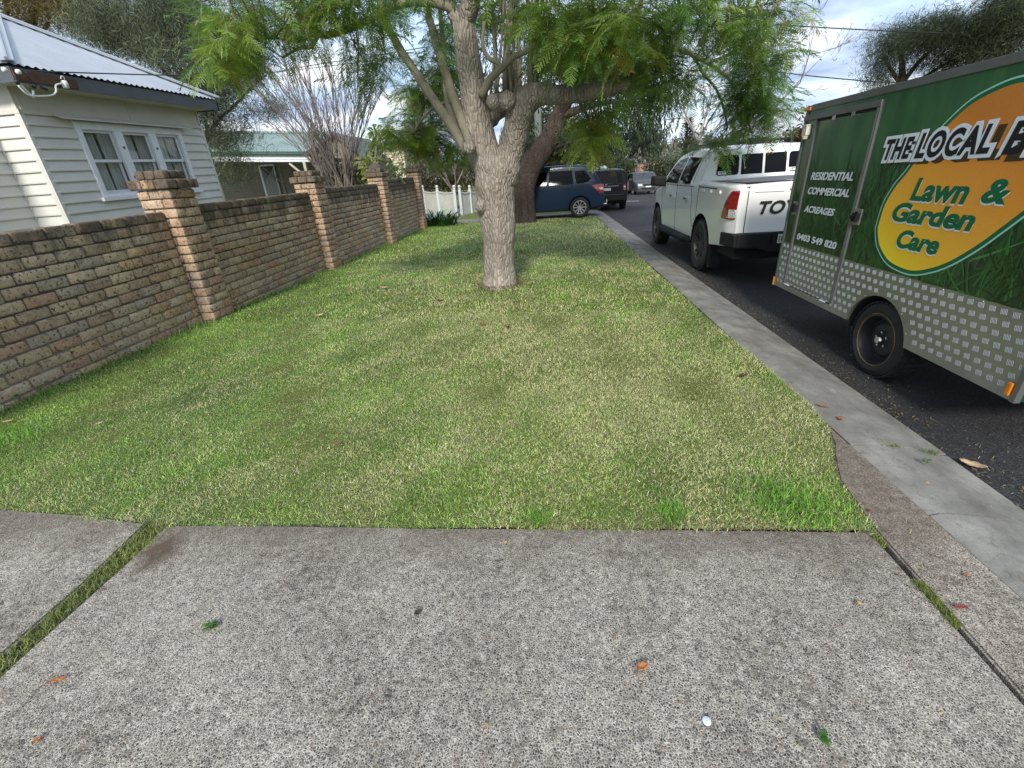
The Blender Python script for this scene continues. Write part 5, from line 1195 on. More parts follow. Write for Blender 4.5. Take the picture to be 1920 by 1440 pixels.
# ---------------------------------------------------------------- parked cars on the far side, nose towards us
def far_car(label, x, yfront, mat, L=4.5):
    y = yfront+L; o = thing('parked_car', label, 'car', (x, y, zf(y-2)-.075), R(-90))
    top = [(0,.42),(.02,.7),(.12,.95),(.30,1.32),(.5,1.42),(1.4,1.465),(2.2,1.45),(2.7,1.38),(3.35,.99),(4.2,.86),(4.42,.74),(4.49,.5),(4.5,.36)]
    c = Car(o, 4.5, 1.74, top, .26, [(.85,.32,.37),(3.6,.32,.37)], .96, .32, (.45,.15), (.55,.17), .06); c.body(mat); c.under(.22, .6)
    c.face('windscreen', [(-.66,1.02),(.66,1.02),(.56,1.36),(-.56,1.36)], simple('sky_tinted_windscreen', (.05,.08,.095), .12, vary=.2), False, .008, r=.05)  # windscreen's pale blue base colour stands in for reflected sky
    c.face('grille', [(-.34,.60),(.34,.60),(.36,.74),(-.36,.74)], M_TRIM, False, .012, r=.02); c.face('bumper_intake', [(-.45,.40),(.45,.40),(.45,.50),(-.45,.50)], M_TRIM, False, .012, r=.02)
    c.face('number_plate', [(-.18,.52),(.18,.52),(.18,.59),(-.18,.59)], M_PLATE, False, .02, r=0)
    for sd_ in (1, -1):
        c.face('headlight', [(sd_*.40,.62),(sd_*.68,.62),(sd_*.70,.77),(sd_*.42,.75)], M_LAMP, False, .014, r=.02)
        for pl in ([(.55,1.02),(.62,1.32),(1.75,1.36),(1.78,1.0)], [(1.84,1.0),(1.82,1.36),(2.45,1.34),(3.0,1.01)]): c.on_side('window', pl, M_TINT, sd_, r=.03)
        m = MB(); m.obox((2.95, sd_*.96, 1.02), (.05,0,0), (0,.10,0), (0,0,.06)); m.build('mirror', mat, o, bevel=.02)
        m = MB(); m.tube([(.5, sd_*.58, 1.44), (.6, sd_*.58, 1.50), (2.2, sd_*.58, 1.49), (2.3, sd_*.58, 1.43)], .02, 6); m.build('roof_rail', M_TRIM, o)
        for w_ in (.85, 3.6): wheel(o, w_, sd_*.76, .32, .32, .2, .2, sd_, 5, M_ALLOY)
    return o
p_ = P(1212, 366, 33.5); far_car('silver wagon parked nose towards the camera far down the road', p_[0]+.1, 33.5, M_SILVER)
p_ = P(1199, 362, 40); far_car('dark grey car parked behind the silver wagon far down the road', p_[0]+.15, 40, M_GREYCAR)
# ================================================================ ENCLOSED TRAILER (side plane x = 2.42)
TX, TY0, TY1, TZ0, TZ1, TPL = 2.42, 2.26, 4.995, .26, 1.905, .715
tr_ = thing('box_trailer', 'green enclosed lawn care trailer with grass print, yellow oval and checker plate skirt', 'trailer', (TX, 3.4, ROAD_Z))
M_ALU = simple('grey_aluminium_edge', (.17,.175,.175), .45, .55, vary=.15, vscale=3)
t = NT('dull_aluminium_plate'); t.set(.36, .75, .5); t.base(t.ramp(t.noise(2.5, 6), [(.3, (.27,.275,.265)), (.7, (.39,.395,.38))])); t.bump(t.noise(180, 2), .08, .002); M_PLATEALU = t.m
t = NT('raised_tread_bars'); t.set(.30, .75, .5); t.base((.44,.45,.44)); M_TREAD = t.m
t = NT('printed_grass_background'); t.set(.30, 0, .5, .35)
sp = t.n('ShaderNodeSeparateXYZ'); t.l(t.co(), sp.inputs[0])
st_ = t.noise(1, 5, .6, vec=t.co('Object', (1, 9, 1.3)), dist=.6)
lo = t.ramp(st_, [(.30, (.005,.024,.012)), (.55, (.014,.062,.022)), (.75, (.040,.125,.038))]); hi = t.ramp(t.noise(1, 4, .5, vec=t.co('Object', (1, 7, 2.2))), [(.3, (.017,.075,.030)), (.7, (.045,.145,.052))])
t.base(t.mix(t.ramp(t.math('ADD', sp.outputs['Z'], t.math('MULTIPLY', t.noise(4, 3), .4)), [(1.25, (0,0,0)), (1.75, (1,1,1))]) if False else t.ramp(t.math('MULTIPLY', t.math('ADD', sp.outputs['Z'], t.math('MULTIPLY', t.noise(4, 3), .5)), .5), [(.66, (0,0,0)), (.92, (1,1,1))]), lo, hi)); M_PRINT = t.m
W_T = 1.62
m = MB()
# box shell with a wheel arch cut in the skirt
wc, wz, wr = 3.40, .20, .335
arc = [(wc-wr*math.cos(q), wz+wr*math.sin(q)) for q in np.linspace(R(11), R(169), 21)]
def side_wall(x, lo=TZ0, hi=TPL):
    pts = [(TY0, lo)]+[(y, max(z, lo)) for y, z in arc if True]+[(TY1, lo), (TY1, hi), (TY0, hi)]
    return pts
k = MB(); k.cut().prism(side_wall(TX), 'x', TX, TX+.025); k.cut().prism(side_wall(TX), 'x', TX+W_T-.025, TX+W_T)
sk = k.pieces('checker_plate_skirt', M_PLATEALU, tr_, off=tuple(tr_.location))[0]
# raised five-bar tread pattern on the skirt
k = MB(); V = []; n_ = 0
pitch_y, pitch_z = .070, .066
for j in range(8):
    for i in range(40):
        y = TY0+.03+i*pitch_y+(pitch_y/2 if j % 2 else 0); z = TPL-.032-j*pitch_z*.90
        if y > TY1-.03 or z < TZ0+.02 or math.hypot(y-wc, z-wz) < wr+.03: continue
        tilt = R(16)
        for b in range(5):
            o_ = (b-2)*.0082; ca, sa = math.cos(tilt), math.sin(tilt)
            cy, cz = y+o_*ca, z-o_*sa*.55; ly, lz = sa*.012, ca*.0165
            k.add([(TX-.0005, cy-ly-ca*.0018, cz-lz), (TX-.0005, cy-ly+ca*.0018, cz-lz), (TX-.0005, cy+ly+ca*.0018, cz+lz), (TX-.0005, cy+ly-ca*.0018, cz+lz), (TX-.0026, cy-ly*.85, cz-lz*.85), (TX-.0026, cy+ly*.85, cz+lz*.85)],
                  [(0,1,4),(1,2,5,4),(2,3,5),(3,0,4,5)])
k.build('tread_bars', M_TREAD, sk, off=tuple(tr_.location))
k = MB(); k.cut(); k.box((TX+.001, TY0, TPL), (TX+.03, TY1, TZ1)); k.cut(); k.box((TX+W_T-.03, TY0, TPL), (TX+W_T, TY1, TZ1)); k.cut(); k.box((TX+.03, TY0, TZ0), (TX+W_T-.03, TY0+.03, TZ1)); k.cut(); k.box((TX+.03, TY1-.03, TZ0), (TX+W_T-.03, TY1, TZ1))
pn = k.pieces('side_panel', M_PRINT, tr_, off=tuple(tr_.location))[0]
k = MB(); k.box((TX+.02, TY0+.02, TZ1), (TX+W_T-.02, TY1-.02, TZ1+.02)); k.buildw('roof', M_ALU, tr_)
# printed grass blades (flat print, a film's thickness proud of the panel)
BP = []
r_ = np.random.default_rng(21)
V, Q, T, Cc = [], [], [], []; o_ = 0
OVc = None
def ovpoly(): return OV
OV = [(3.674,.988),(3.662,1.162),(3.60,1.29),(3.531,1.375),(3.45,1.49),(3.351,1.598),(3.195,1.728),(3.05,1.785),(2.893,1.809),(2.70,1.78),(2.52,1.70),(2.40,1.58),(2.37,1.45),(2.43,1.33),(2.598,1.148),(2.682,1.057),(2.774,.962),(2.914,.847),(3.048,.775),(3.182,.734),(3.312,.733),(3.454,.762),(3.571,.834),(3.63,.90)]
OVS = np.array(curve(OV+[OV[0]], 5))[:, :2] if False else np.array([p for p in curve([(a, b, 0) for a, b in OV+[OV[0]]], 5)])[:-1, :2]
ovc = OVS.mean(0)
nb = 0
for b in range(900):
    y = r_.uniform(TY0+.03, TY1-.03); z0 = r_.uniform(TPL-.05, 1.25); L = r_.uniform(.16, .50)*(1.15-.45*(z0-.7)); a = r_.normal(0, .55); w = r_.uniform(.006, .018)
    if z0+L > 1.72: continue
    bend = r_.normal(0, .5); n = 7; pts = []
    for i in range(n):
        f = i/(n-1); an = a+bend*f; pts.append((y, z0)); y += math.sin(an)*L/n; z0 += math.cos(an)*L/n
    if any(q[0] < TY0+.02 or q[0] > TY1-.02 or q[1] < TPL+.004 for q in pts): pts = [(min(max(q[0], TY0+.02), TY1-.02), max(q[1], TPL+.004)) for q in pts]
    xo = TX-.0006-.0000012*b
    for i in range(n):
        f = i/(n-1); ww = w*(1-f)**.7*.5
        j = min(i, n-2); dy_, dz_ = pts[j+1][0]-pts[j][0], pts[j+1][1]-pts[j][1]; l_ = math.hypot(dy_, dz_)+1e-6
        V += [(xo, pts[i][0]-dz_/l_*ww, pts[i][1]+dy_/l_*ww), (xo, pts[i][0]+dz_/l_*ww, pts[i][1]-dy_/l_*ww)]
    for i in range(n-1): Q.append((o_+2*i, o_+2*i+1, o_+2*i+3, o_+2*i+2))
    o_ += 2*n; sh = r_.uniform(.25, 1.0)**1.6; c = np.array([.040,.160,.040])*sh*(1.35 if r_.random() < .15 else 1)*(.75+.35*min(1, max(0, pts[0][1]-.7)))
    Cc += [c]*(2*n)
t = NT('printed_grass_blade'); t.set(.30, 0, .5, .35); at = t.n('ShaderNodeAttribute', attribute_name='tint'); t.l(at.outputs['Color'], t.b.inputs['Base Color'])
bulk('grass_print', np.array(V), np.array(Q), None, t.m, pn, col=np.array(Cc), off=tuple(tr_.location))
# oval badge: mint line, dark green band, yellow to orange field
def flat_poly(name, poly, x, mat, parent, th=.0008):
    bm = bmesh.new(); f = bm.faces.new([bm.verts.new((x, p[0], p[1])) for p in poly]); r0 = bmesh.ops.extrude_face_region(bm, geom=[f]); bmesh.ops.translate(bm, vec=(th,0,0), verts=[q for q in r0['geom'] if isinstance(q, bmesh.types.BMVert)])
    bmesh.ops.recalc_face_normals(bm, faces=bm.faces); me = bpy.data.meshes.new(name); bm.to_mesh(me); bm.free()
    for v in me.vertices: v.co -= Vector(tr_.location)
    me.materials.append(mat); o = bpy.data.objects.new(name, me); COL.objects.link(o); o.parent = parent; return o
def inset(poly, d):
    n = len(poly); out = []
    for i in range(n):
        a, b = poly[i-1], poly[(i+1) % n]; t_ = (b-a)/np.linalg.norm(b-a); nrm = np.array([-t_[1], t_[0]])
        if np.dot(nrm, ovc-poly[i]) < 0: nrm = -nrm
        out.append(poly[i]+nrm*d)
    return np.array(out)
M_MINT = simple('mint_print', (.32,.62,.50), .35, vary=.03); M_DKGREEN = simple('dark_green_print', (.0,.115,.045), .35, vary=.04)
t = NT('yellow_to_orange_print'); t.set(.33, 0, .5, .35); sp = t.n('ShaderNodeSeparateXYZ'); t.l(t.co(), sp.inputs[0])
gr = t.math('ADD', t.math('MULTIPLY', t.math('SUBTRACT', sp.outputs['Z'], .85-ROAD_Z), .95), t.math('MULTIPLY', t.math('SUBTRACT', 3.66-3.4, sp.outputs['Y']), .42))
c = t.ramp(gr, [(0, (.95,.74,.010)), (.20, (.90,.52,.020)), (.5, (.82,.36,.028)), (.85, (.74,.235,.025)), (1, (.56,.16,.02))]); c = t.mix(.12, c, t.ramp(t.noise(260, 2), [(.3, (.30,.18,.03)), (.7, (.95,.70,.10))])); t.base(c); M_ORANGE = t.m
bd = flat_poly('oval_badge', OVS, TX-.0034, M_MINT, pn, .0024); flat_poly('oval_band', inset(OVS, .010), TX-.0044, M_DKGREEN, bd); flat_poly('oval_field', inset(OVS, .034), TX-.0054, M_ORANGE, bd)
# lettering: text runs towards -y (left to right as seen from the footpath)
off = lambda p: tuple(np.array(p)-np.array(tr_.location))
def T_(name, s_, size, mat, y, z, dx_, ang=0, **k_):
    xd = (0, -math.cos(ang), math.sin(ang)); yd = (0, math.sin(ang), math.cos(ang))
    return text_on(name, s_, size, mat, bd, off((TX-dx_, y, z)), xd, yd, **k_)
M_TWHITE = simple('white_print', (.70,.74,.80), .35, vary=.03); M_TBLACK = simple('black_print', (.006,.006,.009), .3); M_TSHADE = simple('brown_drop_shadow_print', (.05,.028,.008), .4)
ang = R(1.2)
LOC = 'THE LOCAL BL'
def title(word, y, z, size, w):
    T_('title_shadow', word, size, M_TSHADE, y-.028, z-.022, .0064, ang, shear=.22, offset=.019, width=w+.06, space=1.10); 
    T_('title_outline', word, size, M_TWHITE, y+.030, z, .0076, ang, shear=.22, offset=.027, width=w+.06, space=1.10)
    T_('title_lettering', word, size, M_TBLACK, y, z, .0090, ang, shear=.22, offset=.0068, width=w, space=1.12)
title('THE', 3.775, 1.447, .172, .262); title('LOCAL', 3.475, 1.450, .196, .545); title('BL', 2.850, 1.452, .205, .25)
for (s_, y, z, size, w, a_) in (('Lawn', 3.405, 1.197, .185, .44, 0), ('&', 2.875, 1.212, .165, .16, 0), ('Garden', 3.525, 1.058, .160, .665, 0), ('Care', 3.41, .895, .155, .365, 0)):
    T_('word_highlight', s_, size, M_TWHITE, y+.003, z-.010, .0064, a_, shear=.20, offset=.0065, width=w); T_('word_lettering', s_, size, M_DKGREEN, y, z, .0078, a_, shear=.20, offset=.0065, width=w)
# edge rails, door frame, posts
k = MB(); e = .012
k.cut().box((TX-e, TY0-.01, TZ1-.035), (TX+.02, TY1+.01, TZ1+.012)); k.cut().box((TX-e, TY1-.02, TZ0), (TX+.02, TY1+.012, TZ1-.036)); k.cut().box((TX-e, TY0-.012, TZ0), (TX+.02, TY0+.018, TZ1-.036))
k.pieces('edge_rail', M_ALU, tr_, bevel=.003, off=tuple(tr_.location))
DY0, DY1 = 3.965, 4.79
k = MB(); k.box((TX-.020, DY0-.03, 1.795), (TX+.004, TY1+.012, 1.838)); hd = k.buildw('door_header', M_ALU, tr_, bevel=.003)
k = MB(); k.cut().box((TX-.016, DY1-.008, TZ0+.075), (TX+.002, DY1+.026, 1.795)); k.cut().box((TX-.016, DY0-.028, TZ0+.075), (TX+.002, DY0+.012, 1.795)); k.box((TX-.019, DY0-.012, TZ0+.075), (TX-.016, DY0-.004, 1.795))
k.pieces('door_post', M_ALU, tr_, bevel=.002, off=tuple(tr_.location))
k = MB(); k.cut().box((TX-.0035, DY0+.013, 1.775), (TX+.0, DY1-.009, 1.794)); k.cut().box((TX-.0042, DY0+.02, TZ0+.058), (TX+.0, DY1-.02, TZ0+.066)); k.pieces('door_gap', M_SEAM, tr_, off=tuple(tr_.location))
k = MB()
for y in (DY0+.06, DY1-.12): k.cut().box((TX-.010, y, TZ0+.052), (TX, y+.10, TZ0+.074)); k.tube([(TX-.012, y, TZ0+.063), (TX-.012, y+.1, TZ0+.063)], .007, 6)
for y in (DY0+.26, DY1-.30): k.cut().box((TX-.016, y, 1.765), (TX-.001, y+.05, 1.797))
k.pieces('hinge', M_CHROME, tr_, off=tuple(tr_.location))
M_LATCH = simple('worn_zinc_latch', (.34,.33,.32), .35, .8, vary=.5, vscale=40)
for y in (DY0-.06, DY1+.075):
    k = MB(); k.box((TX-.012, y-.05, .985), (TX-.0005, y+.05, 1.105)); lo_ = k.buildw('latch', M_LATCH, tr_, bevel=.006)
    k = MB(); k.box((TX-.035, y-.03, 1.01), (TX-.012, y+.025, 1.075)); k.tube([(TX-.035, y, 1.045), (TX-.052, y, 1.045)], .016, 10); k.bar((TX-.045, y-.01, 1.04), (TX-.045, y-.045, 1.09), .02, .012); k.build('latch_handle', M_TRIM, lo_, off=tuple(tr_.location), bevel=.004)
k = MB(); k.box((TX-.045, 4.875, 1.675), (TX-.001, 4.95, 1.75)); k.box((TX-.052, 4.87, 1.75), (TX-.001, 4.955, 1.762)); k.lathe([(.02,-.03),(.03,0)], (TX-.025, 4.91, 1.675), n=10); k.buildw('vent', simple('ivory_plastic', (.58,.57,.49), .5, vary=.06), tr_, bevel=.006)
k = MB(); k.cut().box((TX-.026, 4.92, TZ1-.028), (TX-.0125, 5.02, TZ1-.001)); k.cut().box((TX-.028, TY1-.008, TZ0+.005), (TX-.0125, TY1+.008, TZ0+.09)); k.cut().box((TX-.022, TY0+.024, TZ0+.028), (TX-.0005, TY0+.048, TZ0+.098))
k.pieces('marker_lamp', M_AMBER, tr_, bevel=.005, off=tuple(tr_.location))
for s_, y, z, w, sz in (('RESIDENTIAL', 4.705, 1.303, .63, .085), ('COMMERCIAL', 4.705, 1.182, .63, .080), ('ACREAGES', 4.705, 1.026, .485, .076), ('0403 549 820', 4.735, .772, .655, .078)):
    it = .2 if s_[0] != '0' else 0
    text_on('door_lettering_shadow', s_, sz, M_TBLACK, pn, off((TX-.0030, y-.006, z-.006)), (0,-1,0), (0,0,1), width=w, shear=it, offset=.0035); text_on('door_lettering', s_, sz, M_TWHITE, pn, off((TX-.0040, y, z)), (0,-1,0), (0,0,1), width=w, shear=it, offset=.0026)
# rivets along the skirt's top edge, underside, mudguard liner
k = MB()
for y in np.arange(TY0+.1, TY1, .28): k.lathe([(.0,-.003),(.005,-.002),(.006,0)], (TX-.0002, y, TPL-.012), 'x', 8)
for i, (y, z) in enumerate(arc[2:-2:3]): k.lathe([(.0,-.003),(.005,-.002),(.006,0)], (TX-.0002, wc+(y-wc)*1.05, wz+(z-wz)*1.05), 'x', 8)
k.buildw('rivets', M_PLATEALU, tr_)
k = MB(); k.box((TX+.03, TY0+.03, TZ0+.02), (TX+W_T-.03, TY1-.03, TZ0+.08)) if False else None
k = MB()
for sd_, x0, x1 in ((1, TX+.026, TX+.30), (-1, TX+W_T-.30, TX+W_T-.026)):
    k.grid(lambda u, v: (x0+(x1-x0)*v, wc-(wr+.004)*math.cos(math.pi*u), wz+(wr+.004)*math.sin(math.pi*u)), 24, 3)
k.box((TX+.30, TY0+.03, TZ0+.02), (TX+W_T-.30, TY1-.03, TZ0+.10)); k.box((TX+.03, TY0+.03, TZ0+.02), (TX+.30, wc-wr-.01, TZ0+.07)); k.box((TX+.03, wc+wr+.01, TZ0+.02), (TX+.30, TY1-.03, TZ0+.07)); k.box((TX+.295, wc-wr, .1), (TX+.305, wc+wr, wz+wr))
k.buildw('chassis', M_UNDER, tr_, fix=False)
k = MB(); k.tube([(TX+.1, wc, wz), (TX+W_T-.1, wc, wz)], .03, 10); k.buildw('axle', M_UNDER, tr_)
k = MB(); k.bar((TX+.35, TY1, .33), (TX+W_T/2, TY1+.98, .36), .06, .08); k.bar((TX+W_T-.35, TY1, .33), (TX+W_T/2, TY1+.98, .36), .06, .08); k.tube([(TX+W_T/2, TY1+.9, .36), (TX+W_T/2, TY1+1.06, .37)], .045, 8); k.buildw('drawbar', M_TRIM, tr_)
M_BLKRIM = simple('black_steel_rim', (.022,.023,.025), .5, .2, vary=.2); M_RUSTLIP = simple('rust_and_bare_lip', (.22,.15,.09), .5, .6, vary=.5, vscale=9)
for sd_, x in ((-1, TX+.125), (1, TX+W_T-.125)):
    w_ = wheel(tr_, 0, 0, 0, .285, .19, .195, sd_, 0, M_BLKRIM, 'steel'); 
    # sunraysia style steel disc set deep in the rim
    rm = w_.children[0]; m = MB(); h = .095; s_ = sd_
    m.lathe([(.186, s_*.01), (.150, s_*.005), (.118, s_*.028), (.075, s_*.030), (.06, s_*.020), (.001, s_*.020)], (0,0,0), 'y', 36)
    for q in range(8):
        pass
    dsc = m.build('rim_disc', M_BLKRIM, w_, sharp=30)
    m = MB()
    for q in range(8):
        a = 2*math.pi*q/8+.2; c = np.array([math.cos(a), 0, math.sin(a)]); tn = np.array([-c[2], 0, c[0]]); y0 = s_*.034
        pts_ = [c*.146+tn*.026, c*.146-tn*.026, c*.100]
        m.add([tuple(p_+np.array([0, y0-s_*(.012 if i == 2 else .022), 0])) for i, p_ in enumerate(pts_)]+[tuple(p_+np.array([0, y0-s_*(.009 if i == 2 else .019), 0])) for i, p_ in enumerate(pts_)], [(0,1,2),(3,5,4),(0,3,4,1),(1,4,5,2),(2,5,3,0)])
    m.build('rim_slot', M_UNDER, w_)
    m = MB()
    for q in range(5): a = 2*math.pi*q/5+.5; m.lathe([(.011, s_*.03), (.011, s_*.046), (.001, s_*.05)], (.055*math.cos(a), 0, .055*math.sin(a)), 'y', 8)
    m.lathe([(.030, s_*.02), (.030, s_*.060), (.024, s_*.072), (.001, s_*.074)], (0,0,0), 'y', 16); m.build('wheel_nut', M_CHROME, w_)
    m = MB(); m.lathe([(.199, s_*h*.80), (.203, s_*h*.90), (.199, s_*h*.92), (.194, s_*h*.86)], (0,0,0), 'y', 40); m.build('rim_lip', M_RUSTLIP, w_)
    # turn so that the axle lies across the trailer
    w_.rotation_euler = (0, 0, R(-90)); w_.location = (x-TX, wc-3.4, wz-ROAD_Z)
# ================================================================ TREES AND PLANTS
def bark(name, lo, hi, sc=(9,9,2.2), strength=.9, dist=.03, crack=.7, vs=5.2, warp=.16):
    t = NT(name); t.set(.92, 0, .2); v = t.co('Object', sc)
    n_ = t.noise(1.6, 7, .65, vec=v, dist=.6)
    wv = t.n('ShaderNodeVectorMath', operation='ADD'); t.l(v, wv.inputs[0]); nv_ = t.n('ShaderNodeTexNoise'); nv_.inputs['Scale'].default_value = 2.2; nv_.inputs['Detail'].default_value = 5; t.l(v, nv_.inputs['Vector']); sv_ = t.n('ShaderNodeVectorMath', operation='SCALE'); sv_.inputs['Scale'].default_value = warp; t.l(nv_.outputs['Color'], sv_.inputs[0]); t.l(sv_.outputs[0], wv.inputs[1])
    vo = t.voro(vs, vec=wv.outputs[0], feature='DISTANCE_TO_EDGE')
    c = t.ramp(n_, [(.28, lo), (.72, hi)]); c = t.mix(t.ramp(vo, [(.0, (crack,)*3), (.07, (0,0,0))]), c, tuple(x*.30 for x in lo))
    c = t.mix(1, c, t.ramp(t.noise(2.2, 4), [(.3, (.75,.75,.75)), (.7, (1.15,1.15,1.15))]), 'MULTIPLY')
    t.base(c); t.bump(t.math('ADD', t.ramp(vo, [(0, (0,0,0)), (.25, (1,1,1))]), n_), strength, dist); return t.m
M_JBARK = bark('jacaranda_bark', (.27,.235,.20), (.46,.415,.365), (8,8,2.1), .75, .025, .5, 3.4, .36); M_JLIMB = bark('smooth_limb_bark', (.19,.175,.13), (.30,.28,.215), (5,5,1.5), .25, .008, .12)
M_GBARK = bark('brown_gum_bark', (.065,.047,.038), (.15,.112,.09), (6,6,1.2)); M_TWIG = bark('grey_twig_bark', (.17,.14,.125), (.30,.26,.235), (8,8,2), .2, .005); M_PALETWIG = bark('pale_twig_bark', (.28,.255,.24), (.42,.39,.37), (8,8,2), .2, .005)
M_DKBARK = bark('dark_bark', (.05,.04,.034), (.11,.09,.075))
M_FROND = leaf_mat('jacaranda_frond', .52, .22); M_LEAFD = leaf_mat('dark_leaf', .25, .5); M_LEAF = leaf_mat('soft_leaf', .35, .3)
def limb(mb, spec, n=14, sub=5, wob=.06):
    """spec: (u, v, Y, width in photo pixels) along the limb"""
    pts = [P(u, v, Y) for u, v, Y, w in spec]; zc = [float(np.dot(p-EYE, CF)) for p in pts]; rad = [w/2*z/F_PX for (u, v, Y, w), z in zip(spec, zc)]
    cp = curve(pts, sub); rr = np.interp(np.linspace(0, len(pts)-1, len(cp)), range(len(pts)), rad)
    o = len(mb.v); mb.tube(cp, list(rr), n)
    for i in range(o, len(mb.v)):
        p = mb.v[i]; j = min((i-o)//n, len(cp)-1); c = cp[j]; q = math.sin(p[0]*31+p[2]*9)*math.sin(p[2]*14+p[1]*23)+.6*math.sin(p[0]*63-p[1]*57+p[2]*5)
        f = 1+wob*q; mb.v[i] = tuple(c+(np.array(p)-c)*f)
    return cp
# ---------------------------------------------------------------- the jacaranda on the lawn
base = (-.775, 6.72, 0)
jac = thing('jacaranda_tree', 'large forked jacaranda with rough grey trunk and feathery fronds on the lawn', 'tree', base)
tk = MB(); TY = 6.72
att = []
limb(tk, [(937,550,TY,78),(937,538,TY,68),(936,515,TY,60),(935,470,TY,57),(936,440,TY,59),(932,405,TY,67),(929,375,TY,70),(929,345,TY,76),(930,315,TY,82),(931,292,TY,78)], 22, 6, .05)
att += limb(tk, [(925,335,TY,62),(908,285,TY-.02,60),(897,235,TY-.05,54),(889,180,TY-.1,50),(879,120,TY-.15,46),(872,70,TY-.2,44),(868,30,TY-.2,40)], 18, 6, .05)
att += limb(tk, [(869,45,TY-.2,36),(884,0,TY-.3,36),(893,-50,TY-.4,30),(905,-160,TY-.6,22)], 14, 5, .05)
att += limb(tk, [(866,45,TY-.2,32),(846,12,TY-.2,24),(836,-30,TY-.2,19),(815,-120,TY-.2,14)], 12, 5, .05)
att += limb(tk, [(944,340,TY,56),(956,290,TY-.05,50),(968,240,TY-.12,49),(979,205,TY-.2,50),(993,184,TY-.25,46),(1015,176,TY-.3,38),(1050,178,TY-.35,33),(1090,175,TY-.4,30),(1130,167,TY-.5,28),(1165,158,TY-.55,31),(1192,150,TY-.6,36),(1206,140,TY-.62,20)], 18, 6, .07)
att += limb(tk, [(994,188,TY-.2,34),(965,186,TY+.05,38),(938,198,TY+.1,40),(915,222,TY+.05,36),(905,245,TY,26)], 14, 5, .09)
# knob and healed scars
for (u, v, r_) in ((903,386,14),(1197,150,20),(1180,158,17),(951,188,18),(925,190,15),(880,276,13)):
    p = P(u, v, TY-.18 if v > 300 else TY-.35 if u < 1100 else TY-.68); zc_ = float(np.dot(p-EYE, CF)); r0 = r_*zc_/F_PX
    tk.lathe([(.001,-r0),(r0*.6,-r0*.8),(r0,-r0*.1),(r0*.75,r0*.6),(.001,r0*.95)], tuple(p), n=10)
tk.buildw('trunk', M_JBARK, jac, smooth=True)
lb = MB()
LIMBS = [[(876,285,TY-.1,20),(850,240,TY+.0,19),(815,190,TY+.15,17),(775,130,TY+.3,16),(740,75,TY+.4,15),(718,25,TY+.5,14),(700,-60,TY+.7,12)],
 [(884,275,TY-.2,20),(868,230,TY-.1,19),(848,175,TY,18),(830,120,TY+.1,16),(815,70,TY+.2,15),(800,15,TY+.3,13),(785,-60,TY+.4,11)],
 [(878,270,TY+.1,15),(846,215,TY+.3,14),(836,160,TY+.4,12),(832,100,TY+.5,10),(826,30,TY+.5,8),(820,-40,TY+.5,7)],
 [(903,180,TY-.25,17),(918,150,TY-.3,15),(940,128,TY-.35,14),(962,108,TY-.4,12),(985,97,TY-.45,10),(1005,88,TY-.5,7)],
 [(940,128,TY-.35,9),(934,118,TY-.33,8),(915,108,TY-.3,8),(905,85,TY-.3,7),(908,40,TY-.3,6)],
 [(862,40,TY-.2,18),(842,14,TY-.25,16),(800,5,TY-.35,14),(760,6,TY-.5,14),(730,14,TY-.6,14),(708,28,TY-.75,13),(675,45,TY-.9,13),(640,58,TY-1.1,13),(610,66,TY-1.2,13),(590,64,TY-1.3,9),(560,75,TY-1.4,6),(500,70,TY-1.6,5),(440,78,TY-1.7,4)],
 [(598,66,TY-1.25,7),(582,88,TY-1.3,6),(562,90,TY-1.35,5),(530,108,TY-1.4,4)],
 [(1150,164,TY-.5,14),(1155,135,TY-.5,13),(1170,100,TY-.6,12),(1186,60,TY-.7,11),(1200,10,TY-.8,9),(1215,-60,TY-.9,8)],
 [(1176,160,TY-.55,14),(1190,135,TY-.6,13),(1205,112,TY-.7,11),(1222,94,TY-.8,9),(1245,60,TY-.9,7),(1290,20,TY-1,6)],
 [(1188,152,TY-.6,12),(1180,125,TY-.65,11),(1195,90,TY-.75,9),(1205,50,TY-.8,8)],
 [(1135,166,TY-.5,11),(1142,150,TY-.55,10),(1128,110,TY-.6,8),(1120,60,TY-.7,7)],
 [(1200,120,TY-.6,9),(1222,98,TY-.4,9),(1243,89,TY-.2,9),(1277,93,TY,9),(1317,112,TY+.2,8),(1345,130,TY+.3,7),(1364,145,TY+.4,6),(1380,168,TY+.5,5),(1398,205,TY+.5,4),(1408,250,TY+.5,3)],
 [(1290,97,TY+.1,6),(1304,112,TY+.2,5),(1320,140,TY+.3,5),(1342,166,TY+.4,4),(1356,200,TY+.5,4),(1364,240,TY+.6,3)],
 [(1330,118,TY+.2,5),(1360,105,TY+.1,4),(1400,90,TY-.1,4),(1440,70,TY-.2,3)],
 [(1070,172,TY-.3,8),(1085,190,TY-.2,6),(1100,215,TY-.1,5),(1110,245,TY,4)],
 [(1205,100,TY-.8,6),(1260,45,TY-1,6),(1330,20,TY-1.1,5),(1400,15,TY-1.2,4),(1470,0,TY-1.3,3)],
 [(845,190,TY+.3,6),(815,200,TY+.5,5),(790,225,TY+.7,4),(775,250,TY+.8,3)]]
for k_ in range(17):   # upright water shoots from the old pruning burl
    u0 = random.uniform(905, 1010); w0 = random.uniform(4, 9); dx_ = random.uniform(-14, 22); Yb = TY+random.uniform(-.2, .35)
    LIMBS.append([(u0, random.uniform(165, 200), Yb, w0*1.15), (u0+dx_*.2+random.uniform(-4,4), 120, Yb, w0), (u0+dx_*.5+random.uniform(-5,5), 60, Yb, w0*.85), (u0+dx_, 0, Yb-.05, w0*.75), (u0+dx_*1.6, -90, Yb-.1, w0*.6)])
for sp_ in LIMBS: att += limb(lb, sp_, 8, 4, .05)
ATT = np.array(att)
FR_T = []
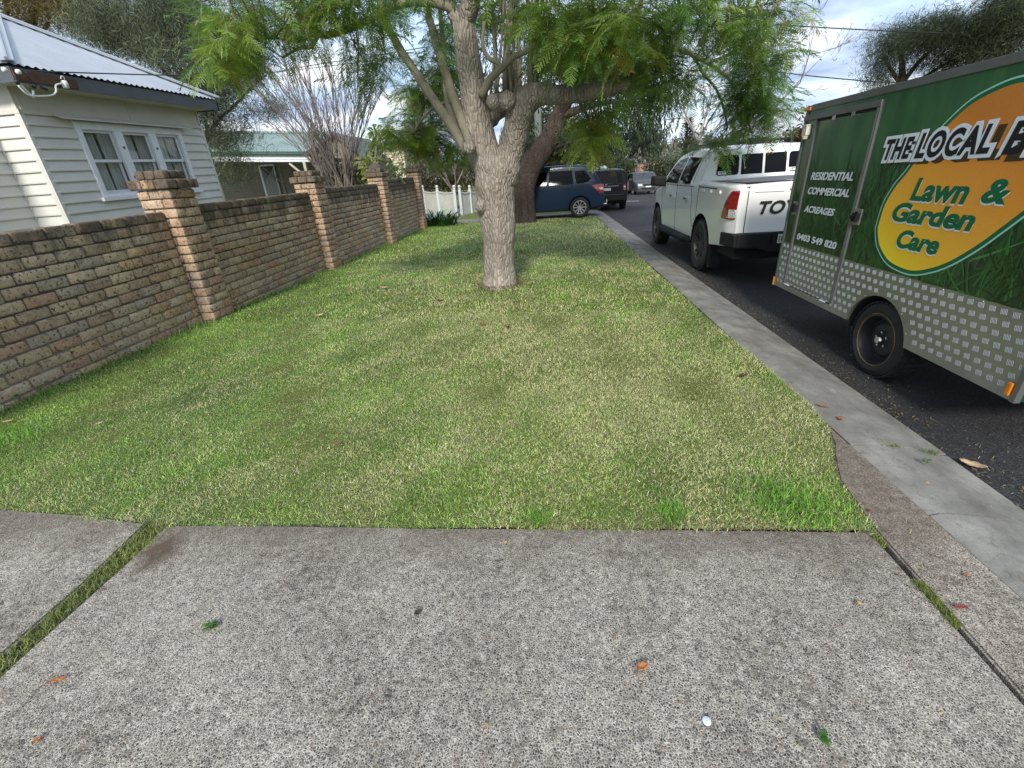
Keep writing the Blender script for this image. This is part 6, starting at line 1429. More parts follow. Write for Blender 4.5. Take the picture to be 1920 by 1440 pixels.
def frond_template(droop, curl, n=19, seed=1):
    r = random.Random(seed); V, Q = [], []
    c = lambda t: np.array([t*(1-.10*t*t), curl*t*t, .12*t-droop*t*t])
    for i in range(n):
        t0, t1 = i/n, (i+1)/n; a, b = c(t0), c(t1); w = .006*(1-.6*t0); o = len(V)
        V += [a+[0,w,0], a-[0,w,0], b-[0,w,0], b+[0,w,0]]; Q.append((o, o+1, o+2, o+3))
        if i < 2: continue
        for s_ in (1, -1):
            L = (.185*math.sin(math.pi*(.16+.80*t0))**.8+.015)*r.uniform(.8, 1.12); ang = R(74-34*t0+r.uniform(-8, 8))
            d = np.array([math.cos(ang), s_*math.sin(ang), -.26+r.uniform(-.12, .12)]); d /= np.linalg.norm(d); q = np.array([-d[1]*s_, d[0]*s_, r.uniform(-.35, .35)]); q /= np.linalg.norm(q); p0 = a+d*.008
            for k in range(5):      # leaflets along each pinna
                f = (k+.5)/5; e_ = p0+d*L*f; e_[2] -= .06*L*f*f; hl = .0165*(1-.45*abs(f-.4)); o = len(V)
                V += [e_-d*.016, e_+q*hl+d*.006, e_+d*.021, e_-q*hl+d*.006]; Q.append((o, o+1, o+2, o+3))
    return np.array(V), Q
FTS = [frond_template(.30, .05, 19, 1), frond_template(.46, -.10, 19, 2), frond_template(.20, .12, 19, 3), frond_template(.62, .02, 19, 4)]
# (u, v, Y, half-width px, half-height px, depth half, clusters, hue 0 green .. 1 yellow)
JREG = [(500,25,5.2,150,55,.7,18,.3),(430,80,4.9,70,50,.6,12,.4),(460,115,5.3,45,30,.5,4,.4),(640,25,5.6,90,45,.6,9,.1),(700,110,6.0,45,55,.5,6,.05),(760,30,7.0,80,55,.6,6,.1),
 (805,170,8.0,60,60,.6,18,.35),(795,245,8.2,48,48,.6,17,.5),(838,272,8.2,45,34,.5,8,.45),(840,110,8.0,60,70,.5,8,.2),(735,235,7.6,28,28,.3,3,.5),
 (1080,50,5.9,110,58,.8,22,.35),(1180,50,5.6,95,60,.8,20,.4),(1060,120,7.2,60,32,.4,8,.3),(1140,115,7.3,70,36,.4,9,.2),(1110,225,6.6,42,42,.35,8,.7),(1230,140,5.9,40,45,.4,6,.2),
 (1330,40,5.4,100,55,.7,17,.25),(1430,35,5.2,65,45,.6,8,.3),(1400,110,6.4,75,45,.5,12,.15),(1420,175,6.9,45,40,.4,9,.15),(1375,195,7.1,40,40,.4,5,.25),(1345,262,7.2,24,16,.3,3,.4),(1450,225,7.0,25,35,.3,4,.2),(1300,150,6.9,30,25,.3,3,.2),
 (560,-80,5.0,220,60,1.0,20,.2),(960,-110,6.2,240,70,1.6,30,.2),(1300,-90,5.2,220,60,1.2,24,.2),(930,20,8.2,110,45,.5,9,.15)]
pos, dirs, hue, scl = [], [], [], []
tw = MB()
for k_ in range(115):   # the rest of the crown, high above the street
    while True:
        a, b, c = rng.uniform(-1, 1, 3)
        if a*a+b*b+c*c < 1: break
    p = np.array([-.4+a*4.4, 7.2+b*3.6, 6.4+c*2.0]); n_ = 12; az = rng.uniform(0, 6.28)+np.arange(n_)*2.4; el_ = np.radians(rng.uniform(-48, 28, n_))
    dirs.append(np.stack([np.cos(az)*np.cos(el_), np.sin(az)*np.cos(el_), np.sin(el_)], 1)); pos.append(np.repeat(p[None], n_, 0)); hue.append(np.clip(.3+rng.normal(0, .2, n_), 0, 1)); scl.append(rng.uniform(.45, .65, n_))
    q = ATT[int(np.argmin(((ATT-p)**2).sum(1)))]; tw.tube(curve([q, (p+q)/2+np.array([0,0,.3]), p], 4), [.02]+[.013]*7+[.006], 5, cap=False)
for (u, v, Y, ru, rv, rY, nc, hu) in JREG:
    k = 0
    while k < nc*(1.05 if u > 1250 or 600 < u < 770 else 1.35):
        a, b, c = rng.uniform(-1, 1, 3)
        if a*a+b*b+c*c > 1: continue
        k += 1; p = P(u+a*ru, v+b*rv, Y+c*rY)
        d2 = ((ATT-p)**2).sum(1); q = ATT[int(np.argmin(d2))]; mid = (p+q)/2+np.array([0,0,.10])+rng.normal(0, .05, 3)
        if d2.min() > .0025: tw.tube(curve([q, mid, p], 4), [.009]+[.006]*7+[.004], 5, cap=False)
        n_ = rng.integers(10, 15); az = rng.uniform(0, 6.28)+np.arange(n_)*2.4; el_ = np.radians(rng.uniform(-48, 28, n_))
        dirs.append(np.stack([np.cos(az)*np.cos(el_), np.sin(az)*np.cos(el_), np.sin(el_)], 1)); pos.append(np.repeat(p[None], n_, 0)+rng.normal(0, .035, (n_, 3))); hue.append(np.clip(hu+rng.normal(0, .22, n_), 0, 1)); scl.append(rng.uniform(.29, .49, n_)*(.85 if Y < 5.7 else 1.1))
lb.v += []; tk2 = MB(); o = len(lb.v); lb.add(tw.v, tw.f)
lb.buildw('limbs', M_JLIMB, jac, smooth=True)
pos, dirs, hue, scl = map(np.concatenate, (pos, dirs, hue, scl))
h_ = hue[:, None]; c = np.array([[.105,.235,.042]])*(1-h_)+np.array([[.40,.50,.075]])*h_; yl = rng.random(len(c)) < .05*h_[:,0]*3; c[yl] = [.30,.23,.03]; c *= rng.uniform(.7, 1.3, (len(c), 1))
fr_ = frames(dirs, roll=rng.normal(0, .3, len(pos))); VV, QQ, CC, o_ = [], [], [], 0; wh = rng.integers(0, 4, len(pos))
for ti in range(4):
    j = wh == ti; V, Q, T, k = scatter(FTS[ti][0], FTS[ti][1], [], pos[j], fr_[j], scl[j]); VV.append(V); QQ.append(Q+o_); o_ += len(V); CC.append(np.repeat(c[j], k, 0))
bulk('crown', np.concatenate(VV), np.concatenate(QQ), None, M_FROND, jac, np.concatenate(CC), off=base)
# fallen litter ring at the foot of the trunk
n_ = 420; az = rng.uniform(0, 6.28, n_); rr = .27+rng.exponential(.05, n_); ps = np.stack([base[0]+rr*np.cos(az), base[1]+rr*np.sin(az), np.full(n_, .03)+rng.uniform(0, .02, n_)], 1)
V, Q, T, k = scatter(LEAF_V, LEAF_Q, LEAF_T, ps, frames(rdir(n_, -.2, .35)), rng.uniform(.02, .05, n_)); o = bulk('leaf_litter', V, Q, T, M_LEAF, None, tints(n_, (.16,.07,.03), (.40,.25,.13), k)); tag(o, 'ring of small brown leaf litter around the foot of the jacaranda', 'leaf litter', kind='stuff')

# ---------------------------------------------------------------- generic leafy crowns
def cloud(regs, size, droop=.0, up=None, clump=.18, per=60):
    """regs: (u, v, Y, half px w, half px h, depth half, clumps). returns positions, directions"""
    ps, ds = [], []
    for (u, v, Y, ru, rv, rY, nc) in regs:
        for _ in range(nc):
            while True:
                a, b, c = rng.uniform(-1, 1, 3)
                if a*a+b*b+c*c <= 1: break
            ctr = P(u+a*ru, v+b*rv, Y+c*rY); q = ctr+rng.normal(0, 1, (per, 3))*clump*np.array([1, 1, .8]); d = rdir(per); d[:, 2] -= droop
            if up is not None: d = d*.6+np.array(up)
            ps.append(q); ds.append(d)
    ps, ds = np.concatenate(ps), np.concatenate(ds); return ps, ds/np.linalg.norm(ds, axis=1, keepdims=True)
def crown(parent, regs, lo, hi, size, tmpl=(LEAF_V, LEAF_Q, LEAF_T), mat=None, droop=0, up=None, clump=.2, per=60, name='crown', bias=1.2):
    ps, ds = cloud(regs, size, droop, up, clump, per); cv = np.repeat(rng.uniform(.55, 1.45, (len(ps)//per, 1)), per, 0)
    V, Q, T, k = scatter(*tmpl, ps, frames(ds, roll=rng.uniform(-1.5, 1.5, len(ps))), rng.uniform(size*.7, size*1.25, len(ps)))
    return bulk(name, V, Q, T, mat or M_LEAF, parent, tints(len(ps), lo, hi, k, bias)*np.repeat(cv, k, 0), off=tuple(parent.location))
NEEDLE = ([(0,.022,0),(0,-.022,0),(.5,-.034,.03),(.5,.034,.03),(1,0,-.03)], [(0,1,2,3)], [(3,2,4)])
LANCE = ([(0,0,0),(.3,.085,0),(.3,-.085,0),(.7,.07,-.03),(.7,-.07,-.03),(1,0,-.08)], LEAF_Q, LEAF_T)
def tree(name, label, cat, u, v, Y, regs, lo, hi, size, trunkspec, tmat, group=None, **k):
    b = P(u, v, Y); o = thing(name, label, cat, (b[0], Y, zf(Y)), 0, group)
    m = MB(); g0 = np.array([b[0], Y, zf(Y)-.1])
    for spec in trunkspec: limb(m, spec, 9, 4, .04)
    m.buildw('trunk', tmat, o, smooth=True); 
    if regs: crown(o, regs, lo, hi, size, **k)
    return o
# gum tree on the verge behind the jacaranda
gum = tree('gum_tree', 'leaning gum tree with brown trunk and dark drooping leaves beside the blue car', 'tree', 984, 418, 16.2,
  [(1190,215,16.6,62,62,1.2,46),(1215,260,16.4,40,36,.8,20),(1140,180,16.6,60,50,1.2,28),(985,262,16.8,24,30,.5,9),(1060,262,16.9,26,26,.6,6),(1130,262,16.4,36,36,.7,13),(1240,185,16.3,30,40,.6,10),(1080,100,17,120,60,2,40),(960,120,18,120,90,1.5,34),(1000,-60,17,260,70,3,50)],
  (.016,.030,.016), (.060,.085,.048), .17,
  [[(984,428,16.2,60),(983,414,16.2,45),(983,380,16.2,40),(984,345,16.2,41),(994,312,16.4,46),(1014,285,16.6,42),(1032,255,16.9,38),(1046,222,17.1,34),(1060,190,17,28),(1085,140,16.9,22),(1130,90,16.8,14)],
   [(985,345,16.3,34),(978,300,16.8,24),(972,250,17.6,20),(975,190,17.7,16),(960,100,17.8,12)], [(1014,285,16.6,14),(1030,283,16.7,9),(1060,270,16.8,6),(1095,262,16.6,4)], [(1046,222,17.1,18),(1100,200,16.8,12),(1160,190,16.6,8),(1215,200,16.5,4)], [(1085,140,16.9,12),(1150,150,16.6,8),(1215,165,16.4,4)]],
  M_GBARK, tmpl=LANCE, mat=M_LEAFD, droop=1.6, clump=.26, per=62)
# grey-green feathery tree behind the weatherboard house
tree('casuarina_tree', 'grey green feathery tree leaning over the weatherboard house roof', 'tree', 455, 330, 15.5,
  [(250,55,14.5,110,55,1.5,62),(340,100,14,95,75,1.5,70),(395,165,14,60,60,1.2,44),(430,245,14.5,50,45,1,24),(425,312,15,50,20,.7,16),(300,15,14.5,120,40,1.5,44),(460,110,15,55,70,1.2,26),(510,200,15,25,40,.6,6),(200,40,14,70,40,1,22),(380,215,14.2,30,40,.6,10)],
  (.035,.05,.028), (.185,.215,.125), .18,
  [[(385,400,15.5,12),(380,300,15.2,10),(388,262,15,8),(410,225,15,6),(440,198,15,5),(470,165,15,3.5),(500,140,15,2.5)], [(380,300,15.2,7),(360,240,14.8,8),(330,170,14.5,7),(290,110,14.3,6),(240,60,14,4)], [(388,262,15,6),(385,200,14.6,5),(375,130,14.4,5),(380,50,14.4,4)]],
  M_DKBARK, tmpl=NEEDLE, mat=M_LEAF, up=(.10,-.1,.35), clump=.23, per=180)
tree('brown_tipped_tree', 'dark tree with brownish foliage standing behind the corrugated iron roof', 'tree', 60, 300, 22,
  [(70,10,21,110,34,2,60),(170,28,20,60,26,1.2,26),(30,50,22,50,30,1.5,14),(110,-60,21,160,50,2,50)], (.045,.036,.012), (.19,.135,.04), .28, [[(50,300,22,18),(48,100,22,16),(60,40,21.8,13),(80,-20,21.6,9)], [(48,100,22,9),(80,60,21.5,7),(105,20,21,5)], [(48,110,22,9),(20,50,21.8,7),(10,0,21.5,5)]], M_DKBARK, tmpl=NEEDLE, up=(.1,0,.3), clump=.4, per=120)
# dark umbrella-shaped tree across the road
tree('she_oak_tree', 'dark umbrella shaped tree behind the trailer roof', 'tree', 1700, 330, 26,
  [(1760,62,26,75,26,2,60),(1680,85,26,45,22,1.5,30),(1650,125,26,28,30,1,16),(1800,95,26,60,34,2,30),(1740,125,26,40,22,1.2,10),(1660,165,26,28,10,.8,5),(1790,135,26,45,22,1.2,14)],
  (.012,.020,.012), (.07,.09,.042), .21, [[(1702,330,26,16),(1695,200,26,14),(1692,150,26,12),(1690,110,26,8),(1680,85,26,5)], [(1692,155,26,9),(1720,120,26,7),(1750,90,26,5),(1780,65,26,3)], [(1694,165,26,8),(1670,130,26,6),(1655,105,26,4)], [(1695,170,26,8),(1740,140,25.8,6),(1790,110,25.6,4)]], M_DKBARK, tmpl=NEEDLE, up=(.15,0,.35), clump=.38, per=230)
tree('tall_dark_tree', 'tall dark leaning tree whose crown rises beside the umbrella shaped tree', 'tree', 1880, 330, 24,
  [(1890,35,24,55,50,1.5,60),(1850,75,24.5,45,35,1.2,30),(1880,105,24,60,25,1.2,26),(1930,10,24,60,70,1.5,40)], (.012,.022,.012), (.07,.09,.042), .21, [[(1885,330,24,16),(1885,150,24,14),(1890,80,24,10),(1915,0,24,6)], [(1886,120,24,8),(1862,85,24,5),(1850,60,24,3)]], M_DKBARK, tmpl=NEEDLE, up=(.3,0,.35), clump=.38, per=230)
# bare spreading tree behind the ute
def bare(name, label, u, v, Y, h, r, lean, depth, spread, kids, mat, up=.1, length=None, cat='tree', minr=.006):
    b = P(u, v, Y); o = thing(name, label, cat, (b[0], Y, zf(Y))); m = MB(); tk_ = MB(); tips = []
    tk_.tube([(b[0], Y, zf(Y)-.2), (b[0]+lean[0]*.3, Y+lean[1]*.3, zf(Y)+h*.5), (b[0]+lean[0], Y+lean[1], zf(Y)+h)], [r*1.2, r, r*.85], 8)
    for k in range(kids+2):
        a = 6.28*k/(kids+2)+random.uniform(-.4, .4); grow(m, tips, (b[0]+lean[0], Y+lean[1], zf(Y)+h*random.uniform(.8, 1)), (math.cos(a)*.8+lean[0]*.2, math.sin(a)*.6, .9), length or h*.9, r*.55, depth, spread, (2, 3), up, 5, .66, .2, 4, minr)
    m.buildw('branches', mat, o, smooth=True, fix=False); tk_.buildw('trunk', mat, o, smooth=True); return o, tips
bare('bare_tree', 'pale leafless spreading tree behind the white ute', 1385, 300, 22, 2.6, .12, (.2, 0), 5, .5, 3, M_PALETWIG, length=2.3, minr=.006)
bare('bare_tree', 'pale leafless tree standing in front of the conifer down the street', 1318, 320, 30, 3.0, .13, (-.4, 0), 5, .5, 3, M_PALETWIG, length=2.6, minr=.008)
# crepe myrtle: many whippy stems fanning from the ground behind the wall
cb = P(645, 370, 13.4); cm = thing('crepe_myrtle', 'leafless crepe myrtle with many thin fanning stems behind the brick wall', 'tree', (cb[0], 13.4, 0)); m = MB(); tips = []
for k in range(19):
    tu = 425+312*k/18+rng.uniform(-12, 12); tv_ = 110+abs(tu-560)*.12+rng.uniform(-15, 45); Yt = 13.4+rng.uniform(-1.2, 1.2); e_ = P(tu, tv_, Yt); s0 = np.array([cb[0]+rng.normal(0, .22), 13.4+rng.normal(0, .2), 0]); md = s0*.55+e_*.45+np.array([(cb[0]-e_[0])*.16, 0, .35])
    cp = curve([s0, md, e_], 8); m.tube(cp, list(np.linspace(.024, .005, len(cp))), 6)
    for i in range(5, len(cp)-1):
        for _ in range(2): grow(m, tips, cp[i], (cp[i]-cp[i-1])*3+rng.normal(0, .16, 3), random.uniform(.5, 1.0), .010, 1, .35, (1, 3), .22, 4, .7, .14, 4, .0045)
m.buildw('stems', M_TWIG, cm, smooth=True, fix=False)
# clinging dry seed heads at the tips
tp = np.array([t_[0] for t_ in tips if t_[0][0] < P(560, 200, 13.4)[0] and t_[0][2] > P(500, 210, 13.4)[2]])
if len(tp):
    tp = np.repeat(tp, 5, 0)+rng.normal(0, .04, (len(tp)*5, 3)); V, Q, T, k = scatter(LEAF_V, LEAF_Q, LEAF_T, tp, frames(rdir(len(tp))), rng.uniform(.02, .05, len(tp))); bulk('seed_clumps', V, Q, T, M_LEAF, cm, tints(len(tp), (.12,.07,.055), (.24,.15,.12), k), off=tuple(cm.location))
# leafy shrubs behind the wall
tree('garden_shrub', 'dark green shrub at the foot of the crepe myrtle', 'shrub', 655, 360, 14.2, [(655,335,14.2,40,22,.5,26),(625,330,14.2,24,20,.4,10),(685,338,14.0,20,18,.4,8)], (.014,.026,.012), (.07,.10,.04), .10, [[(655,375,14.2,8),(655,335,14.2,4)]], M_DKBARK, mat=M_LEAFD, clump=.12, per=90)
tree('frangipani', 'yellow green broad leaved shrub rising between second and third pillars', 'shrub', 703, 350, 13.2, [(708,265,13.2,22,28,.3,12),(700,300,13.2,20,18,.3,9),(690,330,13.2,10,14,.3,4)], (.09,.14,.02), (.30,.32,.05), .17, [[(700,370,13.2,6),(702,320,13.2,5),(706,270,13.2,3)], [(702,320,13.2,4),(718,285,13.2,2)]], M_TWIG, clump=.13, per=11, droop=.5)
tree('garden_shrub', 'small broad leaved shrub in front of the cream house', 'shrub', 750, 350, 14.6, [(748,318,14.6,16,16,.3,9),(742,335,14.6,12,10,.3,5)], (.09,.14,.05), (.26,.32,.16), .16, [[(750,370,14.6,5),(748,325,14.6,3)]], M_TWIG, clump=.12, per=12, droop=.3)
# magnolia in blossom behind the white fence
mo, tips = bare('magnolia', 'leafless magnolia covered in pale pink blossom behind the white fence', 845, 345, 25, 1.1, .10, (.1, 0), 5, .6, 4, M_TWIG, up=.14, length=1.35, cat='tree', minr=.008)
tp = np.array([t_[0] for t_ in tips]); tp = tp[rng.random(len(tp)) < .8]; tp = np.repeat(tp, 6, 0)+rng.normal(0, .05, (len(tp)*6, 3))
V, Q, T, k = scatter(LEAF_V, LEAF_Q, LEAF_T, tp, frames(rdir(len(tp), .0, 1)), rng.uniform(.08, .16, len(tp))); bulk('blossom', V, Q, T, M_LEAF, mo, tints(len(tp), (.42,.30,.30), (.80,.70,.68), k), off=tuple(mo.location))
tree('hedge_shrub', 'dark tangled shrub behind the white fence and magnolia', 'shrub', 800, 350, 28, [(800,330,28,40,26,1,26),(850,335,28,40,26,1,26),(900,325,29,40,34,1,24),(760,335,28,14,12,.4,5)], (.03,.035,.018), (.15,.125,.075), .16, [[(820,370,28,6),(820,340,28,3)]], M_DKBARK, clump=.34, per=80)
# trees behind the blue car and down the street
def bushy(name, label, u, v, Y, ru, rv, n, lo, hi, size, group=None, clump=.5, per=70, mat=None, droop=0, tv=None, cat='tree'):
    b = P(u, v, Y); g_ = P(u, v+rv, Y); gv = v+rv*1.1
    return tree(name, label, cat, u, v, Y, [(u, v, Y, ru, rv, ru*Y/1000, n)], lo, hi, size, [[(u, gv+18, Y, max(3, 150/Y)), (u, v+rv*.5, Y, max(2, 100/Y)), (u+2, v-rv*.4, Y, max(1.2, 50/Y))], [(u, v+rv*.6, Y, max(1.5, 60/Y)), (u-ru*.4, v, Y, max(1, 40/Y)), (u-ru*.6, v-rv*.4, Y, 1)], [(u, v+rv*.6, Y, max(1.5, 60/Y)), (u+ru*.4, v, Y, max(1, 40/Y)), (u+ru*.6, v-rv*.3, Y, 1)]], M_DKBARK, group, clump=clump, per=per, mat=mat, droop=droop)
G_ = 'street trees down the hill'
bushy('leafy_tree', 'olive green tree directly behind the blue car roof', 1060, 270, 29, 46, 40, 70, (.035,.050,.012), (.15,.165,.045), .26, G_, .42)
bushy('leafy_tree', 'dark green tree behind the leaning gum trunk', 1010, 250, 33, 36, 60, 60, (.016,.028,.012), (.07,.095,.035), .28, G_, .5)
bushy('leafy_tree', 'olive tree under the gum leaves between the blue and black cars', 1112, 275, 36, 36, 30, 46, (.04,.05,.014), (.14,.15,.05), .30, G_, .5)
bushy('leafy_tree', 'green tree far down the street behind the black SUV roof', 1150, 318, 44, 28, 20, 40, (.03,.045,.015), (.10,.12,.05), .3, G_, .5)
bushy('shrub', 'bright yellow green shrub beside the far bend of the road', 1180, 338, 42, 10, 10, 16, (.14,.15,.02), (.34,.32,.05), .2, G_, .22, cat='shrub')
bushy('shrub', 'dark shrub above the black SUV roof', 1172, 322, 40, 16, 14, 22, (.02,.03,.012), (.07,.08,.03), .24, G_, .35, cat='shrub')
bushy('leafy_tree', 'dull green tree behind the silver wagon', 1240, 322, 64, 30, 16, 36, (.03,.045,.02), (.11,.125,.06), .4, G_, .6)
bushy('leafy_tree', 'grey green tree between the red roof and the conifer', 1290, 318, 58, 32, 22, 44, (.03,.042,.02), (.115,.12,.06), .4, G_, .6)
bushy('leafy_tree', 'bushy tree above the white ute roof rack', 1445, 262, 40, 44, 24, 54, (.04,.05,.02), (.15,.155,.06), .34, G_, .6)
bushy('leafy_tree', 'round green tree beyond the pale grey roof', 1500, 245, 60, 40, 22, 44, (.04,.055,.02), (.14,.16,.06), .44, G_, .8)
bushy('shrub', 'reddish brown shrub between the ute cab and the trailer', 1500, 275, 15, 22, 26, 34, (.035,.014,.010), (.12,.045,.032), .12, None, .2, cat='shrub')
for (u, v, Y, lab) in ((1115, 335, 47, 'bare grey brown tree behind the black SUV'), (1150, 335, 50, 'bare pale tree beside the leaning power pole'), (1090, 335, 42, 'bare twiggy tree beside the white roof'), (1218, 335, 66, 'bare twiggy tree in front of the red roof'), (1255, 335, 72, 'bare brown tree behind the silver wagon')):
    bare('bare_tree', lab, u, v, Y, 2.3, .13, (.1, 0), 3, .6, 3, M_PALETWIG, length=2.6, minr=.022)
# conifer with tiered branches
b = P(1287, 330, 56); tp_ = P(1290, 228, 56); nf = thing('conifer', 'tall narrow tiered conifer above the ute bonnet', 'tree', (b[0], 56, zf(56))); m = MB(); m.tube([(b[0], 56, zf(56)-.3), (tp_[0], 56, tp_[2])], [.22, .03], 8); m.buildw('trunk', M_DKBARK, nf)
H_ = tp_[2]-zf(56); ps, ds = [], []
for i in range(26):
    f = i/25; z = zf(56)+H_*(.16+.84*f); r0 = (1.75*(1-f)**.7+.12)
    for k in range(9):
        a = 6.28*k/9+i*.7; q = np.linspace(.15, 1, 9); pp_ = np.stack([tp_[0]*f+b[0]*(1-f)+np.cos(a)*q*r0, 56+np.sin(a)*q*r0, z+.25*q*q], 1); ps.append(pp_); ds.append(np.tile([math.cos(a), math.sin(a), .5], (9, 1)))
ps, ds = np.concatenate(ps), np.concatenate(ds); ps = ps+rng.normal(0, .07, ps.shape); V, Q, T, k = scatter(LEAF_V, LEAF_Q, LEAF_T, ps, frames(ds/np.linalg.norm(ds, axis=1, keepdims=True)), rng.uniform(.25, .5, len(ps))); bulk('crown', V, Q, T, M_LEAFD, nf, tints(len(ps), (.02,.032,.02), (.075,.09,.055), k), off=tuple(nf.location))
# agapanthus clump at the end of the brick wall
b = np.array([-4.02, 16.9, 0]); V, Q, Cc = [], [], []; o_ = 0
for k in range(210):
    a = random.uniform(0, 6.28); r0 = random.uniform(0, .62); s0 = b+np.array([r0*math.cos(a)*1.15, r0*math.sin(a)*.8, 0]); L = random.uniform(.6, 1.15); az = a+random.gauss(0, .6); el0 = random.uniform(1.0, 1.5); w = random.uniform(.020, .036); n_ = 7; p = s0.copy(); el1 = el0
    for i in range(n_):
        sd_ = np.array([-math.sin(az), math.cos(az), 0])*w*(1-(i/(n_-1))**2.5)
        V += [p-sd_, p+sd_]; p = p+np.array([math.cos(az)*math.cos(el1), math.sin(az)*math.cos(el1), math.sin(el1)])*L/n_; el1 -= random.uniform(.18, .34)
    Q += [(o_+2*i, o_+2*i+1, o_+2*i+3, o_+2*i+2) for i in range(n_-1)]; o_ += 2*n_; Cc += [np.array([.03,.085,.018])*random.uniform(.6, 1.7)]*(2*n_)
ag = bulk('agapanthus_clump', np.array(V), np.array(Q), None, M_LEAFD, None, np.array(Cc), off=tuple(b)); ag.location = b; tag(ag, 'clump of dark green strap leaved agapanthus at the end of the brick wall', 'plant')

# ---------------------------------------------------------------- far houses, woods and hills
def far_house(label, u0, u1, vt, ve, vb, Y, roof_c, wall_c, name='far_house'):
    a, b_, t_, e_ = P(u0, ve, Y), P(u1, ve, Y), P((u0+u1)/2, vt, Y+3), P(u1, vb, Y); o = thing(name, label, 'house', ((a[0]+b_[0])/2, Y, zf(Y))); cx = (a[0]+b_[0])/2; hw_ = (b_[0]-a[0])/2; zt, ze = t_[2], min(a[2], b_[2])
    m = MB(); ins = hw_*.35; m.add([(cx-hw_, Y-.3, ze), (cx+hw_, Y-.3, ze), (cx+hw_, Y+6.3, ze), (cx-hw_, Y+6.3, ze), (cx-hw_+ins, Y+3, zt), (cx+hw_-ins, Y+3, zt)], [(0,1,5,4),(1,2,5),(2,3,4,5),(3,0,4),(0,3,2,1)]); m.buildw('roof', roof_c, o)
    m = MB(); m.box((cx-hw_+.4, Y+.2, zf(Y)-.4), (cx+hw_-.4, Y+5.8, ze-.01)); m.buildw('wall', wall_c, o)
    for s_ in (-.5, .35): m = MB(); m.box((cx+s_*hw_-.6, Y+.16, ze-1.8), (cx+s_*hw_+.6, Y+.205, ze-.6)); m.buildw('window', M_GLASS, o)
    return o
M_REDROOF = simple('red_tile_roof', (.36,.13,.08), .8, vary=.25, vscale=3); M_PALEROOF = simple('pale_iron_roof', (.55,.58,.60), .4, .4, vary=.06); M_PALEWALL = simple('pale_render', (.62,.60,.55), .8)
far_house('white house with red tiled roof far down the street', 1190, 1268, 306, 321, 340, 76, M_REDROOF, M_PALEWALL)
far_house('house with white iron roof behind the blue and black cars', 1082, 1142, 301, 318, 345, 40, M_PALEROOF, M_PALEWALL)
far_house('house with pale grey roof seen between the white ute and the trailer', 1452, 1640, 205, 262, 300, 24, M_PALEROOF, simple('grey_brick_wall', (.30,.27,.25), .9))
far_house('low brown roofed house behind the ute bonnet', 1300, 1350, 296, 310, 340, 90, simple('brown_tile_roof', (.20,.13,.10), .85), M_PALEWALL)
ps, ds, cc = [], [], []
for i in range(330):
    Y = rng.uniform(82, 300); x = rng.uniform(-.55, 1.0)*Y
    h = rng.uniform(4, 9.5); g0 = zf(Y); n_ = 80; r0 = h*rng.uniform(.28, .45)
    q = rng.normal(0, 1, (n_, 3)); q /= np.linalg.norm(q, axis=1, keepdims=True); q *= rng.uniform(.5, 1, (n_, 1))
    ps.append(np.array([x, Y, g0+h*.6])+q*np.array([r0, r0, h*.42])); ds.append(rdir(n_)); g1 = rng.random(); base_c = np.array([.09,.105,.05])*(1-g1)+np.array([.24,.20,.145])*g1 if rng.random() < .6 else np.array([.06,.08,.042]); cc.append(np.repeat((base_c*rng.uniform(.6, 1.4, (n_, 1))), 6, 0))
ps, ds, cc = map(np.concatenate, (ps, ds, cc)); V, Q, T, k = scatter(LEAF_V, LEAF_Q, LEAF_T, ps, frames(ds), rng.uniform(1.0, 2.2, len(ps))); struct(bulk('woodland', V, Q, T, M_LEAF, None, cc), 'distant woodland covering the valley', 'woodland', 'stuff')
def ridge(name, Y, base_v, amp, seed, mat, x0, x1, label):
    r_ = np.random.default_rng(seed); n_ = 160; X = np.linspace(x0, x1, n_); zc_ = P(1270, base_v, Y)[2]; ph = r_.uniform(0, 6.28, 8); m = MB(); pts = []
    for x in X: pts.append(zc_+.5*amp*sum(math.sin(x*(k_+1)*2.1/6000*3+ph[k_])/(k_+1) for k_ in range(8)))
    vs = [(x, Y+(0 if j == 0 else 500*j), -60 if j == 0 else (z if j == 1 else -60)) for x, z in zip(X, pts) for j in range(3)]
    m.add(vs, [(i*3+j, i*3+j+1, (i+1)*3+j+1, (i+1)*3+j) for i in range(n_-1) for j in range(2)]); return struct(m.build(name, mat, fix=False, smooth=True), label, 'hills')
M_HILL = simple('haze_tinted_far_hill', (.055,.085,.12), .95, vary=.25, vscale=.004); M_HILL2 = simple('forested_near_hill', (.06,.075,.05), .95, vary=.3, vscale=.012)  # blue distance haze is painted into the far range's base colour
ridge('hills', 3600, 264, 30, 5, M_HILL, -6000, 9000, 'distant forested range on the horizon, coloured blue for haze'); ridge('hills', 900, 300, 6, 8, M_HILL2, -1800, 2600, 'wooded low hills across the valley')
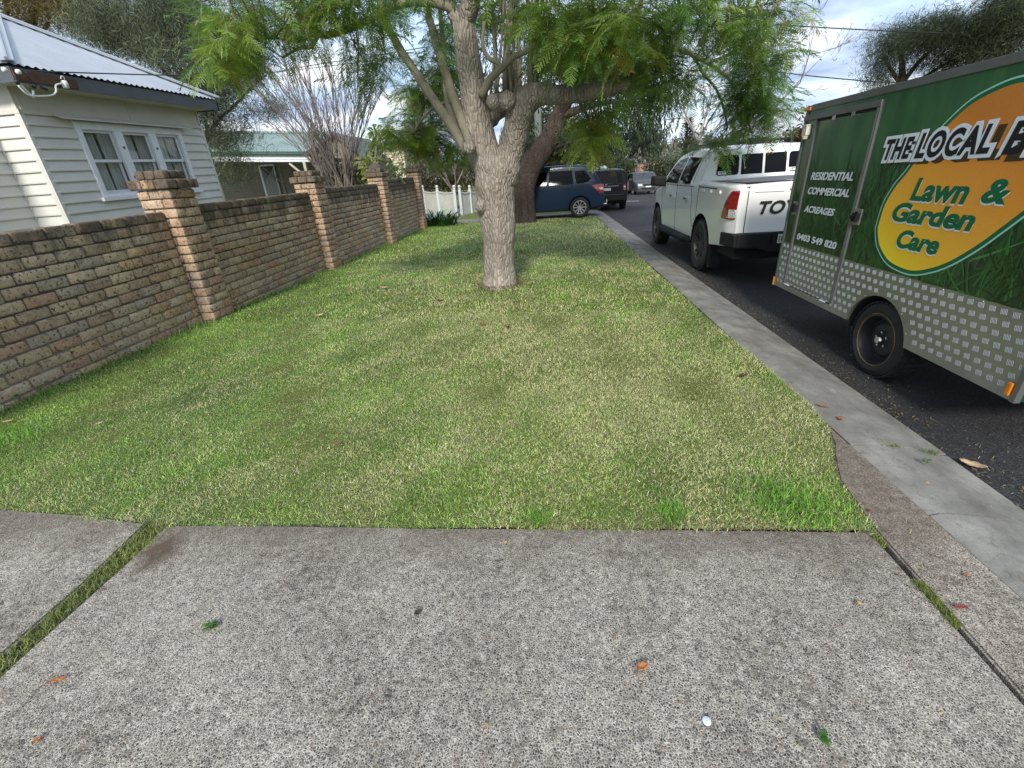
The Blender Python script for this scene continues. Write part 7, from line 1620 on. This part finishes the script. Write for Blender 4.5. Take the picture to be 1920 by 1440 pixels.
# ================================================================ FALLEN LEAVES AND SMALL THINGS
M_DRY = {'orange': simple('orange_dry_leaf', (.42,.17,.06), .75, vary=.25, vscale=40), 'brown': simple('brown_dry_leaf', (.22,.10,.05), .8, vary=.3, vscale=40), 'tan': simple('tan_dry_leaf', (.46,.33,.20), .8, vary=.25, vscale=40), 'yellow': simple('yellow_dry_leaf', (.55,.40,.10), .7, vary=.2, vscale=40), 'red': simple('red_dry_leaf', (.26,.05,.04), .7, vary=.2, vscale=40), 'dark': simple('dark_dry_leaf', (.06,.04,.03), .85, vary=.3, vscale=40)}
def leaf(label, u, v, z, L, w, col, ang, curl=.3):
    d = ray(u, v); p = EYE+d*((z-EYE[2])/d[2]); m = MB(); nu, nv = 9, 5
    def f(a, b):
        t_ = a; x = (t_-.5)*L; y = (b-.5)*w*max(.02, math.sin(math.pi*min(1, t_*.93+.04)))**.8*2*.5; zz_ = curl*L*((t_-.5)**2*1.4+(2*(b-.5))**2*.25*math.sin(math.pi*t_))+.003*math.sin(t_*17+b*9)
        return (x, y, zz_+.004)
    m.grid(f, nu, nv); m.tube([f(0, .5), (-.62*L, .01*L, .006)], [.0012, .0008], 5)
    o = m.build('fallen_leaf', M_DRY[col], None, smooth=True, fix=False); o.location = p; o.rotation_euler = (random.uniform(-.15,.15), random.uniform(-.15,.15), ang)
    sm = o.modifiers.new('thickness', 'SOLIDIFY'); sm.thickness = .0012
    return tag(o, label, 'leaf', 'leaves fallen on lawn, path and kerb')
for a in [('narrow orange leaf on the driveway near the lower left corner, beside the grassy joint', 108, 1275, .008, .052, .016, 'orange', .5, .1), ('curled orange brown leaf in the middle of the foreground slab', 1205, 1252, .008, .040, .026, 'orange', .3, .7),
  ('small orange leaf at the bottom left edge of the foreground slab', 70, 1388, .008, .022, .014, 'orange', 1.2, .3), ('large curled tan leaf on the asphalt against the kerb below the trailer', 1822, 874, ROAD_Z+.008, .11, .075, 'tan', 2.2, .5),
  ('tan leaf on the lawn at the far left edge under the wall', 14, 791, .03, .08, .035, 'tan', .1, .3), ('pale pinkish leaf on the lawn near the left edge', 187, 795, .03, .05, .035, 'tan', 1.3, .5), ('brown leaf on the lawn left of centre', 630, 832, .03, .06, .02, 'brown', .1, .3),
  ('tan leaf on the lawn beside the second wall panel', 600, 592, .03, .10, .05, 'tan', .8, .5), ('brown leaf on the lawn below the jacaranda, left one of a close pair', 905, 609, .03, .09, .05, 'brown', .4, .6), ('brown leaf on the lawn below the jacaranda, right one of a close pair', 952, 613, .03, .10, .05, 'brown', 2.0, .5),
  ('tan leaf on the lawn left of the jacaranda foot', 720, 540, .03, .12, .05, 'tan', .3, .4), ('dark curled leaf on the lawn under the jacaranda', 826, 566, .03, .11, .03, 'dark', .2, .8), ('brown leaf on the kerb near the tip of the apron strip', 1575, 786, .008, .05, .03, 'brown', .9, .5), ('thin brown leaf on the kerb beside the lawn edge', 1540, 762, .008, .07, .018, 'brown', 2.6, .2),
  ('red twisted leaf on the apron strip beside the slab joint', 1798, 1140, .010, .050, .014, 'red', .0, .4), ('tiny orange leaf on the apron strip at the right', 1811, 1079, .010, .020, .014, 'orange', .7, .3), ('small yellow leaf on the main slab near the right joint', 1610, 1131, .008, .016, .013, 'yellow', .2, .3), ('yellow fleck of leaf on the main slab right of the weed', 948, 1018, .008, .016, .012, 'yellow', 1, .3),
  ('dark brown crumpled leaf on the main slab left of centre', 784, 1150, .008, .026, .022, 'dark', .6, .9), ('reddish leaf on the apron strip beside the lawn corner', 1630, 958, .010, .022, .014, 'red', .4, .3), ('dark leaf on the lawn near the kerb', 1392, 706, .03, .07, .04, 'dark', .4, .8), ('tan leaf on the slab near the bottom centre', 912, 1362, .008, .016, .010, 'tan', 1.4, .3), ('pale yellow leaf scrap on the kerb slab', 1738, 907, -.01, .030, .018, 'tan', 1.2, .3)]: leaf(*a)
# little green weeds growing through the slab
def weed(label, u, v, r, n):
    d = ray(u, v); p = EYE+d*((.004-EYE[2])/d[2]); o = thing('weed', label, 'weed', tuple(p)); az = rng.uniform(0, 6.28, n); rr = rng.uniform(0, r, n); ps = np.stack([rr*np.cos(az)*1.3, rr*np.sin(az)*.7, rng.uniform(.004, .02, n)], 1); dr = rdir(n, -.1, .5)
    V, Q, T, k = scatter([(x, y*2.2, z) for x, y, z in LEAF_V], LEAF_Q, LEAF_T, ps, frames(dr), rng.uniform(.008, .018, n)); bulk('leaves', V, Q, T, M_LEAF, o, tints(n, (.04,.12,.025), (.11,.26,.06), k)); m = MB()
    for i in range(0, n, 3): m.tube([(0,0,-.01), tuple(ps[i])], .0008, 4)
    m.build('stems', simple('weed_stem', (.10,.16,.04), .7), o)
weed('small clover like weed growing from the main slab left of centre', 396, 1177, .022, 44); weed('tiny weed sprout at the bottom of the main slab right of centre', 1542, 1388, .010, 12); weed('small weed on the kerb slab near the road edge', 1738, 868, .016, 14)
d = ray(1325, 1352); p = EYE+d*((.004-EYE[2])/d[2]); m = MB(); m.lathe([(.001,.004),(.011,.004),(.013,.002),(.013,-.001),(.001,-.001)], (0,0,0), n=18); o = m.build('bottle_cap', simple('pale_blue_plastic', (.55,.60,.66), .4), None, smooth=True); o.location = p; o.rotation_euler = (.1, .05, 0); tag(o, 'small round pale blue plastic cap on the foreground slab', 'cap')

# small leaf bits gathered in the gutter and sprinkled over the lawn
def bits(name, label, n, fx, lo, hi, size):
    ps = fx(n); V, Q, T, k = scatter(LEAF_V, LEAF_Q, LEAF_T, ps, frames(rdir(len(ps), -.15, .25)), rng.uniform(*size, len(ps))); tag(bulk(name, V, Q, T, M_LEAF, None, tints(len(ps), lo, hi, k)), label, 'leaf litter', kind='stuff')
bits('gutter_litter', 'small dry leaf litter and twigs gathered along the gutter', 1500, lambda n: np.stack([2.215+np.abs(rng.normal(0, .09, n)), rng.uniform(1.0, 17, n), np.full(n, ROAD_Z+.008)], 1), (.06,.045,.03), (.34,.25,.13), (.008, .03))
bits('lawn_litter', 'tiny dry leaf scraps sprinkled over the lawn', 420, lambda n: np.stack([rng.uniform(-4.3, 1.5, n), 1.8+15*rng.random(n)**1.3, np.full(n, .034)], 1), (.10,.06,.035), (.44,.34,.22), (.012, .035))
